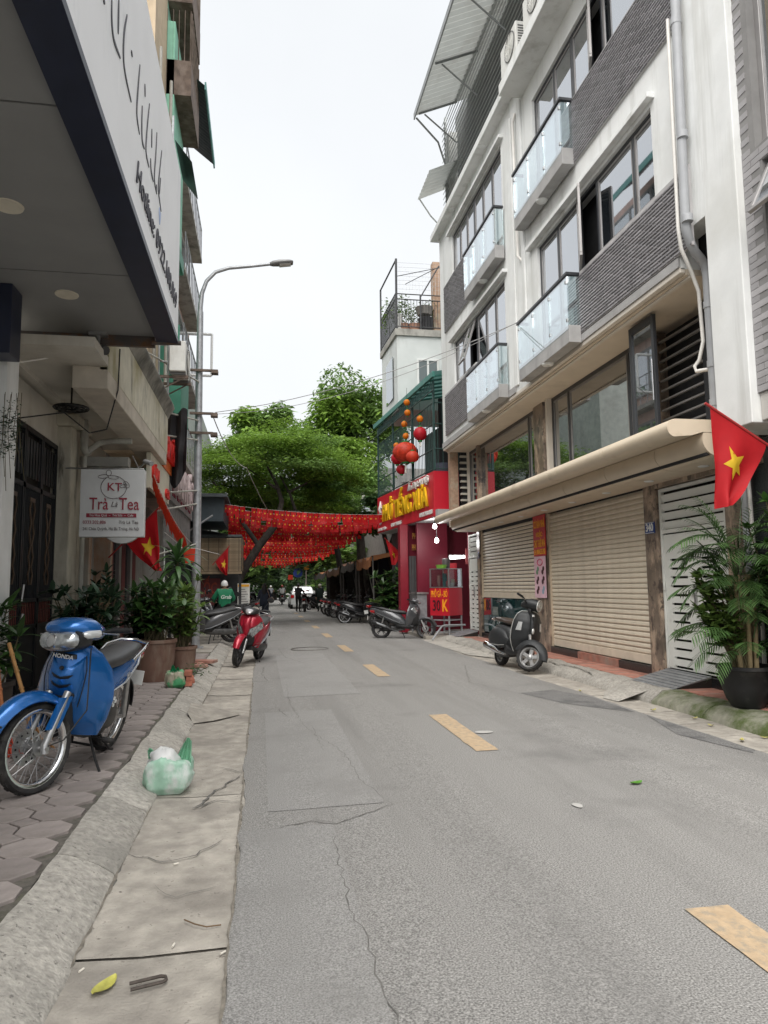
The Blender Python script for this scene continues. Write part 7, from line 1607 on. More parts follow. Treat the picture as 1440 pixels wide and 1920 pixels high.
# ---- white car
CR = thing('car', 'white car standing in the road beyond the man in black', 'car', (2.75,50,0), 0)
cw = paintm('car_white', (.45,.46,.46), .3, 0)
def csec(pts): return pts
m_ = MB(); prof = [(-.84,.32),(-.86,.6),(-.84,.85),(-.76,.97),(-.7,1.02),(.7,1.02),(.76,.97),(.84,.85),(.86,.6),(.84,.32)]
rings = []
for y, sx, dz in ((-2.05,.82,.04),(-2.0,.95,0),(-1.4,1,0),(.8,1,0),(1.7,.97,-.1),(2.05,.85,-.18)): rings.append([Vector((x*sx, y, .32+(z-.32)*(1+dz))) for x, z in prof])
m_.loft(rings); m_.build('body', cw, CR, False)
m_ = MB(); rings = []
for z, hw, y0, y1 in ((.98,.76,-1.9,1.0),(1.2,.72,-1.75,.6),(1.45,.62,-1.5,.15),(1.53,.52,-1.35,-.05)): rings.append([Vector((-hw,y0,z)),Vector((hw,y0,z)),Vector((hw,y1,z)),Vector((-hw,y1,z))])
m_.loft(rings, sm=False); m_.build('cabin', cw, CR, False, bev=.05, seg=3)
m_ = MB(); m_.add([(-.62,-1.86,1.08),(.62,-1.86,1.08),(.54,-1.6,1.43),(-.54,-1.6,1.43)], [(0,1,2,3)]); m_.build('rear_window', dark_glass, CR, False)
for s_ in (-1,1):
    m_ = MB(); m_.add([(s_*.765,-1.6,1.05),(s_*.765,.7,1.05),(s_*.68,.2,1.4),(s_*.66,-1.35,1.42)], [(0,1,2,3)]); m_.build('side_window', dark_glass, CR, False)
    m_ = MB(); m_.box(min(s_*.82,s_*.6), max(s_*.82,s_*.6), -2.07,-2.0,.75,.95); m_.build('tail_light', tail_red, CR, False)
    for y in (-1.35,1.35):
        m_ = MB(); m_.lathe([(0,-.1),(.2,-.1),(.3,-.08),(.31,0),(.3,.08),(.2,.1),(0,.1)], 20, Matrix.Translation((s_*.76,y,.31)) @ Matrix.Rotation(math.pi/2,4,'Y')); m_.build('wheel', rubber, CR, False)
m_ = MB(); m_.box(-.26,.26,-2.08,-2.05,.62,.74); m_.build('number_plate', plate_w, CR, False)
# ============================================================= people
rnd = random.Random(61)
skin_m = M('skin', (.42,.25,.17), .55, var=.08); hair_m = M('hair_black', (.012,.011,.011), .5, var=.2)
def person(label, loc, rz, J, rad, mats, region, headr=.098, face=True, hair=None, helmet=None, hair_long=0):
    """J: joint dict, skinned into one continuous body; region(bone) -> material slot"""
    T = thing('person', label, 'person', loc, rz)
    bones = [('pelvis','waist'),('waist','chest'),('chest','neck'),('neck','head'),('chest','shL'),('shL','elL'),('elL','wrL'),('wrL','haL'),('chest','shR'),('shR','elR'),('elR','wrR'),('wrR','haR'),
             ('pelvis','hiL'),('hiL','knL'),('knL','anL'),('anL','toL'),('pelvis','hiR'),('hiR','knR'),('knR','anR'),('anR','toR')]
    names = list(J); me = bpy.data.meshes.new('body'); me.from_pydata([J[k] for k in names], [(names.index(a), names.index(b)) for a, b in bones], [])
    bm = bmesh.new(); bm.from_mesh(me); lay = bm.verts.layers.skin.verify()
    for i, v in enumerate(bm.verts):
        r_ = rad.get(names[i], .05); v[lay].radius = r_ if isinstance(r_, tuple) else (r_, r_); v[lay].use_root = names[i] == 'pelvis'
    bm.to_mesh(me); bm.free()
    ob = bpy.data.objects.new('tmp', me); COL.objects.link(ob); ob.modifiers.new('s','SKIN'); sb = ob.modifiers.new('d','SUBSURF'); sb.levels = 2; sb.render_levels = 2
    dg = bpy.context.evaluated_depsgraph_get(); nm = bpy.data.meshes.new_from_object(ob.evaluated_get(dg)); bpy.data.objects.remove(ob)
    nm.materials.clear()
    for q in mats: nm.materials.append(q)
    def dist(p, a, b):
        ab = b-a; t = max(0, min(1, (p-a).dot(ab)/max(1e-9, ab.length_squared))); return (p-(a+ab*t)).length, t
    for f in nm.polygons:
        best = min(((dist(f.center, Vector(J[a]), Vector(J[b])), (a,b)) for a, b in bones), key=lambda q: q[0][0]); f.material_index = region(best[1], best[0][1], f.center); f.use_smooth = True
    body = place('body', nm, T)
    H = Vector(J['head']); m_ = MB(); rings = []
    for i in range(11):
        a = -math.pi/2+math.pi*i/10; z = math.sin(a)*headr*1.22; rr = max(.004, math.cos(a))*headr
        jaw = 1-.22*max(0,-math.sin(a))
        rings.append([H+Vector((rr*jaw*.86*math.cos(t)*1.0, rr*1.0*math.sin(t)*(1.05 if math.sin(t) > 0 else 1), z)) for t in [k*2*math.pi/14 for k in range(14)]])
    m_.loft(rings); hd = m_.build('head', skin_m, T, False)
    m_ = MB(); m_.tube([H+Vector((0,headr*.92,.02)), H+Vector((0,headr*1.22,-.03)), H+Vector((0,headr*.98,-.04))], [.008,.018,.01], 6); m_.build('nose', skin_m, hd, False)
    for s_ in (-1,1):
        m_ = MB(); m_.tube([H+Vector((s_*headr*.86,-.01,-.035)), H+Vector((s_*headr*.98,-.012,0)), H+Vector((s_*headr*.88,-.012,.035))], [.01,.016,.01], 6); m_.build('ear', skin_m, hd, False)
        m_ = MB(); m_.lathe([(0,.006),(.012,.003),(.014,0)], 8, Matrix.Translation(H+Vector((s_*.036,headr*.93,.012))) @ Matrix.Rotation(-math.pi/2,4,'X')); m_.build('eye', hair_m, hd, False)
    m_ = MB(); m_.tube([H+Vector((-.028,headr*.86,-.06)), H+Vector((0,headr*.93,-.062)), H+Vector((.028,headr*.86,-.06))], .007, 5); m_.build('mouth', M('lip', (.3,.12,.1), .5), hd, False)
    cap = helmet or hair
    if cap:
        m_ = MB(); rings = []; k = 1.16 if helmet else 1.09
        lo = -.25 if helmet else -.2
        for i in range(8):
            a = lerp(lo, math.pi/2, i/7); rr = max(.004, math.cos(a))*headr*k; z = math.sin(a)*headr*1.2*k
            rings.append([H+Vector((rr*.9*math.cos(t), rr*math.sin(t)-(.012 if not helmet else 0), z+(.03*max(0,math.sin(t)) if not helmet else .012))) for t in [q*2*math.pi/14 for q in range(14)]])
        m_.loft(rings); m_.build('helmet' if helmet else 'hair', cap, T, False)
        if hair_long:
            m_ = MB(); m_.loft([[H+Vector((w*math.cos(t), -headr*.55-.03+d*math.sin(t), z)) for t in [q*2*math.pi/10 for q in range(10)]] for w, d, z in ((.085,.05,.06),(.1,.06,-.05),(.1,.05,-.2),(.08,.035,-hair_long))]); m_.build('long_hair', cap, T, False)
    for sd in ('L','R'):
        w, h = Vector(J['wr'+sd]), Vector(J['ha'+sd]); d = (h-w).normalized(); side = d.cross(Vector((0,1,0))); side = side.normalized() if side.length > .1 else Vector((1,0,0)); up = side.cross(d)
        for q, (o_, ln) in enumerate(((-.024,.06),(-.008,.075),(.008,.07),(.024,.055))):
            m_ = MB(); b0 = h+up*o_; m_.tube([b0-d*.01, b0+d*ln*.5, b0+d*ln+side*.015], [.01,.009,.007], 6); m_.build('finger', skin_m, body, False)
        m_ = MB(); b0 = w+d*.03+up*.03; m_.tube([b0, b0+up*.03+d*.02, b0+up*.035+d*.055], [.011,.01,.008], 6); m_.build('thumb', skin_m, body, False)
    return T
RAD = dict(pelvis=(.15,.11), waist=(.135,.1), chest=(.16,.11), neck=.05, head=.05, shL=.065, shR=.065, elL=.048, elR=.048, wrL=.032, wrR=.032, haL=.035, haR=.035, hiL=.095, hiR=.095, knL=.065, knR=.065, anL=.045, anR=.045, toL=.04, toR=.04)
def stand(h=1.6, **k):
    s = h/1.65; J = dict(pelvis=(0,0,.9), waist=(0,0,1.08), chest=(0,0,1.28), neck=(0,0,1.42), head=(0,.01,1.53), shL=(-.18,0,1.36), elL=(-.23,-.02,1.1), wrL=(-.22,.06,.88), haL=(-.22,.08,.8), shR=(.18,0,1.36), elR=(.23,-.02,1.1), wrR=(.22,.06,.88), haR=(.22,.08,.8),
        hiL=(-.09,0,.82), knL=(-.09,.03,.46), anL=(-.09,-.02,.08), toL=(-.1,.12,.04), hiR=(.09,0,.82), knR=(.09,.03,.46), anR=(.09,-.02,.08), toR=(.1,.12,.04))
    J.update(k); return {a: tuple(c*s for c in b) for a, b in J.items()}
def clothes(short=False):
    def reg(b, t, c):
        if b[1] in ('head',): return 2
        if b[0].startswith('wr') or (b[0].startswith('el') and (short or t > .9)): return 2
        if b[0].startswith('sh') and short and t > .6: return 2
        if b[0].startswith('an'): return 3
        if b[0].startswith(('hi','kn')) or b[1].startswith('hi'): return 1
        return 0
    return reg
navy_c = M('navy_cloth2', (.012,.016,.028), .85, var=.2); black_c = M('black_cloth', (.01,.01,.011), .85, var=.2); green_j = M('green_jacket', (.015,.19,.09), .65, var=.15, vsc=5); white_c = M('white_cloth', (.62,.61,.6), .8); dgreen_c = M('dark_green_cloth', (.012,.022,.018), .85, var=.2); shoe = M('shoe_white', (.5,.5,.48), .7); shoe_d = M('shoe_dark', (.03,.03,.03), .6)
# woman walking away, bag on her shoulder
W = person('woman in loose dark navy clothes walking away with a brown shoulder bag', (.12,29.9,.0), 0, stand(1.6, knL=(-.09,.1,.47), anL=(-.09,.02,.09), toL=(-.1,.16,.05), knR=(.09,0,.46), anR=(.09,-.16,.1), toR=(.09,-.04,.04), wrL=(-.3,.02,.9), haL=(-.32,.03,.82), elR=(.26,-.06,1.1), wrR=(.18,.1,1.0), haR=(.14,.16,.98)),
    {**RAD, 'pelvis':(.19,.15), 'waist':(.17,.14), 'hiL':.13, 'hiR':.13, 'knL':.1, 'knR':.1, 'anL':.07, 'anR':.07, 'elL':.07, 'elR':.07}, [navy_c, navy_c, skin_m, shoe], clothes(), hair=hair_m, hair_long=.32)
m_ = MB(); m_.sl([(-.05,0,.14,.1),(.0,.0,.15,.11),(.05,0,.14,.1)], n=12, e=3); bg_ = m_.build('shoulder_bag', M('bag_brown', (.22,.14,.1), .6, var=.2)); bg_.location = (.38,29.86,.93); bg_.rotation_euler = (0,0,math.pi/2); tag(bg_, 'brown shoulder bag carried by the woman in navy', 'bag')
m_ = MB(); m_.tube([(-.02,-.1,.08),(-.14,-.1,.45),(-.14,.05,.46),(-.02,.1,.08)], .012, 5); m_.build('strap', M('bag_brown'), bg_, False, xf=Matrix.Rotation(-math.pi/2,4,'Z'))
# delivery driver in green sitting on a parked scooter, back turned
SIT = stand(1.66, hiL=(-.12,.02,.86), knL=(-.2,.42,.82), anL=(-.2,.4,.42), toL=(-.2,.54,.36), hiR=(.12,.02,.86), knR=(.2,.42,.82), anR=(.2,.4,.42), toR=(.2,.54,.36), elL=(-.3,.1,1.12), wrL=(-.2,.34,1.05), haL=(-.16,.4,1.04), elR=(.3,.1,1.12), wrR=(.2,.34,1.05), haR=(.16,.4,1.04))
D = person('delivery driver in a green jacket and white helmet sitting with his back turned', (-1.05,21.15,-.02), .3, SIT, {**RAD, 'chest':(.2,.13), 'waist':(.18,.13), 'shL':.09, 'shR':.09, 'elL':.075, 'elR':.075}, [green_j, black_c, skin_m, shoe_d], clothes(), helmet=M('helmet_white', (.66,.66,.64), .3, coat=.6))
me = text_mesh('Grab', .15, .004, .003, shear=.15); me.transform(frame((0,-.175,1.2), (1,0,0), (0,0,1))); me.materials.clear(); me.materials.append(M('print_white', (.6,.65,.6), .7)); place('jacket_print', me, D)
# man in black standing at a motorbike
person('man in black standing with his hands on the motorbike seat', (2.15,42.5,0), -.35, stand(1.66, elR=(.3,.16,1.12), wrR=(.34,.38,1.0), haR=(.35,.45,.97), elL=(-.2,.16,1.1), wrL=(.02,.34,1.0), haL=(.08,.4,.97)), {**RAD, 'chest':(.19,.13), 'waist':(.17,.12)}, [black_c, black_c, skin_m, shoe_d], clothes(), hair=hair_m)
person('person in loose dark green clothes with pale cap standing near the stalls', (3.4,42.2,0), .2, stand(1.62, elR=(.25,.1,1.12), wrR=(.12,.26,1.05), haR=(.06,.3,1.05)), {**RAD, 'pelvis':(.2,.15), 'hiL':.13, 'hiR':.13, 'knL':.1, 'knR':.1, 'waist':(.19,.14), 'chest':(.19,.13)}, [dgreen_c, dgreen_c, skin_m, shoe_d], clothes(), helmet=M('cap_grey', (.35,.33,.28), .7))
RID = stand(1.66, hiL=(-.12,.02,.86), knL=(-.2,.38,.78), anL=(-.22,.3,.36), toL=(-.22,.44,.32), hiR=(.12,.02,.86), knR=(.2,.38,.78), anR=(.22,.3,.36), toR=(.22,.44,.32), elL=(-.3,.2,1.12), wrL=(-.28,.46,1.04), haL=(-.28,.52,1.04), elR=(.3,.2,1.12), wrR=(.28,.46,1.04), haR=(.28,.52,1.04))
person('motorbike rider in a white shirt and red helmet riding away', (1.75,61.8,.0), 0, RID, {**RAD, 'chest':(.2,.13), 'waist':(.18,.13)}, [white_c, black_c, skin_m, shoe_d], clothes(True), helmet=M('helmet_red', (.35,.02,.02), .3, coat=.6))
person('distant rider in grey on a dark motorbike', (.9,69.8,.0), 0, RID, RAD, [M('grey_cloth', (.2,.2,.22), .8), black_c, skin_m, shoe_d], clothes(True), helmet=M('helmet_white'))

# ============================================================= potted plants
rnd = random.Random(71)
terra = M('terracotta_brown', (.15,.085,.062), .75, var=.15, vsc=6, stain=((.24,.18,.14), 4, .52, .75, .4)); soil = M('soil', (.05,.038,.028), 1, bump=.6)
pl_green = M('plant_green', (.045,.1,.025), .4, var=.25, vsc=5, irand=.4, trl=.2, spec=.45); pl_dark = M('plant_dark', (.02,.05,.022), .4, var=.25, vsc=5, irand=.4, trl=.15, spec=.45); pl_light = M('plant_light', (.12,.19,.045), .45, var=.2, vsc=6, irand=.35, trl=.3); stem_m = M('plant_stem', (.1,.085,.045), .85)
def pot(T, r0, r1, h, mat, rim=.02):
    m_ = MB(); m_.lathe([(0,0),(r0,0),(lerp(r0,r1,.5)+.012,h*.5),(r1,h-.05),(r1+rim,h-.045),(r1+rim,h),(r1-.015,h),(r1-.02,h-.05)], 26); m_.build('pot', mat, T, False)
    m_ = MB(); m_.lathe([(0,h-.04),(r1-.015,h-.045)], 20); m_.build('soil', soil, T, False)
def blade(mb, p, d, L, W_, droop, n=5, fold=.15):
    """arched strap leaf"""
    d = Vector(d).normalized(); q = Vector(p); h = Vector((d.x,d.y,0)); h = h.normalized() if h.length > .01 else Vector((1,0,0)); s_ = Vector((-h.y,h.x,0)); vs_ = []
    t = d.copy()
    for i in range(n+1):
        u = i/n; w2 = W_*.5*math.sin(math.pi*min(.97,u*.86+.12))**.8; up = s_.cross(t)
        vs_ += [tuple(q-s_*w2+up*w2*fold), tuple(q), tuple(q+s_*w2+up*w2*fold)]
        q = q+t*L/n; t = (t+Vector((0,0,-droop/n))).normalized()
    mb.add(vs_, [(3*i+k,3*i+k+1,3*i+k+4,3*i+k+3) for i in range(n) for k in (0,1)], 0, True)
def bush(name, label, loc, r0, r1, h, potm, stems_, height, spread, L, mat, whorl=7, nodes=4, wl=.3, cat='potted plant', droop=.9):
    T = thing(name, label, cat, loc); pot(T, r0, r1, h, potm)
    st = MB(); lf = MB()
    stems = int(stems_*1.7); L = L*1.15; spread = spread*1.1
    for k in range(stems):
        a = rnd.uniform(0,6.28); rr = rnd.uniform(0,1)*spread; top = Vector((rr*math.cos(a), rr*math.sin(a), h+height*rnd.uniform(.55,1))); b0 = Vector((r1*.5*rnd.uniform(-1,1), r1*.5*rnd.uniform(-1,1), h-.05)); mid = b0.lerp(top,.5)+Vector((rnd.uniform(-.05,.05),rnd.uniform(-.05,.05),0))
        st.tube([b0,mid,top], [.013,.01,.006], 5)
        for n in range(nodes):
            t = lerp(.4,1,n/max(1,nodes-1)); p = b0.lerp(mid,t*2) if t < .5 else mid.lerp(top,t*2-1)
            for w in range(whorl):
                a2 = w*6.283/whorl+rnd.uniform(-.4,.4); el = rnd.uniform(-.1,.8) if n < nodes-1 else rnd.uniform(.2,1.2)
                blade(lf, p, (math.cos(a2)*math.cos(el), math.sin(a2)*math.cos(el), math.sin(el)), L*rnd.uniform(.7,1.2), L*wl, droop, 4)
    st.build('stems', stem_m, T, False); o = lf.build('foliage', mat, T, False); o['kind'] = 'stuff'
    return T
bush('potted_shrub', 'dark leafed shrub against the stained column behind the blue motorbike', (-2.15,9.6,.13), .16,.2,.32, M('pot_dark', (.05,.04,.035), .7), 15, .95, .5, .2, pl_dark, 8, 4, .3)
bush('potted_shrub', 'tall airy shrub with small leaves beside the stained column', (-2.3,10.9,.13), .14,.17,.3, M('pot_dark'), 9, 1.35, .35, .15, pl_dark, 6, 5, .32)
bush('potted_shrub', 'broad glossy shrub behind the blue motorbike seat', (-1.75,11.3,.13), .16,.2,.34, terra, 13, .85, .42, .22, pl_dark, 7, 4, .3)
bush('potted_shrub', 'bushy green plant in the largest brown ribbed pot', (-1.5,10.75,.13), .24,.29,.58, terra, 14, .75, .38, .18, pl_green, 7, 4, .32)
bush('potted_shrub', 'yellow green plant in the middle sized brown pot by the kerb', (-1.2,11.5,.13), .17,.21,.42, terra, 11, .85, .32, .17, pl_light, 7, 4, .34)
bush('potted_shrub', 'small potted plant standing against the street lamp', (-1.3,13.0,.13), .13,.17,.3, terra, 8, .7, .26, .16, pl_green, 6, 4, .34)
bush('potted_shrub', 'light green bushy plant behind the dracaena', (-1.55,14.3,.13), .15,.19,.32, terra, 12, 1.15, .34, .16, pl_light, 7, 4, .4)
bush('potted_shrub', 'potted plant with pointed leaves beside the dark gate', (-2.62,7.75,.13), .14,.18,.4, M('pot_dark'), 9, .75, .3, .22, pl_green, 8, 3, .24)
# dracaena with drooping skirt
T = thing('dracaena', 'tall dracaena with a skirt of drooping striped leaves by the street lamp', 'potted plant', (-1.38,12.2,.13)); pot(T, .18, .22, .4, terra)
m_ = MB(); m_.tube([(0,0,.35),(.02,0,1.0),(0,.01,1.75)], [.032,.028,.025], 8); m_.build('stem', stem_m, T, False)
lf = MB(); 
for k in range(46):
    a = k*2.4; u = k/45; el = lerp(-1.0, 1.25, u**.9); blade(lf, (0,0,lerp(1.45,1.85,u)), (math.cos(a)*math.cos(el), math.sin(a)*math.cos(el), math.sin(el)), rnd.uniform(.42,.6)*(1 if u < .85 else .75), .085, 1.9 if u < .8 else 1.1, 7, .25)
o = lf.build('foliage', M('dracaena_green', (.06,.13,.04), .4, var=.2, vsc=6, irand=.45, trl=.25, spec=.5), T, False); o['kind'] = 'stuff'
# right: palm and shrub in the big black pot
T = thing('potted_palm', 'tall palm with a leafy shrub in the large black round pot', 'potted plant', (4.93,6.72,.152))
m_ = MB(); m_.lathe([(0,0),(.15,0),(.2,.08),(.245,.22),(.262,.37),(.285,.385),(.285,.42),(.262,.42),(.25,.35),(0,.35)], 32); m_.build('pot', M('black_pot', (.012,.012,.013), .55, var=.3, stain=((.05,.048,.045), 5, .55, .75, 1)), T, False)
m_ = MB()
for k in range(7): a = k*.9; m_.tube([(.1*math.cos(a),.1*math.sin(a),.34),(.12*math.cos(a),.12*math.sin(a),.9),(.1*math.cos(a),.13*math.sin(a),1.35)], [.028,.024,.016], 7)
m_.build('stems', M('palm_stem', (.26,.2,.11), .85, var=.25, vsc=12), T, False)
lf = MB()
def frond(p, d, L, droop, nl=15, ll=.28):
    q = Vector(p); t = Vector(d).normalized(); pts = [q.copy()]
    for i in range(10):
        q = q+t*L/10; t = (t+Vector((0,0,-droop/10))).normalized(); pts.append(q.copy())
    lf.tube(pts, [lerp(.008,.002,i/10) for i in range(11)], 4, caps=False)
    for i in range(nl):
        u = lerp(.2,1,i/(nl-1)); j = min(9,int(u*10)); p0 = pts[j].lerp(pts[j+1], u*10-j); tt = (pts[j+1]-pts[j]).normalized(); sd = tt.cross(Vector((0,0,1))); sd = sd.normalized() if sd.length > .05 else Vector((1,0,0))
        for s_ in (-1,1): blade(lf, p0, tt*.75+sd*s_*.8+Vector((0,0,-.12)), ll*math.sin(math.pi*(.2+.7*(1-u)+.05))*rnd.uniform(.85,1.1), .015, .7, 3, .1)
for k in range(125):
    a = k*2.4+.3; el = rnd.uniform(.3,1.4); frond((.12*math.cos(a),.12*math.sin(a),rnd.uniform(.5,1.75)), (math.cos(a)*math.cos(el),math.sin(a)*math.cos(el),math.sin(el)), rnd.uniform(.4,.66), rnd.uniform(.9,1.9), 14, .2)
o = lf.build('fronds', M('palm_green', (.06,.12,.035), .42, var=.25, vsc=4, irand=.45, trl=.2, spec=.45), T, False); o['kind'] = 'stuff'
lf = MB(); st = MB()
for k in range(16):
    a = rnd.uniform(1.2,4.6); p0 = Vector((.08*math.cos(a),.08*math.sin(a),.35)); p1 = Vector((-.15+.24*math.cos(a),.22*math.sin(a)+.1,rnd.uniform(.8,1.4))); st.tube([p0,p0.lerp(p1,.6)+Vector((0,0,.1)),p1], [.01,.008,.005], 5)
    for n in range(5):
        p = p0.lerp(p1, lerp(.55,1,n/4))
        for w in range(9): a2 = w*.7+rnd.uniform(-.4,.4); el = rnd.uniform(-.1,1); blade(lf, p, (math.cos(a2)*math.cos(el), math.sin(a2)*math.cos(el), math.sin(el)), rnd.uniform(.09,.14), .06, .6, 3)
st.build('shrub_stems', stem_m, T, False); o = lf.build('shrub_foliage', pl_light, T, False); o['kind'] = 'stuff'
bush('potted_shrub', 'tall dense small leaved shrub in a brown pot beside the palm', (5.2,6.32,.152), .17,.22,.4, terra, 24, 1.75, .34, .11, M('shrub_bright', (.07,.16,.035), .4, var=.25, irand=.4, trl=.25), 9, 6, .45)
# plants on the far right
bush('potted_shrub', 'leafy shrub standing before the red column of the noodle shop', (4.15,23.0,.05), .16,.2,.35, M('pot_dark'), 14, 1.5, .5, .24, pl_green, 7, 4, .4)
bush('potted_shrub', 'low yellowish shrub between the scooters and the first stall', (4.25,25.2,.05), .16,.2,.3, M('pot_dark'), 9, .6, .4, .2, pl_light, 6, 3, .4)
# roof garden plants
for x, y, h, lb in ((4.55,22.4,1.1,'wispy climbing plant on the roof garden fence'), (4.95,22.6,.9,'thin leafy plant in the middle of the roof garden'), (5.5,22.5,1.0,'small shrub by the chimney on the roof garden'), (4.3,23.4,1.3,'climbing plant along the side fence of the roof garden')):
    T = thing('roof_plant', lb, 'plant', (x,y,9.78)); m_ = MB(); leaves(m_, (0,0,h*.75), (.32,.3,h*.5), 260, .11, .7); o = m_.build('foliage', pl_light, T, False); o['kind'] = 'stuff'
    m_ = MB(); m_.tube([(0,0,0),(.03,0,h*.6),(0,.02,h)], [.012,.008,.004], 5); m_.build('stem', stem_m, T, False)
# vine on the white column at the left edge
T = thing('hanging_vine', 'thin hanging vine with dry leaves on the white column', 'vine', (-2.5,7.5,2.6))
m_ = MB()
for k in range(7): x = -2.56+k*.03; m_.tube([(x,7.5+rnd.uniform(-.05,.05),3.4),(x+rnd.uniform(-.04,.04),7.48,3.0),(x+rnd.uniform(-.05,.05),7.5,2.7-rnd.random()*.3)], .003, 4)
m_.build('stems', stem_m, T); m_ = MB(); leaves(m_, (-2.48,7.48,3.0), (.13,.1,.32), 380, .04, .8); o = m_.build('foliage', pl_dark, T); o['kind'] = 'stuff'
T = thing('weed', 'straggly leafy twig growing at the pavement edge by the bricks', 'plant', (-1.0,10.5,.13)); m_ = MB(); leaves(m_, (.1,0,.16), (.22,.15,.12), 90, .07, .7, wl=.3); m_.build('foliage', pl_green, T, False)['kind'] = 'stuff'; m_ = MB(); m_.tube([(0,0,0),(.1,.02,.12),(.28,0,.2)], .004, 4); m_.tube([(.02,0,0),(-.08,.02,.2)], .004, 4); m_.build('stems', stem_m, T, False)

# ============================================================= small things: bags, brooms, bricks
def bag(name, label, loc, rad, mats, seed, ears=((-1,.07,.4),(1,.13,.5))):
    """slumped carrier bag: a filled, pleated sack with crumpled handles"""
    T = thing(name, label, 'plastic bag', loc); m_ = MB(); rx, ry, H_ = rad; n1, n2 = 26, 64; vs_ = []
    for i in range(n1+1):
        u = i/n1; z = H_*min(1, u*1.15) if u < .87 else H_*(1-.12*((u-.87)/.13)); pr = (.86+.3*u-.42*u*u)*(1 if u < .8 else max(.02, 1-((u-.8)/.2)**1.6)); pr *= .75+.25*min(1,u*6)
        for j in range(n2):
            b = 2*math.pi*j/n2; d = Vector((math.cos(b), math.sin(b), u*1.6))
            sq = 1/max(abs(math.cos(b))**4+abs(math.sin(b))**4, 1e-6)**.25
            k = sq*(1+.16*noise.noise(d*1.3+Vector((seed,0,0)))+.1*noise.noise(Vector((d.x*3,d.y*3,u*3+seed)))) + .07*(abs(noise.noise(Vector((d.x*5,d.y*5,u*1.5+seed))))-.2)*(.4+u) + .035*math.sin(b*17+6*noise.noise(d*2))*u + .06*(abs(noise.noise(Vector((d.x*9,d.y*9,u*7+seed))))-.2)
            vs_.append((rx*pr*k*math.cos(b), ry*pr*k*math.sin(b), max(0, z*(1+.22*noise.noise(Vector((d.x*1.4,d.y*1.4,seed+3)))+.12*abs(noise.noise(Vector((d.x*5,d.y*5,seed))))*u))))
    m_.add(vs_, [(i*n2+j,i*n2+(j+1)%n2,(i+1)*n2+(j+1)%n2,(i+1)*n2+j) for i in range(n1) for j in range(n2)], 0, True); m_.build('sack', mats[0], T, False)
    for s_, hh, wd in ears:
        m_ = MB(); n = 12; vs_ = []
        for i in range(9):
            t_ = i/8
            for j in range(n+1):
                q = j/n-.5; vs_.append((s_*rx*(.5+.25*t_)+q*rx*wd*(1.5-1.0*t_), .025*math.sin(q*22+t_*3)*(1-.5*t_)+ry*.1*math.sin(t_*3), H_*.8+(H_*.25+hh)*t_*(1-.5*q*q)+.01*noise.noise((q*9,t_*5,seed))))
        m_.add(vs_, [(i*(n+1)+j,i*(n+1)+j+1,(i+1)*(n+1)+j+1,(i+1)*(n+1)+j) for i in range(8) for j in range(n)], 0, True); m_.build('handle', mats[1], T, False)
    return T
bag_green = M('bag_green', (.42,.66,.52), .3, var=.14, vsc=9, trl=.3, spec=.5, bump=.25, bsc=30, stain=((.74,.8,.76), 7, .47, .62, .6)); bag_green2 = M('bag_green_bright', (.32,.64,.45), .3, var=.15, trl=.45, spec=.5)
bag('rubbish_bag', 'pale green knotted rubbish bag lying in the gutter against the kerb', (-.64,5.4,.0), (.175,.15,.22), (bag_green, bag_green2), 3.3)
T2 = thing('paper_scrap', 'crumpled white bag sticking out of the green rubbish bag', 'plastic bag', (-.67,5.38,.215)); m_ = MB(); n1, n2 = 14, 24; vs_ = []
for i in range(n1+1):
    a = -math.pi/2+math.pi*i/n1
    for j in range(n2):
        b = 2*math.pi*j/n2; d = Vector((math.cos(a)*math.cos(b), math.cos(a)*math.sin(b), math.sin(a))); k = .085*(1+.3*noise.noise(d*2+Vector((9,0,0)))+.3*abs(noise.noise(d*5))); vs_.append((d.x*k*1.15, d.y*k, d.z*k))
m_.add(vs_, [(i*n2+j,i*n2+(j+1)%n2,(i+1)*n2+(j+1)%n2,(i+1)*n2+j) for i in range(n1) for j in range(n2)], 0, True); m_.build('scrap', M('bag_white', (.75,.75,.74), .5, trl=.2), T2, False)
bag('rubbish_bag', 'dark green tied bag of rubble beside the brown pots', (-1.12,9.95,.13), (.14,.12,.2), (M('bag_rubble', (.36,.33,.25), .4, var=.3, vsc=6, stain=((.06,.28,.12), 5, .46, .56, 1)), M('bag_deep', (.03,.32,.14), .35, trl=.3)), 8.1, ((-.3,.08,.5),(.3,.05,.4)))
brick_m = M('loose_brick', (.36,.13,.085), .85, var=.2, vsc=14, orand=.15, bump=.3)
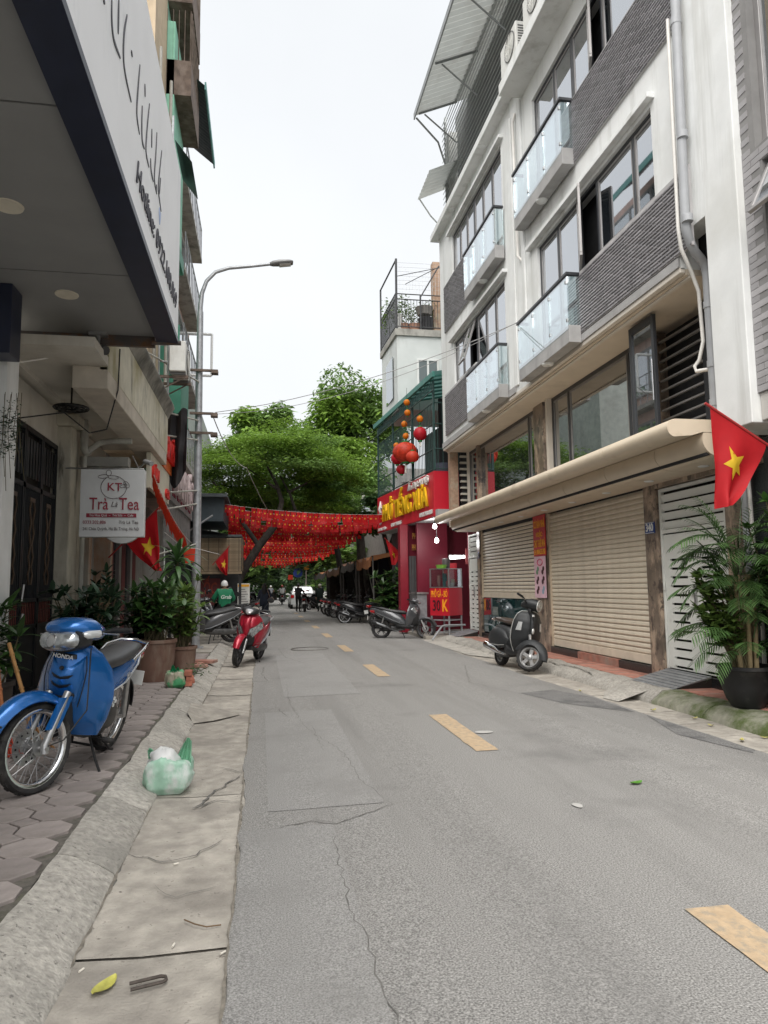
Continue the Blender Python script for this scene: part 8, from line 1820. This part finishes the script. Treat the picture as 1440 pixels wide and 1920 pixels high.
for i, (x, y, z, rz) in enumerate(((-.96,10.05,.132,.1),(-.95,10.06,.2,.2),(-.96,10.04,.268,.05),(-.99,10.3,.132,.6))):
    m_ = MB(); m_.box(-.05,.05,-.1,.1,0,.065); o = m_.build('brick', brick_m, None, bev=.004); o.location = (x,y,z); o.rotation_euler = (0,0,rz)
    tag(o, ('bottom','middle','top')[i]+' red brick of the small stack beside the tied bag' if i < 3 else 'single red brick lying behind the small brick stack', 'brick')
for i, (x, y) in enumerate(((-1.05,12.4),(-.98,13.0))):
    m_ = MB(); m_.box(-.14,.14,-.2,.2,0,.05); o = m_.build('concrete_tile', red_tile, None, bev=.005); o.location = (x,y,.132+.0*i); o.rotation_euler = (0,0,.3+i); tag(o, ('loose reddish paving tile by the foot of the street lamp', 'second loose reddish tile nearer the parked row by the lamp')[i], 'tile')
def broom(label, loc, tip, col, hm):
    T = thing('broom', label, 'broom', loc); b = Vector(loc); t = Vector(tip)
    m_ = MB(); m_.tube([b+(t-b)*.28, t], .016, 8); 
    for k in range(4): p = b+(t-b)*(.4+.16*k); m_.tube([p, p+(t-b)*.012], .021, 8)
    m_.build('handle', hm, T)
    m_ = MB()
    for k in range(70):
        a = rnd.uniform(0,6.28); r_ = rnd.uniform(0,.13); e = b+Vector((r_*math.cos(a), r_*math.sin(a)*1.3, .0)); m_.tube([b+(t-b)*.3+Vector((r_*.15*math.cos(a), r_*.15*math.sin(a), 0)), (b+(t-b)*.15).lerp(e,.4), e], .005, 4, caps=False)
    m_.build('bristles', col, T)
bam_h = M('bamboo_handle', (.42,.22,.075), .6, var=.25, vsc=10)
broom('straw broom with a bamboo handle leaning behind the blue motorbike wheel', (-1.78,6.35,.135), (-2.12,6.6,.98), M('straw', (.34,.17,.06), .8, var=.3), bam_h)
broom('red plastic broom on the pavement behind the blue motorbike wheel', (-1.95,6.15,.135), (-2.2,6.5,1.0), M('red_bristle', (.5,.06,.03), .6, var=.2), M('orange_handle', (.4,.14,.05), .6))
